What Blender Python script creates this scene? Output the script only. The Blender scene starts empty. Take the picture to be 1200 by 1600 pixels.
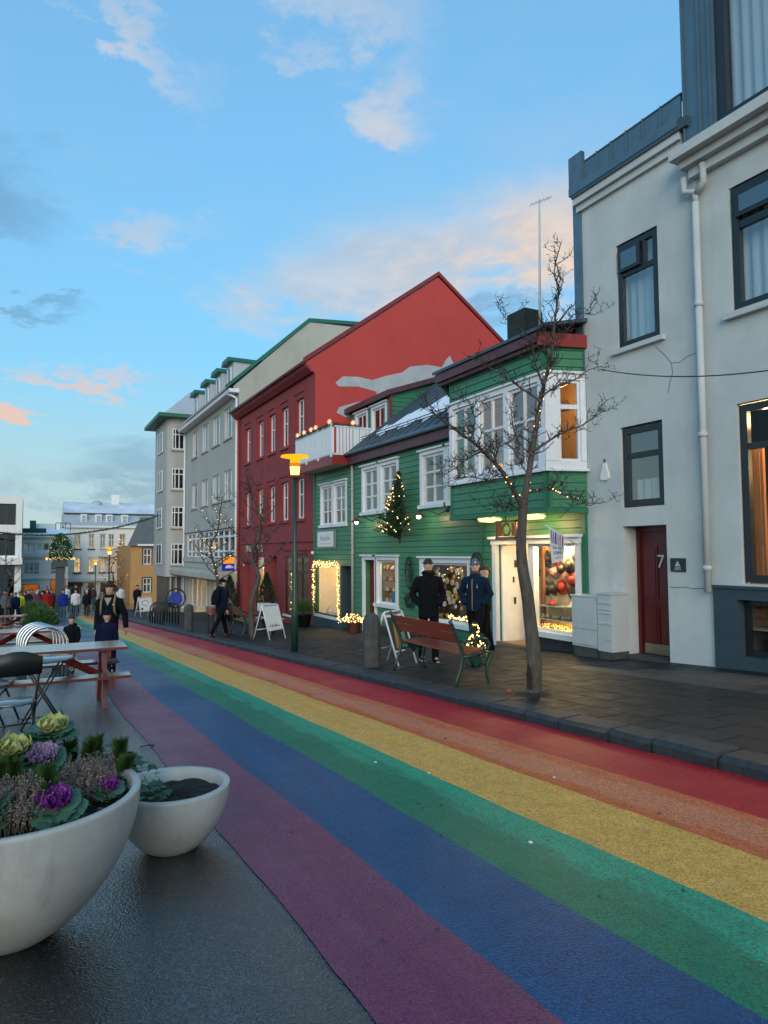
import bpy, bmesh, math, random
from mathutils import Matrix, Vector
R = math.radians
rnd = random.Random(7)
SC = bpy.context.scene
COL = SC.collection

# ------------------------------------------------------------------ camera
FPX, PITCH, ROLL, YAW, EYE = 1064.0, 0.0575, 0.0060, 0.4815, 1.4
cam = bpy.data.objects.new('camera', bpy.data.cameras.new('camera'))
COL.objects.link(cam)
cam.data.sensor_fit = 'VERTICAL'
cam.data.sensor_height = 36.0
cam.data.lens = 36.0 * FPX / 1600.0
cam.data.clip_start = 0.05
cam.data.clip_end = 2000
CM = (Matrix.Rotation(-YAW, 3, 'Z') @ Matrix.Rotation(R(90) + PITCH, 3, 'X') @ Matrix.Rotation(-ROLL, 3, 'Z'))
cam.matrix_world = Matrix.Translation((0, 0, EYE)) @ CM.to_4x4()
SC.camera = cam

# ------------------------------------------------------------------ world, sun, exposure
world = bpy.data.worlds.new('World'); SC.world = world; world.use_nodes = True
WN = world.node_tree
class V:                                     # small wrapper to write node maths as expressions
    def __init__(s, sock): s.s = sock
    @staticmethod
    def op(o, *a):
        n = WN.nodes.new('ShaderNodeMath'); n.operation = o
        for i, x in enumerate(a):
            if isinstance(x, V): WN.links.new(x.s, n.inputs[i])
            else: n.inputs[i].default_value = x
        return V(n.outputs[0])
    def __add__(s, o): return V.op('ADD', s, o)
    def __radd__(s, o): return V.op('ADD', o, s)
    def __sub__(s, o): return V.op('SUBTRACT', s, o)
    def __rsub__(s, o): return V.op('SUBTRACT', o, s)
    def __mul__(s, o): return V.op('MULTIPLY', s, o)
    def __rmul__(s, o): return V.op('MULTIPLY', o, s)
    def __truediv__(s, o): return V.op('DIVIDE', s, o)
    def __rtruediv__(s, o): return V.op('DIVIDE', o, s)
    def pw(s, o): return V.op('POWER', s, o)
    def clamp(s): return V.op('MINIMUM', V.op('MAXIMUM', s, 0.0), 1.0)
def smooth(v, a, b):
    n = WN.nodes.new('ShaderNodeMapRange'); n.interpolation_type = 'SMOOTHSTEP'
    WN.links.new(v.s, n.inputs[0]); n.inputs[1].default_value = a; n.inputs[2].default_value = b
    return V(n.outputs[0])
def wmix(f, a, b):
    n = WN.nodes.new('ShaderNodeMix'); n.data_type = 'RGBA'; n.clamp_factor = True
    for sock, x in ((n.inputs[0], f), (n.inputs[6], a), (n.inputs[7], b)):
        if isinstance(x, V): WN.links.new(x.s, sock)
        elif isinstance(x, tuple): sock.default_value = (*x, 1)
        else: WN.links.new(x, sock)
    return n.outputs[2]
SUN_AZ, SUN_EL = R(-150), R(14)               # azimuth from +Y towards +X
def build_world():
    sky = WN.nodes.new('ShaderNodeTexSky'); sky.sky_type = 'NISHITA'; sky.sun_disc = False
    sky.sun_elevation = SUN_EL; sky.sun_rotation = SUN_AZ
    sky.ozone_density = 4.5; sky.air_density = 1.0; sky.dust_density = 0.8
    sep = WN.nodes.new('ShaderNodeSeparateColor'); WN.links.new(sky.outputs[0], sep.inputs[0])
    r, g, b = (V(sep.outputs[i]) for i in range(3))
    lum = r * 0.22 + g * 0.6 + b * 0.18
    k = SKY_A / (1.0 + lum * SKY_B)
    cmb = WN.nodes.new('ShaderNodeCombineColor')
    for i, (c, t) in enumerate(((r, 0.80), (g, 1.17), (b, 0.98))):
        WN.links.new((c * k * t).s, cmb.inputs[i])
    tc = WN.nodes.new('ShaderNodeTexCoord')
    sx = WN.nodes.new('ShaderNodeSeparateXYZ'); WN.links.new(tc.outputs['Generated'], sx.inputs[0])
    X, Y, Z = (V(sx.outputs[i]) for i in range(3))
    az = V.op('ARCTAN2', X, Y) * (180 / math.pi)
    el = V.op('ARCSINE', Z) * (180 / math.pi)
    # cloud layer: direction projected on a plane overhead
    zz = V.op('MAXIMUM', Z, 0.0) + 0.16
    cv = WN.nodes.new('ShaderNodeCombineXYZ')
    WN.links.new((X / zz).s, cv.inputs[0]); WN.links.new((Y / zz).s, cv.inputs[1])
    def noise(scale, det, off, rough=0.6, dist=0.0, vec=None):
        m = WN.nodes.new('ShaderNodeMapping'); m.inputs[1].default_value = off
        WN.links.new((vec or cv).outputs[0], m.inputs[0])
        n = WN.nodes.new('ShaderNodeTexNoise'); n.inputs['Scale'].default_value = scale
        n.inputs['Detail'].default_value = det; n.inputs['Roughness'].default_value = rough
        n.inputs['Distortion'].default_value = dist
        WN.links.new(m.outputs[0], n.inputs['Vector']); return V(n.outputs[0])
    av = WN.nodes.new('ShaderNodeCombineXYZ')
    WN.links.new((az * 0.045).s, av.inputs[0]); WN.links.new((el * 0.10).s, av.inputs[1])
    na = noise(1.6, 5, (3.1, 0.7, 0), 0.62, 0.25, av)
    nb = noise(4.5, 4, (1.3, 5.0, 2), 0.65, 0.3, av)
    ng = noise(1.1, 5, (0.4, 2.3, 1), 0.6, 0.4)
    azw = az + (na - 0.5) * 26.0 + (nb - 0.5) * 9.0; elw = el + (nb - 0.5) * 9.0 + (na - 0.5) * 8.0
    def blob(a0, e0, sa, se, k=0.0):
        u = (azw - a0) / sa
        v = (elw - e0 - (azw - a0) * k) / se
        q = u * u + v * v
        return V.op('POWER', 2.71828, q * -1.0)
    # banks of cloud (azimuth, elevation, half widths in degrees, tilt)
    white = [blob(28, 22.5, 17, 5.0, 0.20), blob(41, 24, 11, 5.6, 0.05), blob(25, 39.5, 9, 4.6, -0.15), blob(30.5, 34.5, 4.5, 3.4, 0), blob(8, 37, 7, 2.4, -0.35), blob(20, 36, 5, 1.6, 0), blob(8, 24.5, 8, 1.6, 0.2)]
    ws = white[0]
    for x in white[1:]: ws = V.op('MAXIMUM', ws, x)
    ws = V.op('MAXIMUM', ws, V.op('MAXIMUM', white[0], white[1]) * 1.35)
    wm = smooth(ws * 0.58 + na * 1.0 + nb * 0.5, 0.95, 1.55)
    dark = [blob(7, 6.2, 9, 3.0, 0.12), blob(-3, 25, 6, 5.0, 0.1), blob(0, 18.2, 3.5, 0.9, 0.05), blob(20, 4, 20, 2.6, 0), blob(35, 19, 9, 1.6, 0.1)]
    ds = dark[0]
    for x in dark[1:]: ds = V.op('MAXIMUM', ds, x)
    dm = smooth(ds * 0.62 + na * 0.75 + nb * 0.35, 0.74, 1.22)
    pm = smooth(blob(2.5, 12.6, 6.0, 1.7, -0.12) * 0.62 + na * 0.8 + nb * 0.6, 0.98, 1.45)
    # general thin cloud over the whole dome
    gm = smooth(ng, 0.50, 0.78)
    base = wmix(smooth(el, 17.0, 1.0) * 0.85, cmb.outputs[0], (0.56 * CL, 0.70 * CL, 0.74 * CL))
    c = wmix(gm * 0.34 + 0.17, base, (0.50 * CL, 0.60 * CL, 0.70 * CL))
    c = wmix(dm * 0.52, c, (0.16 * CL, 0.30 * CL, 0.47 * CL))
    peach = smooth(az * 0.022 - el * 0.004 + nb * 0.35, 0.60, 0.98)
    wc = wmix(peach, (0.60 * CL, 0.68 * CL, 0.78 * CL), (1.0 * CL, 0.75 * CL, 0.56 * CL))
    wshade = smooth(nb * 0.7 + na * 0.5, 0.45, 0.75)
    wc = wmix(wshade, wmix(V(wm.s) * 0.5, wc, (0.36 * CL, 0.48 * CL, 0.62 * CL)), wc)
    c = wmix(wm * 0.85, c, wc)
    c = wmix(pm * 0.9, c, (0.92 * CL, 0.62 * CL, 0.50 * CL))
    bg = WN.nodes['Background']; WN.links.new(c, bg.inputs[0]); bg.inputs[1].default_value = 0.15
SKY_A, SKY_B, CL = 2.55, 0.85, 3.3
build_world()
world.cycles.sampling_method = 'MANUAL'; world.cycles.sample_map_resolution = 512
sun = bpy.data.objects.new('sun', bpy.data.lights.new('sun', 'SUN')); COL.objects.link(sun)
sun.data.energy = 1.1; sun.data.angle = R(45); sun.data.color = (1.0, 0.90, 0.80)
sun.rotation_euler = Vector((math.sin(SUN_AZ) * math.cos(SUN_EL), math.cos(SUN_AZ) * math.cos(SUN_EL), math.sin(SUN_EL))).to_track_quat('Z', 'Y').to_euler()
vs = SC.view_settings
vs.view_transform = 'Standard'; vs.look = 'None'; vs.gamma = 1.0; vs.use_curve_mapping = False; vs.exposure = 0.95
SC.cycles.use_denoising = True
SC.cycles.max_bounces = 6; SC.cycles.diffuse_bounces = 3; SC.cycles.glossy_bounces = 3; SC.cycles.transparent_max_bounces = 14
SC.cycles.sample_clamp_indirect = 4.0
SC.cycles.caustics_reflective = False; SC.cycles.caustics_refractive = False

# ------------------------------------------------------------------ pixel rays (positions measured in the photograph's 1200x1600 frame)
def ray(x, y):
    return CM @ Vector(((x - 600) / FPX, -(y - 800) / FPX, -1.0))
def onX(x, y, X):
    d = ray(x, y); return Vector((0, 0, EYE)) + d * (X / d.x)
def onY(x, y, Y):
    d = ray(x, y); return Vector((0, 0, EYE)) + d * (Y / d.y)
SLOPE = 0.055
def gz(y):
    return -SLOPE * y if y < 48 else -SLOPE * 48 - 0.022 * (y - 48)
def ongnd(x, y, h=0.0):
    d = ray(x, y); t = (h - EYE) / (d.z + SLOPE * d.y); return Vector((0, 0, EYE)) + d * t

# ------------------------------------------------------------------ materials
MATS = {}
def srgb(h):
    c = [int(h[i:i + 2], 16) / 255 for i in (0, 2, 4)]
    return tuple(x / 12.92 if x <= 0.04045 else ((x + 0.055) / 1.055) ** 2.4 for x in c)
def mat(name, col, rough=0.7, var=0.12, vscale=3.0, bump=0.0, bscale=40.0, metal=0.0, spec=0.5, emit=None, estr=0.0, grime=0.0, coat=0.0, rvar=0.0, stretch=None):
    if name in MATS: return MATS[name]
    m = bpy.data.materials.new(name); m.use_nodes = True; nt = m.node_tree; N = nt.nodes; L = nt.links
    b = N['Principled BSDF']
    b.inputs['Roughness'].default_value = rough; b.inputs['Metallic'].default_value = metal
    b.inputs['Specular IOR Level'].default_value = spec
    if coat: b.inputs['Coat Weight'].default_value = coat; b.inputs['Coat Roughness'].default_value = 0.2
    tc = N.new('ShaderNodeTexCoord'); src = tc.outputs['Object']
    if stretch:
        mp = N.new('ShaderNodeMapping'); mp.inputs[3].default_value = stretch; L.new(src, mp.inputs[0]); src = mp.outputs[0]
    if var:
        n = N.new('ShaderNodeTexNoise'); n.inputs['Scale'].default_value = vscale; n.inputs['Detail'].default_value = 8; n.inputs['Roughness'].default_value = 0.65
        L.new(src, n.inputs['Vector'])
        mr = N.new('ShaderNodeMapRange'); mr.inputs[1].default_value = 0.3; mr.inputs[2].default_value = 0.7; mr.inputs[3].default_value = 1 - var; mr.inputs[4].default_value = 1 + var
        L.new(n.outputs[0], mr.inputs[0])
        mx = N.new('ShaderNodeMix'); mx.data_type = 'RGBA'; mx.blend_type = 'MULTIPLY'; mx.inputs[0].default_value = 1
        mx.inputs[6].default_value = (*col, 1); L.new(mr.outputs[0], mx.inputs[7]); out = mx.outputs[2]
        if grime:
            g = N.new('ShaderNodeTexNoise'); g.inputs['Scale'].default_value = max(1.6, vscale * 1.3); g.inputs['Detail'].default_value = 10; g.inputs['Roughness'].default_value = 0.75
            mp2 = N.new('ShaderNodeMapping'); mp2.inputs[3].default_value = (1, 1, 0.14); L.new(tc.outputs['Object'], mp2.inputs[0]); L.new(mp2.outputs[0], g.inputs['Vector'])
            gr = N.new('ShaderNodeMapRange'); gr.inputs[1].default_value = 0.52; gr.inputs[2].default_value = 0.74; gr.inputs[4].default_value = grime
            L.new(g.outputs[0], gr.inputs[0])
            m2 = N.new('ShaderNodeMix'); m2.data_type = 'RGBA'; L.new(gr.outputs[0], m2.inputs[0]); L.new(out, m2.inputs[6])
            m2.inputs[7].default_value = (col[0] * 0.35 + 0.01, col[1] * 0.35 + 0.01, col[2] * 0.33 + 0.01, 1); out = m2.outputs[2]
        L.new(out, b.inputs['Base Color'])
        if rvar:
            r2 = N.new('ShaderNodeMapRange'); r2.inputs[1].default_value = 0.35; r2.inputs[2].default_value = 0.65; r2.inputs[3].default_value = max(0.03, rough - rvar); r2.inputs[4].default_value = min(1, rough + rvar)
            L.new(n.outputs[0], r2.inputs[0]); L.new(r2.outputs[0], b.inputs['Roughness'])
    else:
        b.inputs['Base Color'].default_value = (*col, 1)
    if bump:
        n2 = N.new('ShaderNodeTexNoise'); n2.inputs['Scale'].default_value = bscale; n2.inputs['Detail'].default_value = 4
        L.new(src, n2.inputs['Vector'])
        bp = N.new('ShaderNodeBump'); bp.inputs['Strength'].default_value = bump; bp.inputs['Distance'].default_value = 0.01
        L.new(n2.outputs[0], bp.inputs['Height']); L.new(bp.outputs[0], b.inputs['Normal'])
    if emit:
        b.inputs['Emission Color'].default_value = (*emit, 1); b.inputs['Emission Strength'].default_value = estr
    MATS[name] = m
    return m
def glass(name, tint=(0.85, 0.9, 0.92), ior=1.75):
    if name in MATS: return MATS[name]
    m = bpy.data.materials.new(name); m.use_nodes = True; nt = m.node_tree; N = nt.nodes; L = nt.links
    N.remove(N['Principled BSDF'])
    t = N.new('ShaderNodeBsdfTransparent'); t.inputs[0].default_value = (*tint, 1)
    g = N.new('ShaderNodeBsdfGlossy'); g.inputs['Roughness'].default_value = 0.015
    tc = N.new('ShaderNodeTexCoord'); n = N.new('ShaderNodeTexNoise'); n.inputs['Scale'].default_value = 1.7
    L.new(tc.outputs['Object'], n.inputs['Vector'])
    bp = N.new('ShaderNodeBump'); bp.inputs['Strength'].default_value = 0.06; bp.inputs['Distance'].default_value = 0.05
    L.new(n.outputs[0], bp.inputs['Height']); L.new(bp.outputs[0], g.inputs['Normal'])
    f = N.new('ShaderNodeFresnel'); f.inputs[0].default_value = ior
    mx = N.new('ShaderNodeMixShader'); ge = N.new('ShaderNodeNewGeometry'); iv = N.new('ShaderNodeMath'); iv.operation = 'SUBTRACT'; iv.inputs[0].default_value = 1.0; L.new(ge.outputs['Backfacing'], iv.inputs[1]); mu = N.new('ShaderNodeMath'); mu.operation = 'MULTIPLY'; L.new(f.outputs[0], mu.inputs[0]); L.new(iv.outputs[0], mu.inputs[1]); L.new(mu.outputs[0], mx.inputs[0]); L.new(t.outputs[0], mx.inputs[1]); L.new(g.outputs[0], mx.inputs[2])
    L.new(mx.outputs[0], N['Material Output'].inputs[0]); MATS[name] = m; return m
def emis(name, col, strength):
    if name in MATS: return MATS[name]
    m = bpy.data.materials.new(name); m.use_nodes = True; N = m.node_tree.nodes; N.remove(N['Principled BSDF'])
    e = N.new('ShaderNodeEmission'); e.inputs[0].default_value = (*col, 1); e.inputs[1].default_value = strength
    m.node_tree.links.new(e.outputs[0], N['Material Output'].inputs[0]); MATS[name] = m; return m
GLASS = glass('window_glass', (0.85, 0.9, 0.92), 3.0)
SHOPGLASS = glass('shop_glass', (0.95, 0.97, 0.97), 1.45)

# ------------------------------------------------------------------ mesh helpers
class MB:
    def __init__(s): s.v = []; s.f = []; s.sm = []
    def add(s, vs, fs, sm=False):
        o = len(s.v); s.v += [tuple(x) for x in vs]; s.f += [tuple(i + o for i in f) for f in fs]; s.sm += [sm] * len(fs); return s
    def box(s, x0, x1, y0, y1, z0, z1, M=None):
        vs = [Vector((x, y, z)) for z in (z0, z1) for y in (y0, y1) for x in (x0, x1)]
        if M: vs = [M @ v for v in vs]
        return s.add(vs, [(0, 2, 3, 1), (4, 5, 7, 6), (0, 1, 5, 4), (2, 6, 7, 3), (0, 4, 6, 2), (1, 3, 7, 5)])
    def quad(s, a, b, c, d): return s.add([a, b, c, d], [(0, 1, 2, 3)])
    def poly(s, pts): return s.add(pts, [tuple(range(len(pts)))])
    def prism(s, pts, off):                 # polygon extruded by a vector
        n = len(pts); off = Vector(off); P = [Vector(p) for p in pts]; Q = [p + off for p in P]
        return s.add(P + Q, [tuple(range(n))[::-1], tuple(range(n, 2 * n))] + [(i, (i + 1) % n, n + (i + 1) % n, n + i) for i in range(n)])
    def tube(s, pts, rad, n=8, cap=True, sm=True, flat=1.0):
        pts = [Vector(p) for p in pts]; m = len(pts)
        if not hasattr(rad, '__len__'): rad = [rad] * m
        vs = []; prev = None
        for i, p in enumerate(pts):
            d = (pts[min(i + 1, m - 1)] - pts[max(i - 1, 0)])
            if d.length < 1e-9: d = Vector((0, 0, 1))
            d.normalize()
            if prev is None:
                a = d.orthogonal().normalized()
                if abs(d.z) < 0.95: a = d.cross(Vector((0, 0, 1))).normalized()
                else: a = Vector((1, 0, 0)) - d * d.x; a.normalize()
            else:
                a = prev - d * prev.dot(d)
                a = a.normalized() if a.length > 1e-6 else d.orthogonal().normalized()
            prev = a; b = d.cross(a)
            for k in range(n):
                t = 2 * math.pi * k / n
                vs.append(p + a * (math.cos(t) * rad[i]) + b * (math.sin(t) * rad[i] * flat))
        fs = [(i * n + k, i * n + (k + 1) % n, (i + 1) * n + (k + 1) % n, (i + 1) * n + k) for i in range(m - 1) for k in range(n)]
        s.add(vs, fs, sm)
        if cap:
            o = len(s.v) - len(vs)
            s.f += [tuple(o + k for k in range(n))[::-1], tuple(o + (m - 1) * n + k for k in range(n))]; s.sm += [False, False]
        return s
    def ell(s, secs, n=12):                 # stacked ellipses: (centre, rx, ry) in planes across z
        vs = [];
        for c, rx, ry in secs:
            for k in range(n):
                t = 2 * math.pi * k / n; vs.append((c[0] + rx * math.cos(t), c[1] + ry * math.sin(t), c[2]))
        m = len(secs)
        fs = [(i * n + k, i * n + (k + 1) % n, (i + 1) * n + (k + 1) % n, (i + 1) * n + k) for i in range(m - 1) for k in range(n)]
        fs += [tuple(range(n))[::-1], tuple((m - 1) * n + k for k in range(n))]
        return s.add(vs, fs, True)
    def lathe(s, prof, c=(0, 0, 0), n=24, closed=False):
        vs = [(c[0] + r * math.cos(2 * math.pi * k / n), c[1] + r * math.sin(2 * math.pi * k / n), c[2] + z) for r, z in prof for k in range(n)]
        m = len(prof)
        fs = [(i * n + k, i * n + (k + 1) % n, (i + 1) * n + (k + 1) % n, (i + 1) * n + k) for i in range(m - 1) for k in range(n)]
        return s.add(vs, fs, True)
    def ball(s, c, r, n=8, m=6, sc=(1, 1, 1)):
        c = Vector(c); vs = []; 
        for i in range(m + 1):
            p = math.pi * i / m; rr = max(math.sin(p), 1e-3)
            for k in range(n):
                t = 2 * math.pi * k / n
                vs.append((c.x + r * sc[0] * rr * math.cos(t), c.y + r * sc[1] * rr * math.sin(t), c.z + r * sc[2] * math.cos(p)))
        return s.add(vs, [(i * n + k, (i + 1) * n + k, (i + 1) * n + (k + 1) % n, i * n + (k + 1) % n) for i in range(m) for k in range(n)], True)
    def mesh(s, name, mt, fix=True):
        me = bpy.data.meshes.new(name); me.from_pydata(s.v, [], s.f)
        me.polygons.foreach_set('use_smooth', s.sm)
        if fix and len(s.f) < 20000:
            bm = bmesh.new(); bm.from_mesh(me); bmesh.ops.recalc_face_normals(bm, faces=bm.faces); bm.to_mesh(me); bm.free()
        for q in (mt if isinstance(mt, (list, tuple)) else [mt]):
            if q: me.materials.append(q)
        me.update(); return me
    def build(s, name, mt, parent=None, M=None, fix=True):
        return link(name, s.mesh(name, mt, fix), parent, M)
def link(name, data, parent=None, M=None):
    o = bpy.data.objects.new(name, data); COL.objects.link(o)
    if parent:
        o.parent = parent; o.matrix_parent_inverse = WI[parent.name]
    o.matrix_basis = M or Matrix()
    WI[o.name] = (M or Matrix()).inverted_safe()
    return o
WI = {}                                      # inverse world matrix of every object, by name
def tag(o, label, cat, group=None):
    o['label'] = label; o['category'] = cat
    if group: o['group'] = group
    return o
def thing(name, label, cat, loc=(0, 0, 0), rz=0.0, group=None):
    o = link(name, None, None, Matrix.Translation(loc) @ Matrix.Rotation(rz, 4, 'Z'))
    o.empty_display_size = 0.2
    return tag(o, label, cat, group)
def struct(o, kind='structure'):
    o['kind'] = kind; return o
def dup(root, M, label=None, group=None, parent=None):
    """copy of a thing placed at matrix M, its parts and sub-parts following rigidly"""
    def rec(o, par):
        c = o.copy(); COL.objects.link(c)
        if par is not None: c.parent = par
        for ch in CH.get(o.name, []): rec(ch, c)
        return c
    CH = {}
    for o in COL.objects:
        if o.parent: CH.setdefault(o.parent.name, []).append(o)
    r = rec(root, None); r.matrix_basis = M; WI[r.name] = M.inverted_safe()
    if label: r['label'] = label
    if group: r['group'] = group
    return r
class Fr:                                    # a vertical plane: u along it, z up, d out of it
    def __init__(s, O, U, N): s.O = Vector(O); s.U = Vector(U).normalized(); s.N = Vector(N).normalized()
    def p(s, u, z, d=0.0): return s.O + s.U * u + s.N * d + Vector((0, 0, z))
    def mtx(s, u, z, d=0.0, su=1.0, sd=1.0, sz=1.0):
        M = Matrix.Identity(4); p = s.p(u, z, d)
        for i in range(3):
            M[i][0] = s.U[i] * su; M[i][1] = s.N[i] * sd; M[i][2] = (0, 0, sz)[i]; M[i][3] = p[i]
        return M
    def box(s, mb, u0, u1, z0, z1, d0, d1):
        vs = [s.p(u, z, d) for z in (z0, z1) for d in (d0, d1) for u in (u0, u1)]
        return mb.add(vs, [(0, 2, 3, 1), (4, 5, 7, 6), (0, 1, 5, 4), (2, 6, 7, 3), (0, 4, 6, 2), (1, 3, 7, 5)])
FS = Fr((8.6, 0, 0), (0, 1, 0), (-1, 0, 0))  # street front of the row on the right
UNIT = {}
def unit_box(mt):
    k = mt.name
    if k not in UNIT: UNIT[k] = MB().box(0, 1, 0, 1, 0, 1).mesh('unit_box', mt)
    return UNIT[k]
def ubox(name, fr, u0, u1, z0, z1, d0, d1, mt, parent):
    return link(name, unit_box(mt), parent, fr.mtx(u0, z0, d0, u1 - u0, d1 - d0, z1 - z0))
def wall(name, parent, fr, u0, u1, z0, z1, opens, mt, rev=0.18):
    us = sorted({u0, u1, *[x for o in opens for x in (o[0], o[1])]}); zs = sorted({z0, z1, *[x for o in opens for x in (o[2], o[3])]})
    us = [u for u in us if u0 <= u <= u1]; zs = [z for z in zs if z0 <= z <= z1]
    mb = MB()
    for a, b in zip(us, us[1:]):
        for c, d in zip(zs, zs[1:]):
            if any(o[0] <= (a + b) / 2 <= o[1] and o[2] <= (c + d) / 2 <= o[3] for o in opens): continue
            mb.quad(fr.p(a, c), fr.p(b, c), fr.p(b, d), fr.p(a, d))
    for o in opens:
        rv = o[4] if len(o) > 4 else rev
        a, b, c, d = o[:4]
        mb.quad(fr.p(a, c), fr.p(a, d), fr.p(a, d, -rv), fr.p(a, c, -rv)); mb.quad(fr.p(b, c), fr.p(b, d), fr.p(b, d, -rv), fr.p(b, c, -rv))
        mb.quad(fr.p(a, d), fr.p(b, d), fr.p(b, d, -rv), fr.p(a, d, -rv)); mb.quad(fr.p(a, c), fr.p(b, c), fr.p(b, c, -rv), fr.p(a, c, -rv))
    return mb.build(name, mt, parent, fix=False)
WINC = {}
def window(parent, fr, u0, u1, z0, z1, cols=(1,), rows=(1,), mt=None, d=-0.10, fw=0.07, mw=0.04, fd=0.06, gl=None, sill=None, name='window', skip=()):
    """one window: a frame mesh with each pane (and the sill) as its pieces"""
    w, h = u1 - u0, z1 - z0
    mt = mt or MATS['white_paint']; gl = gl or GLASS
    key = (round(w, 3), round(h, 3), tuple(cols), tuple(rows), mt.name, fw, mw, fd)
    uc = [fw]; ut = sum(cols); zc = [fw]; zt = sum(rows)
    for c in cols: uc.append(uc[-1] + (w - 2 * fw) * c / ut)
    for r in rows: zc.append(zc[-1] + (h - 2 * fw) * r / zt)
    if key not in WINC:
        mb = MB()
        mb.box(0, fw, 0, fd, 0, h).box(w - fw, w, 0, fd, 0, h).box(fw, w - fw, 0, fd, 0, fw).box(fw, w - fw, 0, fd, h - fw, h)
        for u in uc[1:-1]: mb.box(u - mw / 2, u + mw / 2, 0.006, fd - 0.006, fw, h - fw)
        for z in zc[1:-1]:
            for i in range(len(cols)):
                mb.box(uc[i] + (mw / 2 if i else 0), uc[i + 1] - (mw / 2 if i < len(cols) - 1 else 0), 0.010, fd - 0.010, z - mw / 2, z + mw / 2)
        WINC[key] = mb.mesh('window', mt)
    o = link(name, WINC[key], parent, fr.mtx(u0, z0, d))
    for i in range(len(cols)):
        for j in range(len(rows)):
            if (i, j) in skip: continue
            a, b = uc[i] + (mw / 2 if i else 0), uc[i + 1] - (mw / 2 if i < len(cols) - 1 else 0)
            c, e = zc[j] + (mw / 2 if j else 0), zc[j + 1] - (mw / 2 if j < len(rows) - 1 else 0)
            ubox('pane', fr, u0 + a - 0.004, u0 + b + 0.004, z0 + c - 0.004, z0 + e + 0.004, d + 0.024, d + 0.030, gl, o)
    if sill: ubox('sill', fr, u0 - sill, u1 + sill, z0 - 0.075, z0 - 0.003, d - 0.02, 0.07, mt, o)
    return o
BOARD = {}
def siding(parent, fr, u0, u1, z0, z1, opens, mt, step=0.145, name='siding_board'):
    if mt.name not in BOARD:
        pr = [(0, 0), (0.026, 0), (0.026, 0.84), (0.008, 0.93), (0.008, 1), (0, 1)]
        BOARD[mt.name] = MB().prism([(0, d, z) for d, z in pr], (1, 0, 0)).mesh('siding_board', mt)
    z = z0
    while z < z1 - 0.03:
        h = min(step, z1 - z); segs = [(u0, u1)]
        for o in opens:
            if o[2] < z + h * 0.6 and o[3] > z + h * 0.4:
                ns = []
                for a, b in segs:
                    if o[1] <= a or o[0] >= b: ns.append((a, b)); continue
                    if o[0] > a: ns.append((a, o[0]))
                    if o[1] < b: ns.append((o[1], b))
                segs = ns
        for a, b in segs:
            if b - a > 0.03:
                link(name, BOARD[mt.name], parent, fr.mtx(a, z, 0.0, b - a, 1.0 + rnd.uniform(-.08, .08), h))
        z += step
def text(name, s, size, M, mt, parent=None, ext=0.004, align='CENTER', sp=1.0):
    c = bpy.data.curves.new(name, 'FONT'); c.body = s; c.size = size; c.extrude = ext; c.align_x = align; c.align_y = 'CENTER'; c.resolution_u = 3; c.space_character = sp
    t = bpy.data.objects.new('tmp', c); COL.objects.link(t)
    me = bpy.data.meshes.new_from_object(t.evaluated_get(bpy.context.evaluated_depsgraph_get()))
    bpy.data.objects.remove(t); bpy.data.curves.remove(c)
    me.materials.clear(); me.materials.append(mt)
    return link(name, me, parent, M)
def txm(fr, u, z, d):                         # matrix for lettering on a plane (reads left to right seen from outside)
    M = Matrix.Identity(4); p = fr.p(u, z, d); r = Vector((0, 0, 1)).cross(fr.N)
    for i in range(3):
        M[i][0] = r[i]; M[i][1] = (0, 0, 1)[i]; M[i][2] = fr.N[i]; M[i][3] = p[i]
    return M
def point(name, loc, energy, col, size=0.06, parent=None):
    l = bpy.data.lights.new(name, 'POINT'); l.energy = energy; l.color = col; l.shadow_soft_size = size
    o = link(name, l, parent, Matrix.Translation(loc)); return o
WARM = (1.0, 0.62, 0.25)
# ------------------------------------------------------------------ shared materials
WHITE = mat('white_paint', (0.74, 0.76, 0.78), 0.45, 0.06, 4)
STUCCO = mat('white_stucco', (0.54, 0.57, 0.56), 0.85, 0.10, 1.3, 0.35, 60, grime=0.15)
BLACKF = mat('black_frame', (0.012, 0.018, 0.024), 0.35, 0.1, 5)
ZINC = mat('blue_zinc', (0.10, 0.17, 0.22), 0.42, 0.14, 2.2, 0.05, 20, metal=0.35)
DADO = mat('dark_blue_render', (0.035, 0.06, 0.075), 0.6, 0.15, 3, 0.2, 50)
GREEN = mat('green_board_paint', (0.045, 0.20, 0.105), 0.42, 0.16, 3.5, 0.12, 30, grime=0.25)
GTRIM = mat('green_trim_paint', (0.02, 0.15, 0.075), 0.4, 0.1, 3)
PURPLE = mat('dark_red_fascia', (0.10, 0.035, 0.045), 0.5, 0.25, 6)
REDF = mat('bright_red_fascia', (0.24, 0.022, 0.02), 0.45, 0.12, 4)
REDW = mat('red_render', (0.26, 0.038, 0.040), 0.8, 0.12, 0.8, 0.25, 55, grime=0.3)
REDG = mat('red_render_lit', (0.50, 0.056, 0.046), 0.8, 0.08, 0.6, 0.2, 40, grime=0.12)  # same paint as the street front; the gable's brighter light is in the colour
REDR = mat('red_reveal_paint', (0.30, 0.02, 0.018), 0.6, 0.1, 3)
SLATE = mat('dark_roof_sheet', (0.045, 0.075, 0.095), 0.5, 0.2, 2, 0.1, 12)
SNOW = mat('snow', (0.82, 0.86, 0.92), 0.7, 0.06, 5, 0.5, 14)
GREYW = mat('grey_render', (0.40, 0.40, 0.37), 0.85, 0.08, 0.6, 0.25, 40, grime=0.15)
GREYG = mat('old_concrete', (0.40, 0.39, 0.33), 0.85, 0.14, 0.5, 0.3, 30, grime=0.3)
CREAM = mat('pale_render', (0.80, 0.80, 0.76), 0.85, 0.05, 0.7)
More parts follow.
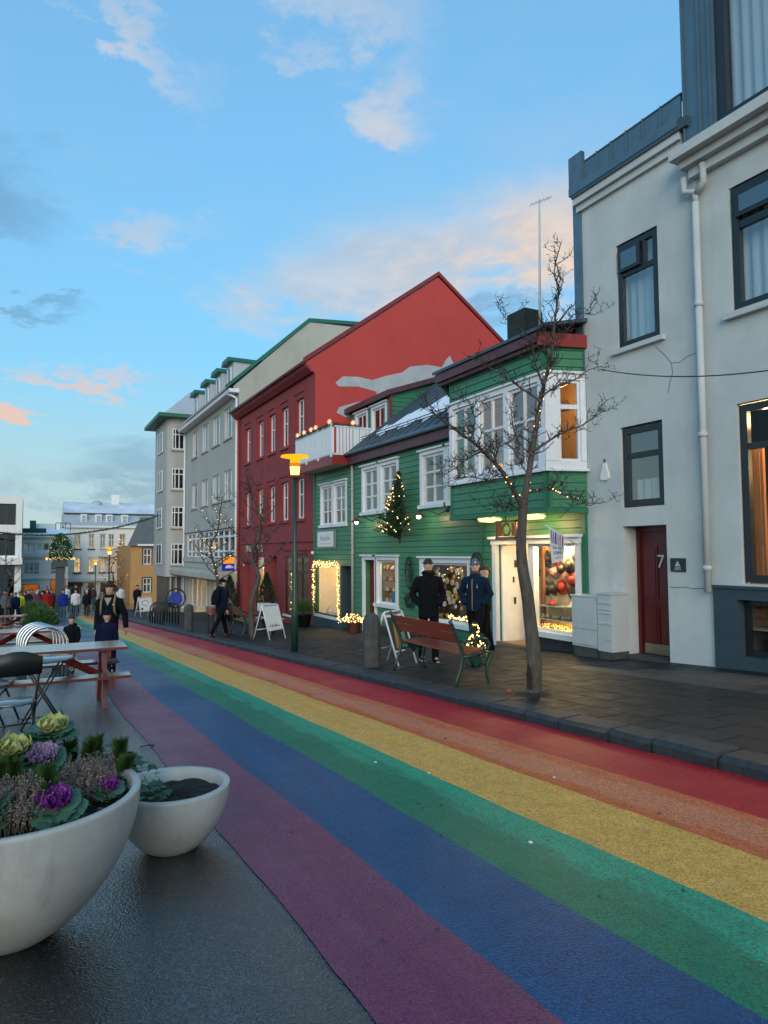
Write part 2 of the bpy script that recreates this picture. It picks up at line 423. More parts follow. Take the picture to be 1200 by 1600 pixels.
ORANGE = mat('ochre_render', (0.55, 0.29, 0.11), 0.8, 0.06, 1)
GROOF = mat('green_roof_edge', (0.012, 0.13, 0.075), 0.5, 0.1, 2)
LGREY = mat('light_roof_sheet', (0.42, 0.45, 0.47), 0.5, 0.08, 1.5)
DGREY = mat('dark_grey_paint', (0.035, 0.04, 0.045), 0.55, 0.15, 3)
CURT = mat('curtain_cloth', (0.72, 0.74, 0.74), 0.9, 0.05, 4)
WOOD = mat('varnished_wood', (0.30, 0.12, 0.035), 0.4, 0.25, 3, stretch=(8, 8, 1))
ROOMD = mat('dim_room', (0.16, 0.15, 0.14), 0.9, 0.1, 1)
ROOMW = mat('warm_room', (0.62, 0.46, 0.26), 0.85, 0.08, 1.5)
ROOMC = mat('cream_room', (0.75, 0.66, 0.50), 0.85, 0.06, 1.5)
BULB = emis('lamp_bulb', (1.0, 0.74, 0.40), 14)
FAIRY = emis('fairy_bulb', (1.0, 0.58, 0.20), 2.6)
IRON = mat('black_iron', (0.012, 0.016, 0.016), 0.45, 0.1, 6)
PGREEN = mat('dark_green_iron', (0.010, 0.045, 0.032), 0.4, 0.12, 6, 0.05, 60)
STONE = mat('basalt', (0.055, 0.060, 0.058), 0.8, 0.35, 9, 0.7, 35)
TERRA = mat('terracotta', (0.30, 0.10, 0.045), 0.8, 0.12, 6)
CHROME = mat('steel_tube', (0.55, 0.57, 0.58), 0.28, 0.06, 4, metal=1.0)

# ------------------------------------------------------------------ ground, road, rainbow, kerb, pavement
def wet(name, col, rough, wear, wcol=(0.05, 0.055, 0.06), light=None, grain=1.0, spec=0.5, coat=0.0, speck=0.5, band=None):
    m = bpy.data.materials.new(name); m.use_nodes = True; nt = m.node_tree; N = nt.nodes; L = nt.links; b = N['Principled BSDF']
    tc = N.new('ShaderNodeTexCoord')
    def nz(s, det, st=(1, 1, 1), ro=0.6):
        mp = N.new('ShaderNodeMapping'); mp.inputs[3].default_value = st; L.new(tc.outputs['Object'], mp.inputs[0])
        n = N.new('ShaderNodeTexNoise'); n.inputs['Scale'].default_value = s; n.inputs['Detail'].default_value = det; n.inputs['Roughness'].default_value = ro
        L.new(mp.outputs[0], n.inputs['Vector']); return n.outputs[0]
    def ramp(v, a, b_, lo=0.0, hi=1.0):
        r = N.new('ShaderNodeMapRange'); r.inputs[1].default_value = a; r.inputs[2].default_value = b_; r.inputs[3].default_value = lo; r.inputs[4].default_value = hi; L.new(v, r.inputs[0]); return r.outputs[0]
    def mx(f, a, c, bl='MIX'):
        n = N.new('ShaderNodeMix'); n.data_type = 'RGBA'; n.blend_type = bl
        if hasattr(f, 'links') or hasattr(f, 'node'): L.new(f, n.inputs[0])
        else: n.inputs[0].default_value = f
        for s, x in ((n.inputs[6], a), (n.inputs[7], c)):
            if isinstance(x, tuple): s.default_value = (*x, 1)
            else: L.new(x, s)
        return n.outputs[2]
    big = nz(0.55, 6); fine = nz(150, 2, ro=0.7); mid = nz(9, 6, ro=0.7); streak = nz(1.3, 8, (2.6, 0.16, 1), 0.7)
    vor = N.new('ShaderNodeTexVoronoi'); vor.inputs['Scale'].default_value = 95; L.new(tc.outputs['Object'], vor.inputs['Vector'])
    sv = N.new('ShaderNodeSeparateColor'); L.new(vor.outputs['Color'], sv.inputs[0])
    c = mx(ramp(mid, 0.35, 0.65), tuple(x * 0.82 for x in col), tuple(min(1, x * 1.12) for x in col))
    c = mx(ramp(streak, 0.46, 0.66, 0, 0.6), c, light or tuple(min(1, x * 1.25 + 0.03) for x in col))
    if band:                                   # strip of paint worn or renewed along the wheel track
        sx = N.new('ShaderNodeSeparateXYZ'); L.new(tc.outputs['Object'], sx.inputs[0])
        def M2(o, a, b_):
            n = N.new('ShaderNodeMath'); n.operation = o
            for i, q in enumerate((a, b_)):
                if q is None: continue
                if isinstance(q, (int, float)): n.inputs[i].default_value = q
                else: L.new(q, n.inputs[i])
            return n.outputs[0]
        dist = M2('ABSOLUTE', M2('SUBTRACT', sx.outputs[0], band[0]), None); wob = M2('MULTIPLY', M2('SUBTRACT', nz(3.0, 8, (1.5, 0.5, 1), 0.7), 0.5), 0.5)
        c = mx(ramp(M2('ADD', dist, wob), band[1] * 1.1, band[1] * 0.75, 0, band[3]), c, band[2])
    c = mx(ramp(nz(1.1, 9, (3.0, 0.10, 1), 0.75), 0.57, 0.68, 0, 0.45), c, tuple(x * 0.45 + 0.012 for x in col))
    c = mx(ramp(sv.outputs[0], 0.55, 1.0, 0, speck), c, tuple(x * 0.35 for x in col))
    c = mx(ramp(sv.outputs[1], 0.80, 1.0, 0, speck), c, wcol)
    c = mx(ramp(vor.outputs['Distance'], 0.45, 0.75, 0, 0.55), c, tuple(x * 0.3 for x in col))
    c = mx(ramp(nz(2.2, 9, (1.6, 0.35, 1), 0.75), 0.57, 0.66, 0, wear), c, wcol)
    L.new(c, b.inputs['Base Color'])
    r = ramp(big, 0.35, 0.65, rough - 0.09, rough + 0.12); L.new(r, b.inputs['Roughness'])
    b.inputs['Specular IOR Level'].default_value = spec
    ad = N.new('ShaderNodeMath'); ad.operation = 'ADD'; L.new(vor.outputs[0], ad.inputs[0]); L.new(fine, ad.inputs[1])
    bp = N.new('ShaderNodeBump'); bp.inputs['Strength'].default_value = 0.75 * grain; bp.inputs['Distance'].default_value = 0.005
    L.new(vor.outputs['Distance'], bp.inputs['Height']); L.new(bp.outputs[0], b.inputs['Normal'])
    if coat:
        b.inputs['Coat Weight'].default_value = coat; L.new(ramp(big, 0.35, 0.65, 0.05, 0.13), b.inputs['Coat Roughness'])
        bc = N.new('ShaderNodeBump'); bc.inputs['Strength'].default_value = 0.45; bc.inputs['Distance'].default_value = 0.006; L.new(vor.outputs['Distance'], bc.inputs['Height']); L.new(bc.outputs[0], b.inputs['Coat Normal'])
    MATS[name] = m; return m
ASPH = wet('wet_asphalt', (0.006, 0.012, 0.015), 0.30, 0.25, (0.055, 0.072, 0.078), (0.010, 0.018, 0.022), 1.3, 0.6, 1.0, 0.9)
def strip(x0, x1, h, ys, wob=0.0):
    mb = MB(); L = len(ys); vs = []
    for i, y in enumerate(ys):
        for x in (x0, x1): vs.append((x + (rnd.uniform(-wob, wob)), y, gz(y) + h))
    return mb.add(vs, [(2 * i, 2 * i + 1, 2 * i + 3, 2 * i + 2) for i in range(L - 1)])
road = struct(strip(-140, 140, 0.0, [-80, -20, 0, 20, 48, 60, 90, 140, 420]).build('road', ASPH))
RAIN = [('purple_stripe', (0.205, 0.030, 0.100), 0.42, (0.26, 0.07, 0.14), 0.25, 0.30, None), ('blue_stripe', (0.000, 0.082, 0.215), 0.42, (0.001, 0.118, 0.28), 0.18, 0.20, None),
        ('green_stripe', (0.000, 0.215, 0.110), 0.45, (0.001, 0.28, 0.155), 0.2, 0.14, (2.56, 0.15, (0.001, 0.44, 0.26), 0.85)), ('yellow_stripe', (0.92, 0.46, 0.095), 0.6, (0.92, 0.53, 0.17), 0.3, 0.0, None),
        ('orange_stripe', (0.76, 0.155, 0.045), 0.55, (0.78, 0.25, 0.12), 0.3, 0.0, (3.46, 0.15, (0.78, 0.34, 0.20), 0.5)), ('red_stripe', (0.58, 0.015, 0.028), 0.5, (0.64, 0.05, 0.065), 0.3, 0.05, None)]
ys = [-8 + 0.2 * i for i in range(int(56 / 0.2) + 1)]
EDGES = [[e + 0.010 * math.sin(y * 1.7 + e * 9) + rnd.uniform(-.005, .005) for y in ys] for e in (1.02, 1.545, 2.08, 2.655, 3.22, 3.75, 4.415)]
for k, (nm, c, ro, li, sp_, ct_, bd_) in enumerate(RAIN):
    vs = [(EDGES[k + q][i], y, gz(y) + 0.004) for i, y in enumerate(ys) for q in (0, 1)]
    MB().add(vs, [(2 * i, 2 * i + 1, 2 * i + 3, 2 * i + 2) for i in range(len(ys) - 1)]).build(nm, wet(nm, c, ro, 0.28, tuple(x * 0.5 + 0.010 for x in c), li, 0.8, sp_, ct_, 0.42, bd_), road, fix=False)
KERB = mat('kerb_basalt', (0.028, 0.034, 0.038), 0.6, 0.35, 7, 0.6, 30)
kerb = struct(strip(4.43, 4.72, 0.02, [-8, 0, 24, 48]).build('kerb', KERB))
def kerbmesh():
    mb = MB(); r = lambda s: rnd.uniform(-s, s)
    lo = [(0.0, 0.0), (0.30, 0.0), (0.30, 1.0), (0.0, 1.0)]
    v = [(x, y, -0.12) for x, y in lo] + [(x + r(.022) - (0.006 if x == 0 else 0), y + r(.008), 0.074 + r(.014)) for x, y in lo] + [(0.04 + r(.022), 0.035, 0.104 + r(.012)), (0.29, 0.02, 0.108), (0.29, 0.98, 0.108), (0.04 + r(.022), 0.965, 0.104 + r(.012))]
    mb.add(v, [(0, 1, 5, 4), (1, 2, 6, 5), (2, 3, 7, 6), (3, 0, 4, 7), (4, 5, 9, 8), (5, 6, 10, 9), (6, 7, 11, 10), (7, 4, 8, 11), (8, 9, 10, 11)])
    return mb.mesh('kerb_stone', KERB)
KM = [kerbmesh() for _ in range(5)]
y = 1.6
while y < 48:
    ln = rnd.uniform(0.42, 0.72)
    M = Matrix.Translation((4.425 + rnd.uniform(-.006, .006), y + 0.006, gz(y) + rnd.uniform(-.006, .006))) @ Matrix.Rotation(-math.atan(SLOPE), 4, 'X') @ Matrix.Diagonal((1, ln - 0.012, 1, 1))
    link('kerb_stone', rnd.choice(KM), kerb, M); y += ln
PAV = mat('paving_slab', (0.013, 0.017, 0.019), 0.60, 0.45, 4, 0.5, 45, rvar=0.12, spec=0.3)
def add_random(m):
    nt = m.node_tree; ge = nt.nodes.new('ShaderNodeNewGeometry')
    for n in [n for n in nt.nodes if n.type == 'TEX_NOISE']: nt.links.new(ge.outputs['Position'], n.inputs['Vector'])
    nt = m.node_tree; N = nt.nodes; L = nt.links; b = N['Principled BSDF']; oi = N.new('ShaderNodeObjectInfo')
    mr = N.new('ShaderNodeMapRange'); mr.inputs[3].default_value = 0.78; mr.inputs[4].default_value = 1.3; L.new(oi.outputs['Random'], mr.inputs[0])
    mx = N.new('ShaderNodeMix'); mx.data_type = 'RGBA'; mx.blend_type = 'MULTIPLY'; mx.inputs[0].default_value = 1
    old = b.inputs['Base Color'].links[0].from_socket; L.new(old, mx.inputs[6]); L.new(mr.outputs[0], mx.inputs[7]); L.new(mx.outputs[2], b.inputs['Base Color'])
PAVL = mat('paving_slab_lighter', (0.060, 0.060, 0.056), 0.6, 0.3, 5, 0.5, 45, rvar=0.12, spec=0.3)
add_random(PAV); add_random(PAVL)
pave = struct(strip(4.72, 12.0, 0.0955, [-8, 0, 24, 48, 52]).build('pavement', mat('joint_sand', (0.013, 0.016, 0.017), 0.9, 0.2, 20)))
def slab(mt):
    e = 0.010
    v = [(0, 0, 0), (1, 0, 0), (1, 1, 0), (0, 1, 0), (0, 0, .7), (1, 0, .7), (1, 1, .7), (0, 1, .7), (e, e, 1), (1 - e, e, 1), (1 - e, 1 - e, 1), (e, 1 - e, 1)]
    return MB().add(v, [(0, 1, 5, 4), (1, 2, 6, 5), (2, 3, 7, 6), (3, 0, 4, 7), (4, 5, 9, 8), (5, 6, 10, 9), (6, 7, 11, 10), (7, 4, 8, 11), (8, 9, 10, 11)]).mesh('paving_slab', mt)
SLABS = (slab(PAV), slab(PAVL)); far = MB(); n_slab = 0
for i in range(10):
    x0 = 4.725 + i * 0.3875; y = 1.8 + (0.3 if i % 2 else 0.0)
    while y < 47.5:
        y1 = y + 0.6; x1 = x0 + 0.38; z = gz(y) + 0.06; dz = rnd.uniform(0.0422, 0.0434)
        if y < 19.2 and n_slab < 296:
            M = Matrix.Translation((x0, y, z)) @ Matrix.Rotation(-math.atan(SLOPE), 4, 'X') @ Matrix.Diagonal((x1 - x0, 0.594, dz, 1))
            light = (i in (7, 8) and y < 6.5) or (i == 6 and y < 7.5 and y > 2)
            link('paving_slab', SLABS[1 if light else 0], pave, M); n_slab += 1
        else:
            t = -SLOPE * 0.593
            far.add([(x0, y, z), (x1, y, z), (x1, y + .593, z + t), (x0, y + .593, z + t), (x0, y, z + dz), (x1, y, z + dz), (x1, y + .593, z + t + dz), (x0, y + .593, z + t + dz)], [(0, 1, 5, 4), (1, 2, 6, 5), (2, 3, 7, 6), (3, 0, 4, 7), (4, 5, 6, 7)])
        y = y1
far.build('paving_slabs_beyond', PAV, pave)['kind'] = 'stuff'

# ------------------------------------------------------------------ building helpers
def shell(parent, x0, x1, y0, y1, z0, z1, mt, name='side_wall', front=False):
    """back, sides (and top) closing a building behind its street front"""
    mb = MB(); mb.quad((x1, y0, z0), (x1, y1, z0), (x1, y1, z1), (x1, y0, z1))
    for y in (y0, y1): mb.quad((x0, y, z0), (x1, y, z0), (x1, y, z1), (x0, y, z1))
    return mb.build(name, mt, parent, fix=False)
def flat_roof(parent, x0, x1, y0, y1, z, mt, name='roof', t=0.15):
    return MB().box(x0, x1, y0, y1, z, z + t).build(name, mt, parent)
def room(parent, fr, u0, u1, z0, z1, d0, d1, mt, name='interior'):
    p = fr.p; mb = MB()
    mb.quad(p(u0, z0, d1), p(u1, z0, d1), p(u1, z1, d1), p(u0, z1, d1))
    mb.quad(p(u0, z0, d0), p(u1, z0, d0), p(u1, z0, d1), p(u0, z0, d1)); mb.quad(p(u0, z1, d0), p(u1, z1, d0), p(u1, z1, d1), p(u0, z1, d1))
    mb.quad(p(u0, z0, d0), p(u0, z1, d0), p(u0, z1, d1), p(u0, z0, d1)); mb.quad(p(u1, z0, d0), p(u1, z1, d0), p(u1, z1, d1), p(u1, z0, d1))
    return mb.build(name, mt, parent, fix=False)
def curtain(parent, fr, u0, u1, z0, z1, d=-0.25, mt=None, n=None):
    mb = MB(); n = n or max(6, int((u1 - u0) * 30)); vs = []
    for i in range(n + 1):
        u = u0 + (u1 - u0) * i / n; dd = d + 0.025 * math.sin(i * 1.35) + 0.012 * math.sin(i * 3.1)
        vs += [fr.p(u, z0, dd), fr.p(u, z1, dd)]
    mb.add(vs, [(2 * i, 2 * i + 2, 2 * i + 3, 2 * i + 1) for i in range(n)], True)
    return mb.build('curtain', mt or CURT, parent, fix=False)
def pipe(parent, fr, u, z0, z1, d=0.07, r=0.045, mt=None, name='drainpipe'):
    mb = MB().tube([fr.p(u, z0, d), fr.p(u, z1, d)], r, 12)
    z = z0 + 0.3
    while z < z1: mb.tube([fr.p(u, z, d), fr.p(u, z + 0.07, d)], r * 1.25, 12); z += 1.9
    return mb.build(name, mt or WHITE, parent)

# ------------------------------------------------------------------ white building with the dark dado (right edge of the street)
wb = thing('white_building', 'tall white building with dark blue dado and zinc clad top storey beside the drainpipe', 'building', (8.6, 6.4, gz(6.4)))
OP = [(4.45, 5.97, 4.67, 6.44), (2.6, 5.97, 0.93, 3.39), (3.4, 6.05, -0.06, 0.73, 0.22)]
wall('wall', wb, FS, 0.5, 6.46, -1.2, 7.12, OP, STUCCO, 0.16)
wall('dado', wb, Fr((8.55, 0, 0), (0, 1, 0), (-1, 0, 0)), 0.5, 6.39, -1.2, 0.86, [(3.42, 6.03, -0.045, 0.715, 0.20)], DADO, 0.05)
m_ = MB(); FS.box(m_, 0.5, 6.39, 0.861, 0.90, 0.0, 0.075); m_.build('dado_ledge', DADO, wb)
m_ = MB(); FS.box(m_, 0.5, 6.60, 6.98, 7.09, 0.0, 0.22); FS.box(m_, 0.5, 6.66, 7.092, 7.24, 0.0, 0.36); FS.box(m_, 0.5, 6.52, 6.84, 6.978, 0.0, 0.11); m_.build('cornice', STUCCO, wb)
w1 = window(wb, FS, 4.47, 5.95, 4.69, 6.42, (1,), (1.25, 0.5), BLACKF, -0.10, 0.10, 0.10, 0.08); ubox('mullion', FS, 5.18, 5.28, 5.86, 6.33, -0.095, -0.025, BLACKF, w1)
ubox('sill', FS, 4.35, 6.07, 4.58, 4.665, -0.1, 0.09, STUCCO, w1)
m_ = MB(); FS.box(m_, 5.30, 5.88, 5.98, 6.33, -0.02, 0.02); m_.build('vent_sash', BLACKF, w1)
ubox('vent_pane', FS, 5.37, 5.81, 6.04, 6.27, 0.021, 0.026, glass('sash_glass', (0.30, 0.38, 0.42), 3.0), w1)
curtain(wb, FS, 4.5, 6.1, 4.7, 6.4, -0.28)
w2 = window(wb, FS, 2.62, 5.95, 0.95, 3.37, (1.2, 1, 1), (1.9, 0.52), BLACKF, -0.12, 0.10, 0.09, 0.08, gl=SHOPGLASS)
rm = room(wb, FS, 2.4, 6.40, 0.3, 3.6, -0.165, -2.6, ROOMW)
m_ = MB(); FS.box(m_, 5.98, 6.36, 0.32, 2.85, -0.60, -0.55); m_.build('wood_panel', WOOD, rm); m_ = MB(); FS.box(m_, 5.30, 5.75, 0.32, 3.3, -1.3, -1.2); m_.build('wood_shelf', WOOD, rm)
m_ = MB(); FS.box(m_, 6.02, 6.32, 0.4, 1.45, -0.549, -0.53); m_.build('panel_moulding', WOOD, rm); m_ = MB(); FS.box(m_, 6.02, 6.32, 1.55, 2.78, -0.549, -0.53); m_.build('panel_moulding', WOOD, rm)
for i in range(3): MB().ball(FS.p(3.6 + i * 0.95, 3.0, -1.2), 0.10, 10, 8).build('ceiling_lamp', BULB, rm)
point('shop_light', FS.p(4.9, 2.6, -0.8), 46, WARM, 0.15, rm); point('shop_light', FS.p(5.7, 3.2, -0.35), 14, WARM, 0.1, rm)
w3 = window(wb, FS, 3.425, 6.025, -0.04, 0.71, (1, 1), (1,), BLACKF, -0.16, 0.07, 0.06, 0.06, gl=SHOPGLASS)
rm2 = room(wb, FS, 3.3, 6.15, -0.6, 0.9, -0.23, -1.6, ROOMD)
point('shop_light', FS.p(4.6, 0.6, -1.0), 2.5, WARM, 0.1, rm2)
m_ = MB(); FS.box(m_, 3.9, 5.62, -0.03, 0.47, -0.30, -0.28); pst = m_.build('poster_board', mat('poster_blue', (0.16, 0.33, 0.40), 0.6, 0.05, 2), wb)
m_ = MB()
for k in range(4):
    for j in range(3): FS.box(m_, 5.5 - k * 0.36 - 0.22 * rnd.random(), 5.52 - k * 0.36, 0.32 - j * 0.14, 0.38 - j * 0.14, -0.279, -0.276)
m_.build('poster_print', DADO, pst)['kind'] = 'stuff'
m_ = MB(); FS.box(m_, 5.66, 5.74, -0.04, 0.6, -0.27, -0.22); m_.build('wood_stick', mat('pale_wood', (0.5, 0.32, 0.15), 0.6), wb)
# zinc clad top storey
FZ = Fr((8.52, 0, 0), (0, 1, 0), (-1, 0, 0))
wall('zinc_wall', wb, FZ, 0.5, 6.56, 7.24, 11.2, [(3.0, 6.06, 7.36, 10.6)], ZINC, 0.2)
shell(wb, 8.52, 13, 0.5, 6.56, 7.1, 11.2, ZINC, 'zinc_side'); flat_roof(wb, 8.4, 13, 0.4, 6.6, 11.2, SLATE)
m_ = MB()
for u in (6.30, 6.57, 6.13): FZ.box(m_, u - 0.012, u + 0.012, 7.25, 11.2, 0.0, 0.035)
m_.build('standing_seam', ZINC, wb)
w4 = window(wb, FZ, 3.02, 6.04, 7.38, 10.58, (1.6, 1), (1.75, 0.8), BLACKF, -0.12, 0.13, 0.10, 0.10)
curtain(wb, FZ, 3.1, 6.03, 7.4, 10.4, -0.30)
pp = pipe(wb, FS, 6.44, 0.80, 6.45, 0.085, 0.05, STUCCO)
m_ = MB().tube([FS.p(6.44, 6.45, 0.085), FS.p(6.44, 6.60, 0.085), FS.p(6.62, 6.68, 0.09), FS.p(6.62, 6.90, 0.09)], 0.047, 10).tube([FS.p(6.44, 6.56, 0.085), FS.p(6.28, 6.68, 0.10), FS.p(6.28, 6.95, 0.12)], 0.047, 10)
m_.build('pipe_elbow', STUCCO, pp)
shell(wb, 8.6, 13, 0.5, 6.40, -1.2, 7.1, STUCCO)

# ------------------------------------------------------------------ white house number 7
h7 = thing('white_house', 'narrow white rendered house with red door number 7 and zinc parapet', 'house', (8.6, 7.6, gz(7.6)))
OP = [(7.20, 8.04, 4.70, 6.46), (7.21, 8.05, 2.08, 3.40), (7.19, 8.05, -1.2, 1.78, 0.36)]
wall('wall', h7, FS, 6.462, 8.85, -1.2, 7.45, OP, STUCCO, 0.14)
w1 = window(h7, FS, 7.22, 8.02, 4.72, 6.44, (1,), (1.25, 0.46), BLACKF, -0.09, 0.09, 0.08, 0.07); ubox('mullion', FS, 7.46, 7.53, 5.92, 6.36, -0.085, -0.025, BLACKF, w1)
ubox('sill', FS, 7.10, 8.14, 4.62, 4.695, -0.09, 0.08, STUCCO, w1)
m_ = MB(); FS.box(m_, 7.54, 7.98, 5.97, 6.36, -0.015, 0.02); m_.build('vent_sash', BLACKF, w1)
ubox('vent_pane', FS, 7.60, 7.92, 6.02, 6.30, 0.021, 0.026, MATS['sash_glass'], w1)
curtain(h7, FS, 7.3, 8.3, 4.7, 6.4, -0.26)
window(h7, FS, 7.23, 8.03, 2.10, 3.38, (1,), (1.0, 0.5), BLACKF, -0.11, 0.10, 0.09, 0.07)
curtain(h7, FS, 7.3, 7.98, 2.1, 2.55, -0.30)
m_ = MB(); FS.box(m_, 6.66, 8.90, 7.52, 7.70, -0.02, 0.12); FS.box(m_, 6.66, 8.88, 7.40, 7.518, 0, 0.06); m_.build('cornice', STUCCO, h7)
m_ = MB(); FS.box(m_, 6.66, 8.95, 7.70, 7.84, -0.1, 0.16); m_.build('parapet_base', ZINC, h7)
FP = Fr((8.50, 0, 0), (0, 1, 0), (-1, 0, 0)); us = [6.62, 6.98, 7.32, 7.66, 7.98, 8.30, 8.62]
for a, b in zip(us, us[1:]):
    ubox('parapet_panel', FP, a + 0.008, b - 0.008, 7.841, 8.19, -0.03, 0.0, ZINC, h7)
    ubox('panel_seam', FP, b - 0.008, b + 0.008, 7.841, 8.215, -0.03, 0.03, ZINC, h7)
ubox('parapet_panel', FP, 8.63, 8.95, 7.841, 8.40, -0.03, 0.05, ZINC, h7)
ubox('parapet_coping', FP, 6.60, 8.62, 8.191, 8.21, -0.16, 0.015, ZINC, h7)
m_ = MB().prism([(8.46, 8.95, 7.84), (10.6, 8.95, 7.84), (10.6, 8.95, 8.9), (8.46, 8.95, 8.40)], (0, -0.03, 0)); m_.build('parapet_return', LGREY, h7)
m_ = MB(); FS.box(m_, 8.80, 8.985, 3.9, 7.62, -0.05, 0.035); m_.build('corner_flashing', ZINC, h7)
shell(h7, 8.6, 13, 6.47, 8.84, -1.2, 7.6, STUCCO); flat_roof(h7, 8.45, 13, 6.5, 8.9, 7.64, SLATE)
FD = Fr((8.95, 0, 0), (0, 1, 0), (-1, 0, 0)); DOORR = mat('dark_red_door_paint', (0.10, 0.008, 0.010), 0.35, 0.1, 5, 0.05, 40)
m_ = MB(); FD.box(m_, 7.19, 8.05, -0.6, 1.78, -0.06, 0.0); dr = m_.build('door', DOORR, h7)
m_ = MB()
for a, b, c, d in ((7.30, 7.60, 0.62, 1.45), (7.66, 7.94, 0.62, 1.45), (7.30, 7.60, -0.10, 0.48), (7.66, 7.94, -0.10, 0.48)):
    FD.box(m_, a, b, c, d, 0.0, 0.018); FD.box(m_, a + 0.04, b - 0.04, c + 0.04, d - 0.04, 0.0185, 0.03)
m_.build('door_panel', DOORR, dr)
m_ = MB(); FD.box(m_, 7.19, 7.255, -0.6, 1.78, 0.0, 0.05); FD.box(m_, 7.985, 8.05, -0.6, 1.78, 0.0, 0.05); FD.box(m_, 7.255, 7.985, 1.70, 1.78, 0.0, 0.05); m_.build('door_frame', DOORR, dr)
ubox('kick_plate', FD, 7.28, 7.96, -0.27, -0.11, 0.001, 0.012, mat('dull_brass', (0.35, 0.33, 0.24), 0.4, metal=0.8), dr)
text('door_number', '7', 0.30, txm(FD, 7.575, 1.20, 0.036), mat('pale_metal', (0.55, 0.56, 0.52), 0.35, metal=0.6), dr, 0.008)
m_ = MB(); FD.box(m_, 7.31, 7.35, 0.50, 0.62, 0.0, 0.05); m_.ball(FD.p(7.33, 0.56, 0.07), 0.03); m_.build('door_handle', MATS['pale_metal'], dr)
m_ = MB().box(8.5, 8.96, 7.19, 8.05, -1.2, gz(7.6) + 0.13); m_.build('doorstep', STONE, h7)
m_ = MB(); FS.box(m_, 6.86, 7.12, 1.07, 1.27, 0.0, 0.02); pq = tag(m_.build('wall_plaque', BLACKF), 'small black square plaque with pale emblem on the wall beside the red door', 'plaque')
m_ = MB().prism([FS.p(6.99 + x, 1.17 + z, 0.021) for x, z in ((-.05, -.02), (.05, -.02), (.0, .06))], FS.N * 0.004)
for k in range(3): FS.box(m_, 6.94 - k * .004, 7.04 + k * .004, 1.13 - k * 0.018, 1.138 - k * 0.018, 0.021, 0.024)
m_.build('plaque_emblem', MATS['pale_metal'], pq)
o_ = MB(); pts = [(0, .17), (.03, .15), (.045, .08), (.085, -.02), (.10, -.10), (.05, -.135), (0, -.125), (-.05, -.135), (-.10, -.10), (-.085, -.02), (-.045, .08), (-.03, .15)]
o_.prism([FS.p(8.39 + a, 2.70 + b, 0.0) for a, b in pts], FS.N * 0.03); orn = tag(o_.build('wall_ornament', CREAM), 'white bell shaped relief ornament on the wall near the green bay', 'ornament')
m_ = MB().tube([FS.p(8.39, 2.87, .02), FS.p(8.39, 2.93, .02)], 0.012, 6); m_.build('hook', IRON, orn)
# dado-less cracked band: hairline crack as thin groove pieces
m_ = MB(); pts = [onX(x, y, 8.597) for x, y in ((1046, 917), (1058, 918), (1070, 917), (1082, 920), (1094, 919), (1106, 920))]
m_.tube(pts, 0.004, 5); pts = [onX(x, y, 8.597) for x, y in ((1098, 548), (1075, 556), (1062, 566), (1049, 567), (1040, 556), (1024, 541))]; m_.tube(pts, 0.003, 5)
m_.tube([onX(x, y, 8.597) for x, y in ((1049, 567), (1051, 582), (1046, 600), (1044, 614))], 0.003, 5)
m_.build('wall_crack', DADO, h7)['kind'] = 'stuff'

# ------------------------------------------------------------------ service cabinets by the red door
CAB = mat('cabinet_grey', (0.50, 0.53, 0.53), 0.5, 0.06, 3, grime=0.2)
for (ya, yb, xa, xb, h, lab) in ((8.05, 8.62, 8.22, 8.56, 0.98, 'grey two door service cabinet on concrete foot beside the hat shop window'), (7.98, 8.03, 0, 0, 0, '')):
    if not h: continue
    g0 = gz(8.4) + 0.10
    c = thing('service_cabinet', lab, 'cabinet', (8.4, 8.35, g0), group='service cabinets at the white house')
    MB().box(xa, xb, 8.28, 8.86, g0 + 0.16, g0 + 0.98).build('body', CAB, c); MB().box(xa - .015, xb, 8.265, 8.875, g0 + 0.982, g0 + 1.01).build('lid', CAB, c)
    MB().box(xa + .02, xb, 8.29, 8.85, g0 - 0.1, g0 + 0.158).build('foot', STONE, c)
    for z0, z1 in ((0.46, 0.95), (0.20, 0.44)): MB().box(xa - 0.018, xa - 0.001, 8.30, 8.84, g0 + z0, g0 + z1).build('door', CAB, c)
g0 = gz(8.0) + 0.10
c = thing('service_cabinet', 'taller ribbed pale service cabinet next to the doorway of number 7', 'cabinet', (8.4, 8.1, g0), group='service cabinets at the white house')
MB().box(8.20, 8.58, 7.95, 8.25, g0 + 0.12, g0 + 1.02).build('body', CAB, c); MB().box(8.185, 8.58, 7.935, 8.262, g0 + 1.022, g0 + 1.05).build('lid', CAB, c); MB().box(8.21, 8.58, 7.96, 8.24, g0 - 0.1, g0 + 0.118).build('foot', STONE, c)
m_ = MB()
for z in (0.55, 0.72, 0.78, 0.88): m_.box(8.188, 8.199, 7.97, 8.23, g0 + z, g0 + z + 0.02)
m_.build('ribs', CAB, c)['kind'] = 'stuff'
MB().box(8.193, 8.199, 7.98, 8.06, g0 + 0.30, g0 + 0.325).build('sticker', mat('yellow_sticker', (0.5, 0.6, 0.05), 0.5), c)
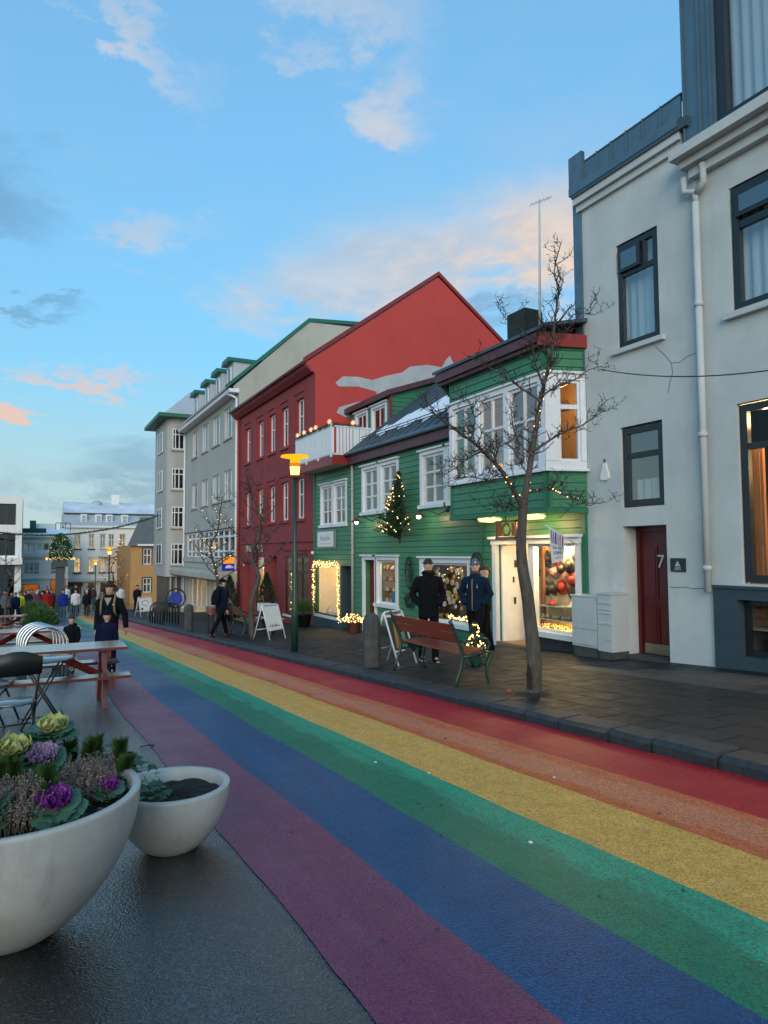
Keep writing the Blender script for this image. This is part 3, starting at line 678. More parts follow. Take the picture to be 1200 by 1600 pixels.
# ------------------------------------------------------------------ green timber house
gh = thing('green_house', 'green timber clad shop house with white windows, corner bay and balcony', 'house', (8.6, 14, gz(14)))
def trim(parent, fr, u0, u1, z0, z1, w=0.11, d=0.05, head=True, sill=True, mt=None, name='window_trim', foot=None):
    mb = MB(); zb = z0 if foot is None else foot
    fr.box(mb, u0 - w, u0, zb, z1, 0.0, d); fr.box(mb, u1, u1 + w, zb, z1, 0.0, d)
    fr.box(mb, u0 - w, u1 + w, z1 + .0005, z1 + w, 0.0, d + 0.004)
    if head: fr.box(mb, u0 - w - .05, u1 + w + .05, z1 + w + .001, z1 + w + 0.045, 0.0, d + 0.06)
    if sill: fr.box(mb, u0 - w - .04, u1 + w + .04, z0 - 0.09, z0 - 0.0005, 0.0, d + 0.05)
    return mb.build(name, mt or WHITE, parent)
# openings on the street front
pair1 = [(15.66, 16.56), (16.78, 17.68)]; pair2 = [(13.36, 14.36), (12.22, 13.16)]; pk = [(18.92, 19.80), (20.0, 20.86)]
OPU = [(a, b, 2.52, 3.74) for a, b in pair1] + [(a, b, 2.52, 3.74) for a, b in pair2]
S1W = (15.72, 16.78, -0.02, 1.16, 0.12); S1D = (16.94, 17.62, -1.6, 1.16, 0.22); S2 = (12.42, 14.36, -0.24, 1.12, 0.12); SF = (9.06, 11.36, -1.6, 1.52, 0.2)
wall('wall', gh, FS, 8.83, 18.36, -1.8, 4.4, OPU + [S1W, S1D, S2, SF, (9.0, 12.1, 2.3, 4.39, 0.02)], GREEN, 0.14)
ex = lambda o, w: (o[0] - w, o[1] + w, o[2] - w, o[3] + w)
CUT = [ex(o, 0.09) for o in OPU] + [ex(S1W, 0.1), ex(S1D, 0.1), ex(S2, 0.1), ex(SF, 0.1), (9.0, 12.26, 2.05, 4.4)]
siding(gh, FS, 8.90, 18.30, -0.95, 4.05, CUT, GREEN)
m_ = MB(); FS.box(m_, 8.83, 8.93, -1.2, 2.08, 0.0, 0.06); m_.build('corner_board', GTRIM, gh)
m_ = MB(); FS.box(m_, 11.86, 11.97, -0.7, 2.08, 0.0, 0.05); m_.build('corner_board', GTRIM, gh)
m_ = MB(); FS.box(m_, 11.98, 18.3, -1.8, -0.62, 0.0, 0.035); m_.build('plinth', DGREY, gh)
for a, b in pair1 + pair2:
    trim(gh, FS, a, b, 2.52, 3.74, 0.095)
    window(gh, FS, a, b, 2.52, 3.74, (1, 1), (1, 1, 1), WHITE, -0.06, 0.07, 0.045, 0.06)
m_ = MB()
for a, b in ((13.36, 14.36), (15.66, 16.56)): m_.ball(FS.p((a + b) / 2 - .1, 2.72, -0.35), 0.05)
m_.build('window_candle', BULB, gh)
point('room_light', FS.p(13.8, 3.0, -0.8), 6, WARM, 0.1, gh)
room(gh, FS, 12.0, 18.2, 2.1, 4.0, -0.3 + 0.15, -2.2, ROOMD, 'upper_room')
for a, b in pair1: curtain(gh, FS, a, a + 0.18, 2.5, 3.7, -0.22); curtain(gh, FS, b - 0.18, b, 2.5, 3.7, -0.22)
# souvenir shop window and door
RF = mat('red_shop_door', (0.16, 0.012, 0.010), 0.4, 0.1, 4)
trim(gh, FS, 15.72, 16.78, -0.02, 1.16, 0.10, 0.07); window(gh, FS, 15.72, 16.78, -0.02, 1.16, (1,), (1,), WHITE, -0.06, 0.05, 0.04, 0.06, gl=SHOPGLASS)
trim(gh, FS, 16.94, 17.62, -1.0, 1.16, 0.10, 0.07, sill=False)
m_ = MB(); FS.box(m_, 16.94, 17.06, -1.2, 1.16, -0.2, -0.14); FS.box(m_, 17.5, 17.62, -1.2, 1.16, -0.2, -0.14); FS.box(m_, 17.06, 17.5, 1.02, 1.16, -0.2, -0.14); FS.box(m_, 17.06, 17.5, -1.2, -0.75, -0.2, -0.14)
sd = m_.build('door', RF, gh); ubox('pane', FS, 17.06, 17.5, -0.75, 1.02, -0.175, -0.168, SHOPGLASS, sd)
r1 = room(gh, FS, 15.5, 17.8, -1.2, 1.5, -0.225, -1.8, ROOMW, 'shop_interior')
point('shop_light', FS.p(16.4, 1.35, -0.28), 9, WARM, 0.1, r1)
trim(gh, FS, 12.42, 14.36, -0.24, 1.12, 0.11, 0.07); window(gh, FS, 12.42, 14.36, -0.24, 1.12, (1,), (1,), WHITE, -0.06, 0.05, 0.04, 0.06, gl=SHOPGLASS)
r2 = room(gh, FS, 12.1, 15.3, -0.9, 1.5, -0.15, -0.9, mat('dark_shop', (0.10, 0.06, 0.03), 0.8, 0.2, 3), 'shop_interior')
point('shop_light', FS.p(13.6, 1.3, -0.3), 9, WARM, 0.1, r2)
PAL = [mat('goods_%s' % n, c, 0.5, 0.15, 8) for n, c in (('cream', (.62, .5, .33)), ('wood', (.35, .17, .06)), ('red', (.40, .03, .02)), ('blue', (.08, .25, .40)), ('dark', (.03, .025, .02)), ('gold', (.55, .33, .06)), ('pink', (.60, .24, .2)), ('white', (.7, .68, .6)))]
def goods(parent, fr, u0, u1, zs, d, seed, n, kinds, smin=0.05, smax=0.11):
    r = random.Random(seed)
    for z in zs:
        m = MB(); fr.box(m, u0, u1, z - 0.025, z, d - 0.16, d + 0.06); m.build('shelf', MATS['varnished_wood'], parent)
        u = u0 + 0.05
        while u < u1 - 0.05:
            s = r.uniform(smin, smax); m = MB(); k = r.random(); c = fr.p(u + s / 2, z + 0.003, d)
            if k < 0.4: m.lathe([(0.001, 0), (s * .5, 0), (s * .55, s * .5), (s * .3, s), (s * .34, s * 1.25), (0.001, s * 1.25)], c, 8)
            elif k < 0.7: m.ball(c + Vector((0, 0, s * .5)), s * 0.5, 8, 6)
            else: fr.box(m, u, u + s * .8, z + .003, z + s * r.uniform(.8, 1.6), d - s * .4, d + s * .3)
            m.build('souvenir', PAL[r.choice(kinds)], parent); u += s + r.uniform(0.01, 0.04)
goods(r1, FS, 16.0, 17.30, (-0.05, 0.28, 0.58, 0.88), -0.36, 3, 5, (0, 1, 2, 5, 7))
m_ = MB().tube([FS.p(16.35, 0.14, -0.26), FS.p(16.35, 0.14, -0.23)], 0.16, 20, True, False); m_.build('display_plate', PAL[3], r1)
m_ = MB()
for i in range(26): m_.ball(FS.p(17.25 + rnd.uniform(-.12, .12), -0.2 + i * 0.045, -0.30), 0.013, 6, 4)
m_.build('door_fairy_lights', FAIRY, r1)
goods(r2, FS, 12.6, 14.9, (-0.22,), -0.45, 9, 5, (1, 4, 5))
# cut birch discs strung in the second window
r_ = random.Random(5)
for i in range(70):
    u = r_.uniform(12.8, 14.9); z = r_.uniform(0.02, 1.0); s = r_.uniform(0.04, 0.075); d = r_.uniform(-0.50, -0.25)
    MB().tube([FS.p(u, z, d), FS.p(u + r_.uniform(-.006, .006), z, d + 0.03)], s, 12, True, False).build('wood_disc', PAL[r_.choice((0, 0, 5, 7))], r2)
m_ = MB()
for i in range(28): m_.ball(FS.p(12.55 + rnd.random() * 1.1, -0.18 + rnd.random() * 0.1, -0.2), 0.022, 6, 4)
for i in range(14): m_.ball(FS.p(r_.uniform(12.5, 14.3), r_.uniform(0.2, 1.0), -0.22), 0.012, 6, 4)
m_.build('window_lights', FAIRY, r2)
# hat shop front under the bay
m_ = MB(); FS.box(m_, 8.96, 9.06, -1.0, 1.52, 0.0, 0.10); FS.box(m_, 11.36, 11.47, -1.0, 1.52, 0.0, 0.10); FS.box(m_, 8.93, 11.50, 1.521, 1.63, 0.0, 0.11); FS.box(m_, 8.90, 11.53, 1.631, 1.68, 0.0, 0.17); m_.build('shopfront_frame', WHITE, gh)
wf = window(gh, FS, 9.06, 10.30, -0.10, 1.52, (1,), (1,), WHITE, -0.04, 0.05, 0.04, 0.07, gl=SHOPGLASS)
ubox('sill', FS, 8.98, 10.42, -0.20, -0.101, -0.1, 0.16, WHITE, wf)
m_ = MB(); FS.box(m_, 9.06, 10.30, -1.2, -0.205, -0.06, 0.03); m_.build('stallriser', DGREY, gh)
m_ = MB(); FS.box(m_, 10.301, 10.40, -1.0, 1.52, -0.14, 0.03); m_.build('shopfront_post', WHITE, gh)
FDo = Fr((8.6, 11.33, 0), (1, -0.12, 0), (0, -1, 0))
m_ = MB(); FDo.box(m_, 0.02, 0.85, -0.55, 1.50, 0.0, 0.045); sdr = m_.build('shop_door', WHITE, gh)
m_ = MB(); [FDo.box(m_, 0.12, 0.75, a, b, 0.0451, 0.05) for a, b in ((-0.4, 0.3), (0.45, 1.35))]; m_.build('door_panel', WHITE, sdr)
m_ = MB(); FDo.box(m_, 0.30, 0.36, 1.05, 1.20, 0.052, 0.056); FDo.box(m_, 0.26, 0.30, 0.74, 0.86, 0.052, 0.056); FDo.box(m_, 0.28, 0.33, 0.30, 0.44, 0.052, 0.056); m_.build('door_stickers', IRON, sdr)['kind'] = 'stuff'
FSi = Fr((9.0, 0, 0), (0, 1, 0), (-1, 0, 0))
m_ = MB(); FSi.box(m_, 10.41, 10.50, -0.8, 1.5, 0.0, 0.06); m_.build('inner_post', WOOD, gh)
r3 = room(gh, FS, 8.95, 11.36, -0.62, 1.6, -0.21, -2.4, ROOMC, 'shop_interior')
point('shop_light', FS.p(9.75, 1.44, -0.25), 38, (1.0, 0.66, 0.28), 0.08, r3); point('shop_light', FS.p(10.9, 1.42, -1.3), 34, (1.0, 0.66, 0.32), 0.08, r3); point('shop_light', FS.p(9.7, 0.05, -0.26), 3.2, (1.0, 0.60, 0.16), 0.05, r3)
[MB().ball(FS.p(a, 1.40, -0.3), 0.045).build('spot_lamp', BULB, r3) for a in (9.25, 9.95)]
FB = Fr((9.12, 0, 0), (0, 1, 0), (-1, 0, 0))
m_ = MB()
for i in range(9): FB.box(m_, 9.42 + i * 0.15, 9.56 + i * 0.15, -0.6, 1.6, 0.0, 0.012)
m_.build('plank_backing', PAL[0], r3)['kind'] = 'stuff'
def hat(u, z, d, c, tilt):
    M = Matrix.Translation(FB.p(u, z, d)) @ Matrix.Rotation(R(-90), 4, 'Y') @ Matrix.Rotation(R(tilt), 4, 'X') @ Matrix.Rotation(R(tilt * 0.6), 4, 'Y')
    MB().lathe([(0.001, 0.10), (0.05, 0.10), (0.075, 0.085), (0.085, 0.02), (0.09, 0.005), (0.15, 0.0), (0.152, -0.008), (0.08, -0.006), (0.001, -0.004)], n=18).build('hat', PAL[c], r3, M)
hp = [(9.93, 1.25, 4), (9.64, 1.27, 2), (10.02, 1.02, 4), (9.76, 0.98, 6), (9.50, 1.05, 4), (9.26, 1.10, 4), (9.34, 0.94, 6), (9.98, 0.66, 4), (9.74, 0.66, 4), (9.52, 0.70, 2), (9.16, 0.62, 4), (9.18, 0.84, 2), (9.12, 1.30, 4), (10.08, 1.40, 5)]
for i, (u, z, c) in enumerate(hp): hat(u + 0.50, z, 0.03 + 0.03 * (i % 3), c, (-18, 12, 24, -8)[i % 4])
m_ = MB(); FS.box(m_, 9.3, 10.5, 0.33, 0.345, -0.48, -0.18); m_.build('glass_shelf', mat('shelf_glass', (0.5, 0.55, 0.5), 0.15), r3); m_ = MB(); FS.box(m_, 9.3, 10.5, 0.08, 0.095, -0.48, -0.18); m_.build('glass_shelf', MATS['shelf_glass'], r3)
MB().lathe([(0.001, 0.10), (0.06, 0.10), (0.08, 0.03), (0.17, 0.0), (0.165, -0.01), (0.001, 0)], FS.p(9.55, 0.36, -0.33), 18).build('hat', PAL[7], r3)
MB().lathe([(0.001, 0.09), (0.05, 0.08), (0.07, 0.03), (0.13, 0.0), (0.001, 0)], FS.p(10.15, 0.36, -0.33), 14).build('hat', PAL[2], r3)
goods(r3, FS, 9.3, 10.5, (0.10,), -0.34, 21, 4, (0, 1, 5, 7), 0.04, 0.08)
m_ = MB(); r_ = random.Random(3)
for i in range(150): m_.ball(FS.p(r_.uniform(9.12, 10.5), -0.09 + r_.uniform(0, 0.07), r_.uniform(-0.42, -0.14)), 0.012, 5, 4)
m_.build('window_lights', emis('golden_lights', (1.0, 0.50, 0.08), 1.6), r3)['kind'] = 'stuff'
m_ = MB(); m_.poly([FS.p(9.3, 0.6, -0.9)] + [FS.p(9.22 + 0.09 * (1 if i % 2 else .45) * math.cos(i * math.pi / 8), 0.62 + 0.09 * (1 if i % 2 else .45) * math.sin(i * math.pi / 8), -0.2) for i in range(16)][0:0] + [FS.p(9.16 + 0.06 * (1 if i % 2 else .45) * math.cos(i * math.pi / 8), 0.66 + 0.06 * (1 if i % 2 else .45) * math.sin(i * math.pi / 8), -0.18) for i in range(16)][1:]); m_.build('paper_star', emis('star_glow', (1, .75, .4), 1.6), r3)
m_ = MB().box(8.5, 9.5, 10.4, 11.36, -1.4, gz(10.9) + 0.16); m_.build('doorstep', mat('worn_step', (0.22, 0.16, 0.10), 0.8, 0.2, 6), gh)
# the bay above the hat shop
B0, B1, B2, B3 = (8.6, 8.84), (7.92, 9.05), (7.92, 12.06), (8.6, 12.26)
FBf = Fr((7.92, 0, 0), (0, 1, 0), (-1, 0, 0))
e_ = Vector((B1[0] - B0[0], B1[1] - B0[1], 0)); LE = e_.length
FBe = Fr((B0[0], B0[1], 0), e_, (-e_.y, e_.x, 0))
e2 = Vector((B3[0] - B2[0], B3[1] - B2[1], 0)); FBk = Fr((B2[0], B2[1], 0), e2, (-e2.y, e2.x, 0))
ZB0, ZB1, ZW0, ZW1 = 2.06, 5.02, 2.92, 4.36
OB = [(9.22, 10.06, ZW0, ZW1), (10.20, 11.00, ZW0, ZW1), (11.14, 11.94, ZW0, ZW1)]
wall('bay_wall', gh, FBf, 9.05, 12.06, ZB0, ZB1, OB, GREEN, 0.1); OE = [(0.10, 0.50, ZW0 + .02, ZW1 + .0)]
wall('bay_wall', gh, FBe, 0, LE, ZB0, ZB1, OE, GREEN, 0.1); wall('bay_wall', gh, FBk, 0, e2.length, ZB0, ZB1, [], GREEN, 0.1)
siding(gh, FBf, 9.12, 12.0, ZB0 + .08, ZB1, [(9.0, 12.1, 2.80, 4.52)], GREEN); siding(gh, FBe, 0.0, LE - 0.06, ZB0 + .08, ZB1, [(-1, 2, 2.80, 4.52)], GREEN)
ubox('corner_board', FBf, 9.06, 9.13, ZB0, ZB1, 0, 0.04, GTRIM, gh); ubox('corner_board', FBf, 11.99, 12.05, ZB0, ZB1, 0, 0.04, GTRIM, gh); ubox('corner_board', FBe, LE - 0.07, LE - .005, ZB0, ZB1, 0, 0.04, GTRIM, gh)
m_ = MB().poly([(8.6, 8.84, ZB0), (7.9, 9.04, ZB0), (7.9, 12.07, ZB0), (8.6, 12.26, ZB0)]); m_.build('bay_soffit', GTRIM, gh, fix=False)
m_ = MB(); FBf.box(m_, 9.03, 12.08, ZB0 - .02, ZB0 + .07, -.01, 0.05); FBe.box(m_, 0, LE + .04, ZB0 - .021, ZB0 + .069, -.01, 0.05); m_.build('bay_skirt', GTRIM, gh)
m_ = MB(); FBf.box(m_, 9.05, 12.06, 2.80, 2.915, 0, 0.05); FBf.box(m_, 9.05, 12.06, 4.365, 4.47, 0, 0.05); FBf.box(m_, 8.99, 12.1, 2.76, 2.80, 0, 0.10); FBf.box(m_, 9.0, 12.1, 4.471, 4.51, 0, 0.09)
for a, b in ((9.05, 9.22), (10.06, 10.20), (11.0, 11.14), (11.94, 12.06)): FBf.box(m_, a, b, 2.916, 4.364, 0, 0.048)
FBe.box(m_, 0, LE + .05, 2.801, 2.935, 0, 0.05); FBe.box(m_, 0, LE + .05, 4.364, 4.469, 0, 0.05); FBe.box(m_, -.02, LE + .08, 2.761, 2.80, 0, 0.10); FBe.box(m_, -.02, LE + .08, 4.47, 4.509, 0, 0.09)
FBe.box(m_, 0, 0.10, 2.94, 4.36, 0, 0.048); FBe.box(m_, 0.50, LE + .045, 2.94, 4.36, 0, 0.048); m_.build('bay_window_trim', WHITE, gh)
for a, b, c, d in OB: window(gh, FBf, a, b, c, d, (1, 1), (1.35, 1), WHITE, -0.05, 0.055, 0.05, 0.06)
window(gh, FBe, 0.10, 0.50, ZW0 + .02, ZW1, (1,), (1.75, 0.8), WHITE, -0.05, 0.045, 0.08, 0.06, gl=SHOPGLASS)
rb = MB(); rb.quad((9.8, 8.9, 2.2), (9.8, 12.2, 2.2), (9.8, 12.2, 4.9), (9.8, 8.9, 4.9)); rb.quad((8.02, 9.1, 2.5), (9.8, 8.9, 2.5), (9.8, 12.2, 2.5), (8.02, 12.0, 2.5)); rb.quad((8.02, 9.1, 4.9), (9.8, 8.9, 4.9), (9.8, 12.2, 4.9), (8.02, 12.0, 4.9)); rb.quad((8.66, 8.86, 2.2), (9.8, 8.86, 2.2), (9.8, 8.86, 4.9), (8.66, 8.86, 4.9)); rb.quad((8.66, 12.24, 2.2), (9.8, 12.24, 2.2), (9.8, 12.24, 4.9), (8.66, 12.24, 4.9))
rb = rb.build('bay_room', mat('orange_room', (0.50, 0.27, 0.10), 0.9, 0.05, 1), gh, fix=False)
MB().lathe([(0.10, 0), (0.14, -0.16), (0.135, -0.16), (0.09, 0)], (8.9, 9.7, 4.2), 16).build('room_lamp', mat('lamp_cloth', (0.7, 0.5, 0.25), 0.8), rb); point('room_light', (9.0, 9.8, 4.35), 20, (1.0, 0.66, 0.30), 0.1, rb)
MB().lathe([(0.001, 0.14), (0.07, 0.13), (0.11, 0.0), (0.001, 0.0)], (8.25, 10.85, 2.98), 14).build('table_lamp', emis('table_lamp_glow', (1.0, 0.42, 0.08), 0.9), rb)
for u in (9.35, 10.35, 11.3): curtain(rb, FBf, u, u + 0.5, 2.55, 2.55 + 0.9, -0.35, mat('grey_blind', (0.45, 0.45, 0.42), 0.9, 0.05, 3), 10)
# bay roof: fascias and a roof rising to the ridge behind
m_ = MB().prism([(7.70, 8.98, 5.00), (7.70, 12.34, 5.00), (7.70, 12.34, 5.17), (7.70, 8.98, 5.17)], (0.05, 0, 0)); m_.prism([(7.76, 9.02, 4.93), (7.76, 12.30, 4.93), (7.76, 12.30, 5.0), (7.76, 9.02, 5.0)], (0.16, 0, 0)); m_.build('bay_fascia', PURPLE, gh)
m_ = MB().prism([(7.70, 8.97, 4.93), (8.62, 8.74, 4.93), (8.62, 8.74, 5.16), (7.70, 8.97, 5.17)], (0, 0.04, 0)); m_.build('bay_end_fascia', REDF, gh)
m_ = MB().prism([(7.66, 8.72, 5.18), (11.9, 8.72, 6.15), (11.9, 8.72, 6.23), (7.66, 8.72, 5.24)], (0, 3.66, 0)); m_.build('bay_roof', SLATE, gh)
m_ = MB().prism([(8.6, 12.30, 4.2), (7.75, 12.30, 5.0), (7.75, 12.30, 5.17), (11.5, 12.30, 6.1), (11.5, 12.30, 4.2)], (0, -0.04, 0)); m_.build('bay_cheek', GTRIM, gh)
# lamps under the bay
# main roof with snow, gutter and fascia
th = (8.35, 4.24); rg = (11.9, 7.0); sl = (rg[1] - th[1]) / (rg[0] - th[0])
m_ = MB().prism([(th[0], 12.28, th[1]), (rg[0], 12.28, rg[1]), (rg[0], 12.28, rg[1] + .08), (th[0], 12.28, th[1] + .08)], (0, 6.16, 0)); m_.build('roof', SLATE, gh)
m_ = MB().prism([(rg[0], 8.8, 7.0), (15.5, 8.8, 4.2), (15.5, 8.8, 4.3), (rg[0], 8.8, 7.08)], (0, 12.7, 0)); m_.build('rear_roof', SLATE, gh)
rs = (th[0], th[1] + .085)
def rp(t, y, h=0.0): return Vector((th[0] + t, y, th[1] + .083 + t * sl + h))
for i in range(13):
    yy = 12.5 + i * 0.48; MB().add([rp(0.02, yy - .015), rp(0.02, yy + .015), rp(3.5, yy + .015), rp(3.5, yy - .015), rp(0.02, yy - .01, .035), rp(0.02, yy + .01, .035), rp(3.5, yy + .01, .035), rp(3.5, yy - .01, .035)], [(0, 1, 5, 4), (1, 2, 6, 5), (2, 3, 7, 6), (3, 0, 4, 7), (4, 5, 6, 7)]).build('roof_seam', SLATE, gh)
m_ = MB(); nu, nv = 34, 14; vs = []; ok = {}
for i in range(nu + 1):
    for j in range(nv + 1):
        y = 12.45 + 5.4 * i / nu; edge = 0.16 * math.sin(i * 0.8) + 0.1 * math.sin(i * 2.1 + 1)
        t0, t1 = 0.55 + edge * 0.6, 1.45 + edge - 0.012 * (i - 12) ** 2 * 0.12
        t = t0 + (t1 - t0) * j / nv; h = 0.075 * (math.sin(math.pi * j / nv) ** 0.5 if 0 < j < nv else 0) * (math.sin(math.pi * i / nu) ** 0.3 if 0 < i < nu else 0) + rnd.uniform(-.006, .006)
        vs.append(rp(t, y, 0.006 + max(h, 0.0)))
m_.add(vs, [(i * (nv + 1) + j, (i + 1) * (nv + 1) + j, (i + 1) * (nv + 1) + j + 1, i * (nv + 1) + j + 1) for i in range(nu) for j in range(nv)], True); m_.build('roof_snow', SNOW, gh, fix=False)
m_ = MB()
for k in range(9): m_.tube([rp(0.42, 12.9 + k * 0.62, 0), rp(0.40, 12.9 + k * 0.62, 0.17)], 0.010, 6)
m_.tube([rp(0.40, 12.5, 0.16), rp(0.40, 18.2, 0.16)], 0.012, 6).tube([rp(0.41, 12.5, 0.09), rp(0.41, 18.2, 0.09)], 0.012, 6); m_.build('snow_guard', IRON, gh)
for (t, y) in ((1.9, 13.6), (1.9, 14.8)):
    m_ = MB().add([rp(t, y, .05), rp(t, y + .6, .05), rp(t + .7, y + .6, .05), rp(t + .7, y, .05), rp(t, y, 0), rp(t, y + .6, 0), rp(t + .7, y + .6, 0), rp(t + .7, y, 0)], [(0, 1, 2, 3), (0, 1, 5, 4), (1, 2, 6, 5), (2, 3, 7, 6), (3, 0, 4, 7)]); m_.build('skylight', MATS['sash_glass'], gh)
m_ = MB(); FS.box(m_, 12.28, 18.44, 3.98, 4.23, 0.0, 0.20); m_.build('fascia', PURPLE, gh)
m_ = MB().tube([(8.33, 12.3, 4.27), (8.33, 18.5, 4.27)], 0.055, 10); m_.build('gutter', ZINC, gh)
pipe(gh, FS, 18.38, -0.9, 4.15, 0.06, 0.042, GREYW)
# chimney, antenna mast
ch = MB().prism([(10.0, 12.1, 5.4), (10.5, 12.1, 5.4), (10.65, 12.25, 5.4), (10.65, 12.75, 5.4), (10.0, 12.75, 5.4)], (0, 0, 1.58)); ch.build('chimney', mat('dark_chimney', (0.020, 0.035, 0.030), 0.85, 0.3, 5, 0.4, 20), gh)
ant = thing('antenna', 'thin pale aerial mast with short crossbars beside the dark chimney', 'antenna', (9.95, 10.9, 5.6))
ap = onY(843, 515, 10.6); at_ = onY(843, 312, 10.6)
MB().tube([ap + Vector((0, 0, -.3)), at_], [0.028, 0.018], 8).build('mast', mat('pale_mast', (0.6, 0.62, 0.62), 0.4), ant)
m_ = MB().tube([at_ + Vector((-.16, .1, -.10)), at_ + Vector((.22, -.1, .06))], 0.008, 5)
for k in range(6): c_ = at_ + Vector((-.14 + .065 * k, .09 - .036 * k, -.09 + .027 * k)); m_.tube([c_ + Vector((.03, .09, 0)), c_ - Vector((.03, .09, 0))], 0.005, 4)
m_.build('crossbars', MATS['pale_mast'], ant)
# Kaolin shop section: wall, sign, lit display, recessed entrance
KD = (19.42, 21.42, -0.66, 0.96, 0.12); KO = (18.50, 19.36, -1.9, 0.96, 0.9)
OK_ = [(a, b, 2.26, 3.5) for a, b in pk]
wall('wall', gh, FS, 18.36, 21.50, -2.2, 4.1, OK_ + [KD, KO], GREEN, 0.14)
siding(gh, FS, 18.44, 21.44, 1.02, 4.0, [ex(o, 0.08) for o in OK_], GREEN)
ubox('corner_board', FS, 21.42, 21.50, -1.8, 4.0, 0, 0.06, GTRIM, gh); ubox('corner_board', FS, 18.36, 18.50, -1.8, 1.0, 0, 0.05, GTRIM, gh)
m_ = MB(); FS.box(m_, 19.37, 21.42, -2.2, -0.68, 0, 0.05); m_.build('plinth', DADO, gh)
for a, b in pk: trim(gh, FS, a, b, 2.26, 3.5, 0.08); window(gh, FS, a, b, 2.26, 3.5, (1, 1), (1, 1, 1), WHITE, -0.06, 0.06, 0.04, 0.06)
room(gh, FS, 18.4, 21.4, 1.9, 3.9, -0.15, -1.8, ROOMD, 'upper_room')
for a, b in pk: curtain(gh, FS, a + .05, b - .05, 2.3, 3.5, -0.28)
wk = window(gh, FS, 19.42, 21.42, -0.66, 0.96, (1,), (1,), DGREY, -0.06, 0.05, 0.04, 0.05, gl=SHOPGLASS); ubox('sill', FS, 19.36, 21.46, -0.74, -0.661, -0.1, 0.07, WHITE, wk)
r4 = room(gh, FS, 19.42, 21.45, -0.9, 1.2, -0.125, -1.3, ROOMC, 'shop_interior'); point('shop_light', FS.p(20.4, 1.05, -0.6), 22, (1.0, 0.68, 0.34), 0.1, r4)
m_ = MB(); FS.box(m_, 19.75, 19.80, -0.9, 1.2, -1.25, -0.5); m_.build('inner_panel', ROOMW, r4)
m_ = MB()
for k, (u, s) in enumerate(((20.9, .09), (20.6, .06), (20.35, .05), (20.0, .07), (21.1, .05), (19.95, .10))): m_.lathe([(0.001, 0), (s, 0), (s * 1.1, s), (s * .5, s * 2), (s * .6, s * 2.5)], FS.p(u - .1, -0.62, -0.24), 10)
m_.build('pottery', PAL[7], r4)['kind'] = 'stuff'
room(gh, FS, 18.502, 19.358, -1.8, 0.957, -0.002, -0.9, DADO, 'entrance_lining')
m_ = MB(); FS.box(m_, 18.5, 19.37, -1.8, 0.955, -0.88, -0.84); m_.build('entrance_door_leaf', DADO, gh)
sg = thing('shop_sign', 'white KAOLIN sign board in grey frame on the green boards', 'sign', FS.p(20.4, 1.5, 0.05))
m_ = MB(); FS.box(m_, 19.66, 21.12, 1.50, 2.10, 0.03, 0.09); m_.build('sign_frame', mat('sign_frame_grey', (0.20, 0.24, 0.24), 0.5), sg)
m_ = MB(); FS.box(m_, 19.74, 21.04, 1.56, 2.04, 0.091, 0.10); m_.build('sign_face', WHITE, sg)
text('sign_lettering', 'Kaolin', 0.24, txm(FS, 20.39, 1.83, 0.102), mat('letter_grey', (0.16, 0.20, 0.19), 0.5), sg, 0.003, 'CENTER', 1.25)
m_ = MB(); FS.box(m_, 19.95, 20.85, 1.645, 1.655, 0.101, 0.104); m_.build('sign_rule', MATS['letter_grey'], sg)
gl = thing('light_garland', 'dense warm fairy light garland framing the kaolin display window', 'fairy lights', FS.p(20.4, 0.9, 0.05))
path = [(21.46, -0.6), (21.46, 1.0), (19.45, 1.0), (19.40, -0.75)]; m_ = MB(); g_ = MB(); r_ = random.Random(8)
for (a, b), (c, d) in zip(path, path[1:]):
    n = int(math.hypot(c - a, d - b) / 0.016)
    for i in range(n):
        t = i / n; m_.ball(FS.p(a + (c - a) * t + r_.gauss(0, .045), b + (d - b) * t + r_.gauss(0, .045), 0.05 + r_.uniform(0, .05)), 0.013, 5, 4)
    g_.tube([FS.p(a, b, .05), FS.p(c, d, .05)], 0.018, 6)
m_.build('bulbs', FAIRY, gl)['kind'] = 'stuff'; g_.build('wire', IRON, gl)
point('garland_light', FS.p(20.4, 0.9, 0.35), 3, WARM, 0.4, gl)
# balcony over the kaolin shop, set back top floor
m_ = MB().box(7.98, 9.9, 18.50, 21.50, 4.0, 4.14); m_.build('balcony_slab', GREYW, gh)
m_ = MB().box(7.93, 7.975, 18.45, 21.50, 3.98, 4.26).box(7.975, 8.6, 18.45, 18.495, 3.98, 4.26); m_.build('balcony_edge', REDF, gh)
FBa = Fr((7.95, 0, 0), (0, 1, 0), (-1, 0, 0)); FBb = Fr((7.95, 18.47, 0), (1, 0, 0), (0, -1, 0))
bal = MB(); FBa.box(bal, 18.47, 22.0 - .5, 5.10, 5.15, -.05, .05); FBa.box(bal, 18.47, 21.5, 4.27, 4.32, -.03, .03); FBb.box(bal, 0.05, 1.3, 5.10, 5.15, -.05, .05); FBb.box(bal, 0.05, 0.95, 4.27, 4.32, -.03, .03); bal = bal.build('balcony_rail', WHITE, gh)
for i in range(27):
    u = 18.55 + i * 0.11
    if u < 21.45: ubox('picket', FBa, u, u + 0.085, 4.30, 5.11, 0.031, 0.05, WHITE, bal)
for i in range(11):
    u = 0.10 + i * 0.11; ubox('picket', FBb, u, u + 0.085, 4.30 + max(0, (u - 0.35)) * 0.75, 5.11, 0.031, 0.05, WHITE, bal)
for u in (18.47, 19.5, 20.5, 21.42): ubox('post', FBa, u, u + 0.09, 4.2, 5.20, -0.04, 0.055, WHITE, bal)
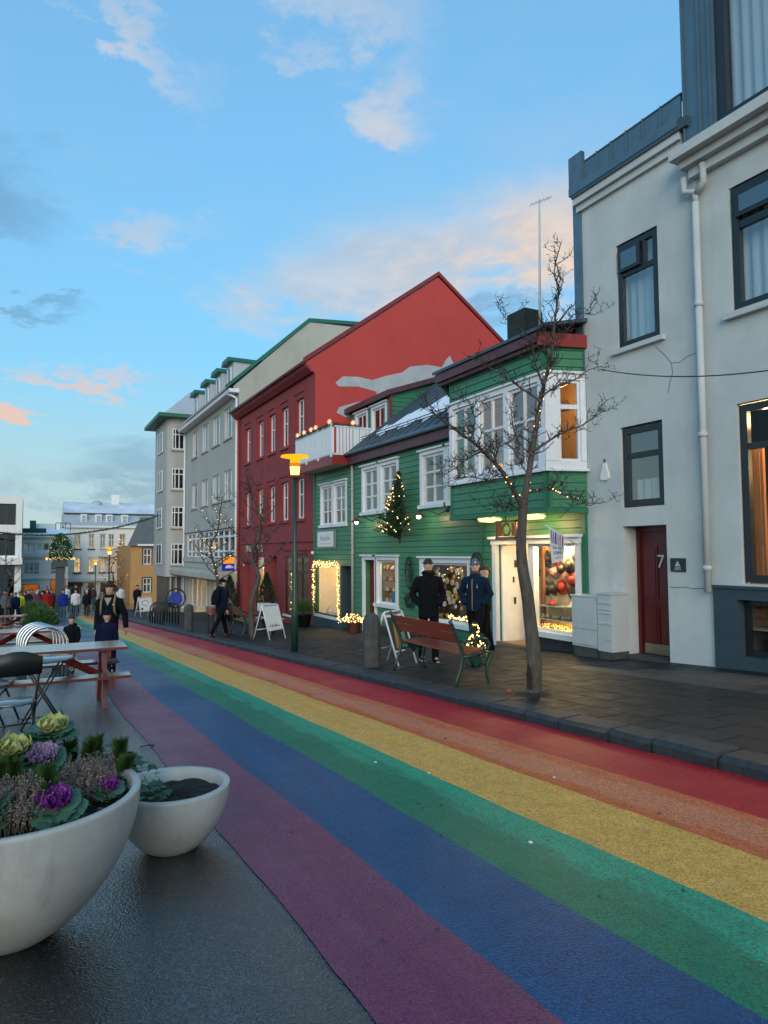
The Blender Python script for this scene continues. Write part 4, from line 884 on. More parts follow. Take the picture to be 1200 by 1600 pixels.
F9 = Fr((9.9, 0, 0), (0, 1, 0), (-1, 0, 0)); F9s = Fr((9.9, 18.45, 0), (1, 0, 0), (0, -1, 0))
OD = [(18.75, 19.65, 5.0, 6.0), (20.1, 20.9, 4.2, 6.0)]
wall('top_wall', gh, F9, 18.45, 21.5, 4.1, 6.3, OD, GREEN, 0.1); siding(gh, F9, 18.5, 21.45, 4.2, 6.2, [ex(o, 0.07) for o in OD], GREEN)
for o in OD: trim(gh, F9, *o[:4], 0.09, 0.05); window(gh, F9, *o[:4], (1, 1), (1,), WHITE, -0.05, 0.06, 0.04, 0.05)
m_ = MB().poly([(9.9, 18.45, 4.5), (12.0, 18.45, 4.5), (12.0, 18.45, 7.0), (9.9, 18.45, 6.28)]); m_.build('top_side_wall', GREEN, gh, fix=False)
siding(gh, F9s, 0.03, 2.0, 4.9, 6.3, [], GREEN)
m_ = MB().prism([(9.75, 18.30, 6.24), (12.4, 18.30, 7.16), (12.4, 18.30, 7.30), (9.75, 18.30, 6.38)], (0, 3.2, 0)); m_.build('top_roof', SLATE, gh)
m_ = MB().prism([(9.72, 18.27, 6.20), (12.4, 18.27, 7.13), (12.4, 18.27, 7.29), (9.72, 18.27, 6.37)], (0, 0.03, 0)).box(9.69, 9.72, 18.27, 21.5, 6.18, 6.36); m_.build('top_fascia', PURPLE, gh)
m_ = MB().box(9.84, 9.90, 18.36, 18.45, 5.0, 6.25); m_.build('top_corner_pipe', REDF, gh)
shell(gh, 8.62, 15.4, 8.86, 21.48, -2.2, 4.2, GREEN)
# garland with star lamps on the balcony rail
gg = thing('balcony_garland', 'evergreen garland with glowing paper stars along the white balcony rail', 'garland', (7.95, 20, 5.16))
m_ = MB(); r_ = random.Random(4)
NEEDLE = mat('fir_needles', (0.024, 0.065, 0.026), 0.7, 0.3, 12)
def needles(mb, c, n, rad, ln, r, w=0.006, up=0.0):
    for _ in range(n):
        d = Vector((r.gauss(0, 1), r.gauss(0, 1), r.gauss(0, 1) + up)).normalized(); p = Vector(c) + d * r.uniform(0, rad)
        s = d.orthogonal().normalized() * w; mb.add([p - s, p + s, p + d * ln], [(0, 1, 2)])
for i in range(150):
    t = i / 150; needles(m_, (7.93 + (0.0), 18.5 + 3.0 * t, 5.17 + 0.02 * math.sin(i)), 14, 0.03, 0.09, r_, 0.008)
for i in range(40): needles(m_, (7.95 + 0.9 * i / 40, 18.46, 5.17), 14, 0.03, 0.09, r_, 0.008)
m_.build('fir_sprigs', NEEDLE, gg, fix=False)['kind'] = 'stuff'
for (x, y) in ((7.9, 21.3), (7.9, 20.7), (7.9, 20.1), (7.9, 19.7), (7.9, 18.6), (8.6, 18.44)):
    m_ = MB(); c = Vector((x, y, 5.27)); n_ = Vector((-.8, -.6, 0)); s_ = Vector((-.6, .8, 0))
    pts = [c + (s_ * math.cos(a * math.pi / 8) + Vector((0, 0, 1)) * math.sin(a * math.pi / 8)) * (0.10 if a % 2 else 0.045) for a in range(16)]
    m_.add([c + n_ * .03, c - n_ * .03] + pts, [(0, 2 + a, 2 + (a + 1) % 16) for a in range(16)] + [(1, 2 + (a + 1) % 16, 2 + a) for a in range(16)]); m_.build('star_lamp', emis('star_pink', (1.0, 0.50, 0.30), 0.9), gg)

# ------------------------------------------------------------------ red house
rh = thing('red_house', 'three storey dark red rendered house with white windows and bare red gable', 'house', (8.6, 26, gz(26)))
WU = [(22.55, 23.35), (24.2, 25.02), (25.75, 26.55), (27.3, 28.1), (29.15, 29.95)]
OPR = [(a, b, 5.38, 6.92) for a, b in WU] + [(a, b, 2.58, 4.04) for a, b in WU]
SHR = [(22.05, 24.60, -0.92, 1.24, 0.14), (25.5, 26.5, -2.2, 1.24, 0.55), (27.1, 28.35, -0.95, 1.24, 0.15), (29.1, 30.2, -2.2, 1.0, 0.45)]
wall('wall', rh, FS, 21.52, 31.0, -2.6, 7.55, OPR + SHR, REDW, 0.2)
for i, (a, b, c, d) in enumerate(OPR):
    window(rh, FS, a, b, c, d, (1, 1), (1.6, 1), WHITE, -0.17, 0.07, 0.05, 0.06)
    m_ = MB(); FS.box(m_, a - .13, b + .13, c - .10, c - .002, -0.1, 0.07); m_.build('window_sill', REDR, rh)
    m_ = MB(); FS.box(m_, a - .17, a - .11, c + 0.5, d + .20, 0, 0.035); FS.box(m_, b + .11, b + .17, c + 0.5, d + .20, 0, 0.035); FS.box(m_, a - .17, b + .17, d + .201, d + .26, 0, 0.04); m_.build('window_surround', REDW, rh)
    for u in (a + .001, b - .001): MB().quad(FS.p(u, c, .001), FS.p(u, d, .001), FS.p(u, d, -.17), FS.p(u, c, -.17)).build('window_reveal', REDR, rh, fix=False)
    curtain(rh, FS, a + .05, a + .28, c, d, -0.32); curtain(rh, FS, b - .28, b - .05, c, d, -0.32)
    if i % 2: curtain(rh, FS, a + .1, b - .1, c, c + 0.6, -0.36)
m_ = MB(); FS.box(m_, 21.52, 31, 1.75, 1.80, 0, 0.05); FS.box(m_, 22.0, 24.65, 1.45, 1.52, 0, 0.05); m_.build('string_course', REDW, rh)
m_ = MB().prism([FS.p(21.52, 7.55, 0), FS.p(21.52, 7.55, .12), FS.p(21.52, 7.70, .30), FS.p(21.52, 7.82, .36), FS.p(21.52, 7.82, 0)], (0, 9.6, 0)); m_.build('eave', REDW, rh)
m_ = MB().tube([FS.p(21.6, 7.86, .40), FS.p(31.2, 7.86, .40)], 0.06, 8); m_.build('gutter', PURPLE, rh)
m_ = MB().prism([(8.25, 21.63, 7.84), (13.63, 21.63, 11.80), (13.63, 21.63, 11.90), (8.25, 21.63, 7.94)], (0, 9.4, 0)); m_.prism([(13.63, 21.63, 11.80), (19.0, 21.63, 7.9), (19, 21.63, 8.0), (13.63, 21.63, 11.90)], (0, 9.4, 0)); m_.build('roof', LGREY, rh)
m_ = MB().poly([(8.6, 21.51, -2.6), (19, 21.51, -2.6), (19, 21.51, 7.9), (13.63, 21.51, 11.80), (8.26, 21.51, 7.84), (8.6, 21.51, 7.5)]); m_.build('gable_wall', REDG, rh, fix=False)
m_ = MB().prism([(8.2, 21.46, 7.86), (13.63, 21.46, 11.86), (19.0, 21.46, 7.92), (19.0, 21.46, 8.06), (13.63, 21.46, 12.02), (8.2, 21.46, 8.02)], (0, 0.16, 0)); m_.build('gable_coping', REDF, rh)
pat = [(524, 598), (536, 588), (560, 589), (582, 594), (600, 588), (628, 582), (640, 573), (668, 570), (690, 574), (697, 562), (703, 556), (712, 575), (700, 620), (640, 640), (590, 650), (540, 652), (526, 645), (530, 636), (560, 628), (590, 622), (588, 612), (560, 604), (530, 604)]
m_ = MB().prism([onY(x, y, 21.508) for x, y in pat], (0, -0.006, 0)); m_.build('bare_plaster_patch', mat('bare_plaster', (0.42, 0.44, 0.45), 0.9, 0.15, 2, 0.3, 20), rh)
m_ = MB().quad((19, 21.6, -2.6), (19, 31, -2.6), (19, 31, 7.9), (19, 21.6, 7.9)).quad((8.6, 30.98, -2.6), (19, 30.98, -2.6), (19, 30.98, 7.6), (8.6, 30.98, 7.6)); m_.build('rear_wall', REDW, rh, fix=False)
pipe(rh, FS, 30.75, -1.6, 7.6, 0.07, 0.05, REDR)
# cafe and shop openings of the red house
for k, (a, b, c, d, rv) in enumerate(SHR):
    if k in (0, 2):
        window(rh, FS, a, b, c, d, (0.7, 1, 0.6) if k == 0 else (1,), (3.2, 1) if k == 0 else (1,), BLACKF, -0.10, 0.06, 0.06, 0.06, gl=SHOPGLASS)
        rr = room(rh, FS, a - .1, b + .1, c - .3, d + .2, -0.15, -1.6, ROOMD if k == 0 else ROOMW, 'shop_interior'); point('shop_light', FS.p((a + b) / 2, d - .1, -0.8), 9, WARM, 0.1, rr)
        m_ = MB(); r_ = random.Random(k)
        for q in range(90 if k == 0 else 110):
            t = r_.random(); u = (b - 0.12 if q % 2 else a + .35) if k == 0 else a + 0.2 + (b - a - 0.4) * r_.random()
            m_.ball(FS.p(u + r_.gauss(0, .05), c + .1 + (d - c - .5) * t, -0.2 - .1 * r_.random()), 0.014, 5, 4)
        m_.build('string_lights', FAIRY, rr)['kind'] = 'stuff'
        m_ = MB(); FS.box(m_, a - .05, b + .05, c - .07, c - .002, -.1, .06); m_.build('shop_sill', WHITE if k == 0 else REDW, rh)
    else:
        m_ = MB(); FS.box(m_, a, b, -2.6, d, -rv - .05, -rv); dd_ = m_.build('door', REDR if k == 3 else mat('dark_red_door2', (0.07, 0.012, 0.014), 0.4), rh)
        m_ = MB(); FS.box(m_, a + .15, a + .19, -0.9, 0.1, -rv, -rv + .07); m_.build('door_handle', MATS['pale_metal'], dd_)
ck = thing('cafe_sign', 'raised pale letters spelling MOKKA above the cafe window on the red wall', 'sign', FS.p(28.2, 1.5, 0.05))
for i, ch_ in enumerate('MOKKA'): text('letter', ch_, 0.42, txm(FS, 29.35 - i * 0.52, 1.52, 0.06), mat('letter_pale', (0.45, 0.44, 0.40), 0.5), ck, 0.02)
m_ = MB().add([onX(x, y, 8.50) for x, y in ((405, 885), (409, 871), (413, 872), (409, 886))], [(0, 1, 2, 3)]); m_.build('hanging_card', WHITE, rh, fix=False)

# ------------------------------------------------------------------ grey house with dormers
gy = thing('grey_house', 'long grey rendered house with green roof edges and a row of dormers', 'house', (8.6, 37, gz(37)))
WG = [(32.2, 33.7), (34.6, 36.1), (37.1, 38.6), (39.7, 41.2)]
OG = [(a, b, 6.98, 8.50) for a, b in WG] + [(a, b, 3.98, 5.40) for a, b in WG] + [(31.6, 42.4, 1.10, 2.55)] + [(31.6, 36.5, -2.4, -0.05, 0.5), (37.0, 42.0, -2.6, -0.05, 0.5)]
wall('wall', gy, FS, 31.02, 43.2, -3.4, 8.85, OG, GREYW, 0.16)
for a, b, c, d in OG[:8]:
    window(gy, FS, a, b, c, d, (0.5, 1, 0.5), (1,), WHITE, -0.12, 0.06, 0.06, 0.06); m_ = MB(); FS.box(m_, a - .1, b + .1, c - .09, c - .002, -.1, .08); m_.build('window_sill', GREYW, gy)
    curtain(gy, FS, a + .1, b - .1, c, d, -0.35)
window(gy, FS, 31.62, 42.38, 1.12, 2.53, (1,) * 10, (0.5, 1.4, 0.55), WHITE, -0.10, 0.07, 0.10, 0.08)
room(gy, FS, 31.4, 42.8, 0.9, 2.7, -0.17, -1.5, mat('pale_room', (0.5, 0.5, 0.48), 0.9), 'upper_room')
m_ = MB(); FS.box(m_, 31.1, 43.0, 0.86, 1.08, 0, 0.12); FS.box(m_, 31.1, 43.0, 2.57, 2.66, 0, 0.10); m_.build('band', GREYW, gy)
m_ = MB().prism([FS.p(31.1, 0.02, 0), FS.p(31.1, 0.02, 0.75), FS.p(31.1, 0.12, 0.92), FS.p(31.1, 0.36, 0.92), FS.p(31.1, 0.50, 0.7), FS.p(31.1, 0.56, 0)], (0, 12.0, 0)); m_.build('canopy', GREYG, gy)
for a, b, c, d, rv in OG[9:]:
    window(gy, FS, a, b, -1.75, d, (1, 1, 0.8, 1), (1,), WHITE, -0.30, 0.07, 0.08, 0.06, gl=SHOPGLASS)
    rr = room(gy, FS, a, b, -3.2, 0.0, -0.505, -2.2, ROOMC, 'shop_interior'); point('shop_light', FS.p((a + b) / 2, -0.25, -1.2), 20, WARM, 0.1, rr)
m_ = MB().prism([FS.p(31.0, 8.85, 0), FS.p(31.0, 8.85, .45), FS.p(31.0, 9.0, .5), FS.p(31.0, 9.05, .0)], (0, 12.2, 0)); m_.build('eave', WHITE, gy)
m_ = MB().prism([(8.05, 31.0, 9.02), (12.1, 31.0, 12.75), (14.8, 31.0, 13.0), (14.8, 31, 13.1), (12.08, 31.0, 12.86), (8.02, 31.0, 9.12)], (0, 12.2, 0)); m_.build('roof', LGREY, gy)
m_ = MB().prism([(8.0, 30.95, 9.0), (12.1, 30.95, 12.74), (14.9, 30.95, 13.0), (14.9, 30.95, 13.16), (12.06, 30.95, 12.92), (7.96, 30.95, 9.14)], (0, 0.18, 0)); m_.build('roof_edge', GROOF, gy)
m_ = MB().poly([(8.6, 31.01, -3.4), (16, 31.01, -3.4), (16, 31.01, 12.9), (12.1, 31.01, 12.74), (8.3, 31.01, 9.1), (8.6, 31.01, 8.8)]); m_.build('gable_wall', GREYG, gy, fix=False)
shell(gy, 8.62, 16, 31.05, 43.2, -3.4, 9.0, GREYW)
for y in (32.6, 34.9, 37.4, 40.2):
    d0 = MB().box(8.75, 11.3, y, y + 1.3, 9.2, 10.75).build('dormer', LGREY, gy)
    FDm = Fr((8.748, y, 0), (0, 1, 0), (-1, 0, 0)); window(gy, FDm, 0.35, 0.95, 9.55, 10.55, (1,), (1,), WHITE, 0.0, 0.06, 0.04, 0.05, gl=MATS['sash_glass'])
    MB().prism([(8.5, y - .15, 10.75), (8.5, y + 1.45, 10.75), (8.5, y + 1.2, 10.98), (8.5, y + .1, 10.98)], (3.4, 0, 0)).build('dormer_roof', GROOF, d0)
pipe(gy, FS, 31.15, -1.8, 8.6, 0.08, 0.055, WHITE); pipe(gy, FS, 43.0, -2.3, 8.6, 0.08, 0.055, WHITE)
MB().tube([FS.p(31.15, 8.6, .08), FS.p(31.3, 8.75, .3), FS.p(31.6, 8.88, .42)], 0.055, 8).build('pipe_elbow', WHITE, gy)
ns = thing('neon_sign', 'orange and blue lit box sign hanging at the corner of the red house', 'sign', FS.p(31.4, 0.7, 0.5))
FNe = Fr((7.95, 31.35, 0), (1, 0, 0), (0, -1, 0)); m_ = MB(); FNe.box(m_, 0, 0.62, 0.55, 1.20, -0.08, 0.08); m_.build('sign_box', mat('blue_box', (0.01, 0.012, 0.12), 0.4), ns)
m_ = MB(); FNe.box(m_, 0.02, 0.60, 0.87, 1.18, 0.081, 0.085); m_.build('orange_panel', emis('orange_neon', (1.0, 0.30, 0.03), 0.55), ns)
m_ = MB(); FNe.box(m_, 0.02, 0.60, 0.57, 0.868, 0.081, 0.085); m_.build('blue_panel', emis('blue_neon', (0.02, 0.03, 0.45), 0.4), ns)
m_ = MB().add([FNe.p(0.31 + 0.2 * math.cos(a * math.pi / 8), 0.66 + 0.15 * math.sin(a * math.pi / 8), 0.087) for a in range(9)], [tuple(range(9))]); m_.build('white_mark', WHITE, ns, fix=False)
MB().box(8.5, 8.62, 31.3, 31.4, 0.8, 0.9).build('bracket', IRON, ns)

# ------------------------------------------------------------------ rounded corner building
tw = thing('corner_building', 'four storey grey building with rounded corner bay and dark green eave', 'building', (8.6, 47, gz(47)))
x0, y0, rr_ = 7.58, 43.6, 0.5
pl = [(8.7, y0)] + [(x0 + rr_ - rr_ * math.sin(t), y0 + rr_ - rr_ * math.cos(t)) for t in [i * math.pi / 2 / 6 for i in range(7)]] + [(x0, 48.2), (12.5, 48.2), (12.5, y0)]
m_ = MB().prism([(x, y, -0.1) for x, y in pl], (0, 0, 9.9)); m_.build('wall', GREYW, tw)
m_ = MB().prism([(x + .25, y + .3, -4.0) for x, y in pl], (0, 0, 3.9)); m_.build('ground_floor', mat('dark_shopfront', (0.09, 0.08, 0.07), 0.5, 0.2, 2), tw)
m_ = MB(); [m_.box(7.85 + i * .34, 7.95 + i * .34, y0 + .2, y0 + .32, -4, -0.1) for i in range(3)]; m_.build('shop_column', GREYW, tw)
FT = Fr((0, y0 - .01, 0), (1, 0, 0), (0, -1, 0)); FTs = Fr((x0 - .01, 0, 0), (0, 1, 0), (-1, 0, 0))
DKG = glass('dark_window', (0.05, 0.06, 0.07), 1.9)
for z in (0.65, 2.95, 5.35, 7.85):
    window(tw, FT, 7.86, 8.58, z, z + 1.3, (0.5, 1, 1), (1, .35), WHITE, 0.02, 0.06, 0.06, 0.05, gl=DKG)
    m_ = MB(); FT.box(m_, 7.78, 8.62, z - .1, z - .005, 0, .12); m_.build('window_sill', GREYG, tw)
    for u in (45.0,): window(tw, FTs, u, u + 2.0, z, z + 1.3, (1, 1), (1,), WHITE, 0.02, 0.07, 0.06, 0.05, gl=DKG)
m_ = MB().prism([(6.95, 43.0, 9.8), (9.6, 43.0, 9.8), (13, 44.5, 9.8), (13, 49, 9.8), (6.95, 49, 9.8)], (0, 0, 0.22)); m_.build('eave', GROOF, tw)
m_ = MB(); b_ = [(7.3, 43.3), (13, 43.3), (13, 48.8), (7.3, 48.8)]; t_ = [(9.3, 45.3), (11, 45.3), (11, 47), (9.3, 47)]
m_.add([(x, y, 10.03) for x, y in b_] + [(x, y, 12.0) for x, y in t_], [(0, 1, 5, 4), (1, 2, 6, 5), (2, 3, 7, 6), (3, 0, 4, 7), (4, 5, 6, 7)]); m_.build('roof', LGREY, tw)
pipe(tw, FT, 8.62, -3, 9.6, 0.06, 0.05, WHITE)
# ------------------------------------------------------------------ buildings at the foot of the street
FAR = Fr((0, 72, 0), (1, 0, 0), (0, -1, 0)); g72 = gz(72)
fw = thing('white_mansard_house', 'white corner house with arched windows and snowy mansard roof at the foot of the street', 'house', (7, 72, g72))
cx_ = lambda px, Y: onY(px, 850, Y).x
cz_ = lambda py, Y: onY(150, py, Y).z
WX = [(115.5, 126.5), (138.5, 147.5), (156, 165), (169.5, 178.5), (186.5, 196)]
OF = [(cx_(a, 72), cx_(b, 72), cz_(857, 72), cz_(834, 72)) for a, b in WX] + [(cx_(a, 72), cx_(b, 72), cz_(894, 72), cz_(871, 72)) for a, b in WX]
SHF = [(cx_(a, 72), cx_(b, 72), g72 + .1, cz_(911, 72), 0.2) for a, b in ((108, 117), (120, 128), (139, 148), (158, 166), (172, 182), (188, 198))]
wall('wall', fw, FAR, 3.2, 12.5, g72 - 1, 4.0, OF + SHF, CREAM, 0.15)
for a, b, c, d in OF:
    window(fw, FAR, a, b, c, d, (1, 1), (1.5, 1), WHITE, -0.12, 0.07, 0.06, 0.05)
    m_ = MB().prism([FAR.p(a - .05, d, 0)] + [FAR.p((a + b) / 2 + (b - a) * .56 * math.cos(t), d + .16 * math.sin(t), 0) for t in [math.pi - i * math.pi / 8 for i in range(9)]] + [FAR.p(b + .05, d, 0)], FAR.N * .06); m_.build('window_arch', CREAM, fw)
    m_ = MB(); FAR.box(m_, a - .06, b + .06, c - .13, c - .01, 0, .10); m_.build('window_sill', DGREY, fw)
for i, (a, b, c, d, rv) in enumerate(SHF):
    window(fw, FAR, a, b, c, d, (1,), (1,), DGREY, -0.15, 0.05, 0.05, 0.05, gl=SHOPGLASS)
rr = room(fw, FAR, 3.3, 9.6, g72, cz_(908, 72), -0.21, -2.5, ROOMW, 'shop_interior'); point('shop_light', FAR.p(5, -1.2, -1.2), 75, WARM, .2, rr); point('shop_light', FAR.p(8, -1.2, -1.2), 75, WARM, .2, rr)
m_ = MB(); FAR.box(m_, 3.1, 12.5, cz_(908, 72), cz_(903, 72), 0, .35); FAR.box(m_, 3.05, 12.5, 3.85, 4.05, 0, .3); m_.build('cornice', CREAM, fw)
m_ = MB(); FAR.box(m_, 3.35, cx_(128, 72) + .1, cz_(909, 72) - .35, cz_(909, 72) - .02, .36, .42); m_.build('shop_fascia', DGREY, fw)
for k, w_ in enumerate((.10, .05, .12, .10, .11, .12)): ubox('shop_letter', FAR, 9.0 + k * .16, 9.0 + k * .16 + w_, cz_(909, 72) - .12, cz_(909, 72) + .10, .36, .38, DGREY, fw)
m_ = MB(); FAR.box(m_, cx_(154, 72), cx_(180, 72), cz_(870, 72), cz_(867, 72), 0, .8); m_.build('balcony_slab', CREAM, fw)
for i in range(12): ubox('baluster', FAR, cx_(154, 72) + i * .13, cx_(154, 72) + i * .13 + .06, cz_(867, 72), cz_(856, 72), .72, .78, CREAM, fw)
m_ = MB(); FAR.box(m_, cx_(154, 72), cx_(180, 72), cz_(856, 72), cz_(855, 72), .68, .82); m_.build('balcony_rail', CREAM, fw)
z1, z2 = 4.05, cz_(803, 73.2) ; m_ = MB().prism([(3.1, 71.75, z1), (3.1, 73.3, z2), (3.1, 80, z2), (3.1, 80, z1)], (9.4, 0, 0)); m_.build('mansard', LGREY, fw)
m_ = MB().prism([(3.1, 73.1, z2), (3.1, 76.5, cz_(785, 76.5)), (3.1, 80, z2)], (9.4, 0, 0)); m_.build('roof', mat('snowy_roof', (0.62, 0.66, 0.70), 0.7, 0.25, 0.5), fw)
m_ = MB().box(3.0, 12.5, 73.05, 73.3, z2 - .05, z2 + .07); m_.build('roof_edge', DGREY, fw)
for a, b in ((127, 133.5), (150, 156.5), (166.5, 173.5), (191, 198)):
    Fm = Fr((0, 72.2, 0), (1, 0, 0), (0, -1, 0)); xa, xb = cx_(a, 72.2), cx_(b, 72.2)
    MB().box(xa - .1, xb + .1, 72.2, 74, z1 + .25, z2 - .1).build('dormer', CREAM, fw); window(fw, Fm, xa, xb, z1 + .35, z2 - .2, (1, 1), (1, 1), WHITE, 0.02, .05, .05, .04)
m_ = MB().box(cx_(173, 76), cx_(185, 76), 76, 77, 5.5, cz_(772, 76)); m_.build('chimney', CREAM, fw); MB().lathe([(0.55, 0), (0.5, .5), (.3, .7), (.001, .75)], (cx_(150, 76), 76, cz_(793, 76)), 14).build('roof_vent', LGREY, fw)
MB().box(3.2, 12.5, 74.7, 80, g72, 4).build('body', CREAM, fw); MB().quad((3.2, 72, g72 - 1), (3.2, 75, g72 - 1), (3.2, 75, 4), (3.2, 72, 4)).build('side_wall', CREAM, fw, fix=False)
# low white shop
sh = thing('white_shop', 'low white flat roofed shop with a band of square windows and a lit display', 'building', (1.3, 66, gz(66)))
FL = Fr((0, 66, 0), (1, 0, 0), (0, -1, 0)); g66 = gz(66)
kx = lambda px: onY(px, 850, 66).x
kz = lambda py: onY(70, py, 66).z
OL = [(kx(a), kx(a + 8.5), kz(860), kz(849)) for a in (36.5, 45, 57, 68, 79)] + [(kx(a), kx(a + 24), kz(897), kz(879)) for a in (38, 80)] + [(kx(37), kx(63), g66, kz(912), .3), (kx(80), kx(104), g66, kz(905), .3)]
wall('wall', sh, FL, -0.5, 3.15, g66 - 1, kz(838), OL, CREAM, .15)
for i, o in enumerate(OL):
    window(sh, FL, *o[:4], (1, 1, 1) if 5 <= i < 7 else (1,), (0.4, 1) if 5 <= i < 7 else (1,), WHITE if i < 7 else DGREY, -.12, .05, .07, .05, gl=(SHOPGLASS if i >= 7 else GLASS))
rr = room(sh, FL, -0.45, 3.1, g66, kz(903), -.31, -2.5, mat('brown_room', (.25, .12, .05), .8), 'shop_interior'); point('shop_light', FL.p(.4, -1.2, -.9), 40, WARM, .2, rr); point('shop_light', FL.p(2.4, -1.1, -.9), 40, WARM, .2, rr)
m_ = MB(); FL.box(m_, -.5, 3.15, kz(840), kz(837), 0, .25); FL.box(m_, -.5, 3.15, kz(870), kz(864), 0, .18); FL.box(m_, -.5, 3.15, kz(905), kz(902), 0, .12); m_.build('cornice', CREAM, sh)
for i in range(22): ubox('dentil', FL, -.4 + i * .16, -.3 + i * .16, kz(873), kz(870), 0, .14, CREAM, sh)
MB().prism([(-.5, 65.9, kz(837)), (-.5, 68.5, kz(826)), (-.5, 75, kz(826)), (-.5, 75, kz(837))], (3.65, 0, 0)).build('snowy_roof', SNOW, sh)
MB().box(-.5, 3.15, 68.7, 75, g66, kz(838)).build('body', CREAM, sh); MB().quad((3.15, 66, g66 - 1), (3.15, 69, g66 - 1), (3.15, 69, kz(838)), (3.15, 66, kz(838))).build('side_wall', CREAM, sh, fix=False)
m_ = MB().box(-.45, 1.4, 67, 67.1, kz(834), kz(825)); m_.build('roof_board', mat('green_board', (.01, .06, .035), .5), sh)
MB().box(.1, .6, 68, 68.6, kz(826), kz(812)).build('roof_plant', GROOF, sh); MB().box(.6, 2.2, 69, 71, kz(826), kz(816)).build('roof_plant', CREAM, sh)
m_ = MB()
for i in range(4): m_.tube([(2.2 + i * .4, 68.5, kz(828)), (2.2 + i * .4, 68.5, kz(815))], .03, 5)
m_.tube([(2.2, 68.5, kz(815)), (3.4, 68.5, kz(815))], .03, 5); m_.build('roof_rail', DGREY, sh)
# dark glazed building, left
gb = thing('glass_building', 'modern white framed building with dark full height glazing', 'building', (-4, 58, gz(58)))
FG = Fr((0, 58, 0), (1, 0, 0), (0, -1, 0)); g58 = gz(58); hz = lambda py: onY(15, py, 58).z
OGb = [(-9, -.85, hz(820), hz(787)), (-9, -.85, hz(868), hz(834)), (-9, -.85, g58, hz(883))]
wall('wall', gb, FG, -10, -.42, g58 - 1, hz(775), OGb, CREAM, .3); MB().box(-10, -.43, 58.4, 66, g58, hz(775)).build('body', DGREY, gb)
for o in OGb: window(gb, FG, *o, (1,) * 14, (1,), DGREY, -.25, .05, .07, .06, gl=DKG)
m_ = MB(); FG.box(m_, -10, -.35, hz(882), hz(872), 0, 1.0); m_.build('canopy', CREAM, gb)
# ochre house
oh = thing('ochre_house', 'ochre rendered house with steep grey roof and white cross windows', 'house', (9, 62, gz(62)))
FO = Fr((0, 62, 0), (1, 0, 0), (0, -1, 0)); g62 = gz(62); qx = lambda px: onY(px, 870, 62).x; qz = lambda py: onY(225, py, 62).z
OO = [(qx(223.5), qx(236.5), qz(882), qz(857)), (qx(223.5), qx(236.5), qz(926), qz(903))]
wall('wall', oh, FO, qx(204), 14, g62 - 1, qz(852), OO, ORANGE, .12)
for o in OO: window(oh, FO, *o, (1, 1), (1.4, 1), WHITE, -.08, .09, .08, .05); trim(oh, FO, *o, .08, .04, False, False, DGREY)
MB().quad((qx(204), 62, g62 - 1), (qx(204), 72, g62 - 1), (qx(204), 72, qz(852)), (qx(204), 62, qz(852))).build('side_wall', ORANGE, oh, fix=False)
MB().prism([(qx(199.5), 61.7, qz(853)), (qx(226), 64.5, qz(812) + .25), (16, 64.5, qz(812) + .25), (16, 61.7, qz(853))], (0, .3, .1)).build('roof', mat('grey_slates', (.13, .13, .125), .7, .15, 2), oh)
m_ = MB(); FO.box(m_, qx(214), qx(245), qz(852) - .05, qz(852) + .1, .1, .42); m_.build('roof_snow', SNOW, oh); MB().box(qx(204) + .05, 14, 62.3, 72, g62, qz(853)).build('body', ORANGE, oh)
# evergreen garland cable over the street
gc = MB(); A_, B_ = onY(-40, 826, 46), onY(246, 806, 46); pts = []
for i in range(25):
    t = i / 24; p = A_.lerp(B_, t); p.z -= 1.0 * 4 * t * (1 - t) * .75; pts.append(p)
gcb = MB().tube(pts, .045, 6); r_ = random.Random(2)
for a, b in zip(pts, pts[1:]):
    for k in range(5): needles(gcb, a.lerp(b, k / 5), 8, .05, .10, r_, .02)
tag(gcb.build('street_garland', NEEDLE, fix=False), 'dark evergreen garland cable strung across the street to the rounded corner', 'garland')
# christmas tree on a column
xt = thing('column_tree', 'round topped christmas tree with lights standing on a dark column', 'christmas tree', (2.0, 52, gz(52)))
MB().prism([(1.72, 51.8, gz(52)), (2.28, 51.8, gz(52)), (2.28, 52.3, gz(52)), (1.72, 52.3, gz(52))], (0, 0, 3.6)).box(1.55, 2.45, 51.6, 52.5, gz(52) + 3.2, gz(52) + 3.75).build('column', mat('column_grey', (.05, .07, .075), .6), xt)
m_ = MB(); bl = MB(); r_ = random.Random(6)
for i in range(900):
    t = r_.random(); a = r_.uniform(0, 6.283); rad = .78 * (1 - t ** 2.2) ** .6 * r_.uniform(.75, 1); z = 1.05 + 1.65 * t
    needles(m_, (2.0 + rad * math.cos(a), 52 + rad * math.sin(a), z), 5, .06, .12, r_, .03)
    if i % 8 == 0: bl.ball((2.0 + (rad + .06) * math.cos(a), 52 + (rad + .06) * math.sin(a), z), .014, 5, 4)
for i in range(46): a = i / 46 * 6.283; bl.ball((2 + .9 * math.cos(a), 52 + .9 * math.sin(a), 1.08 - .06 * (i % 3)), .018, 5, 4)
m_.build('foliage', mat('far_fir', (.02, .11, .04), .7, .3, 5), xt, fix=False); bl.build('lights', FAIRY, xt)['kind'] = 'stuff'

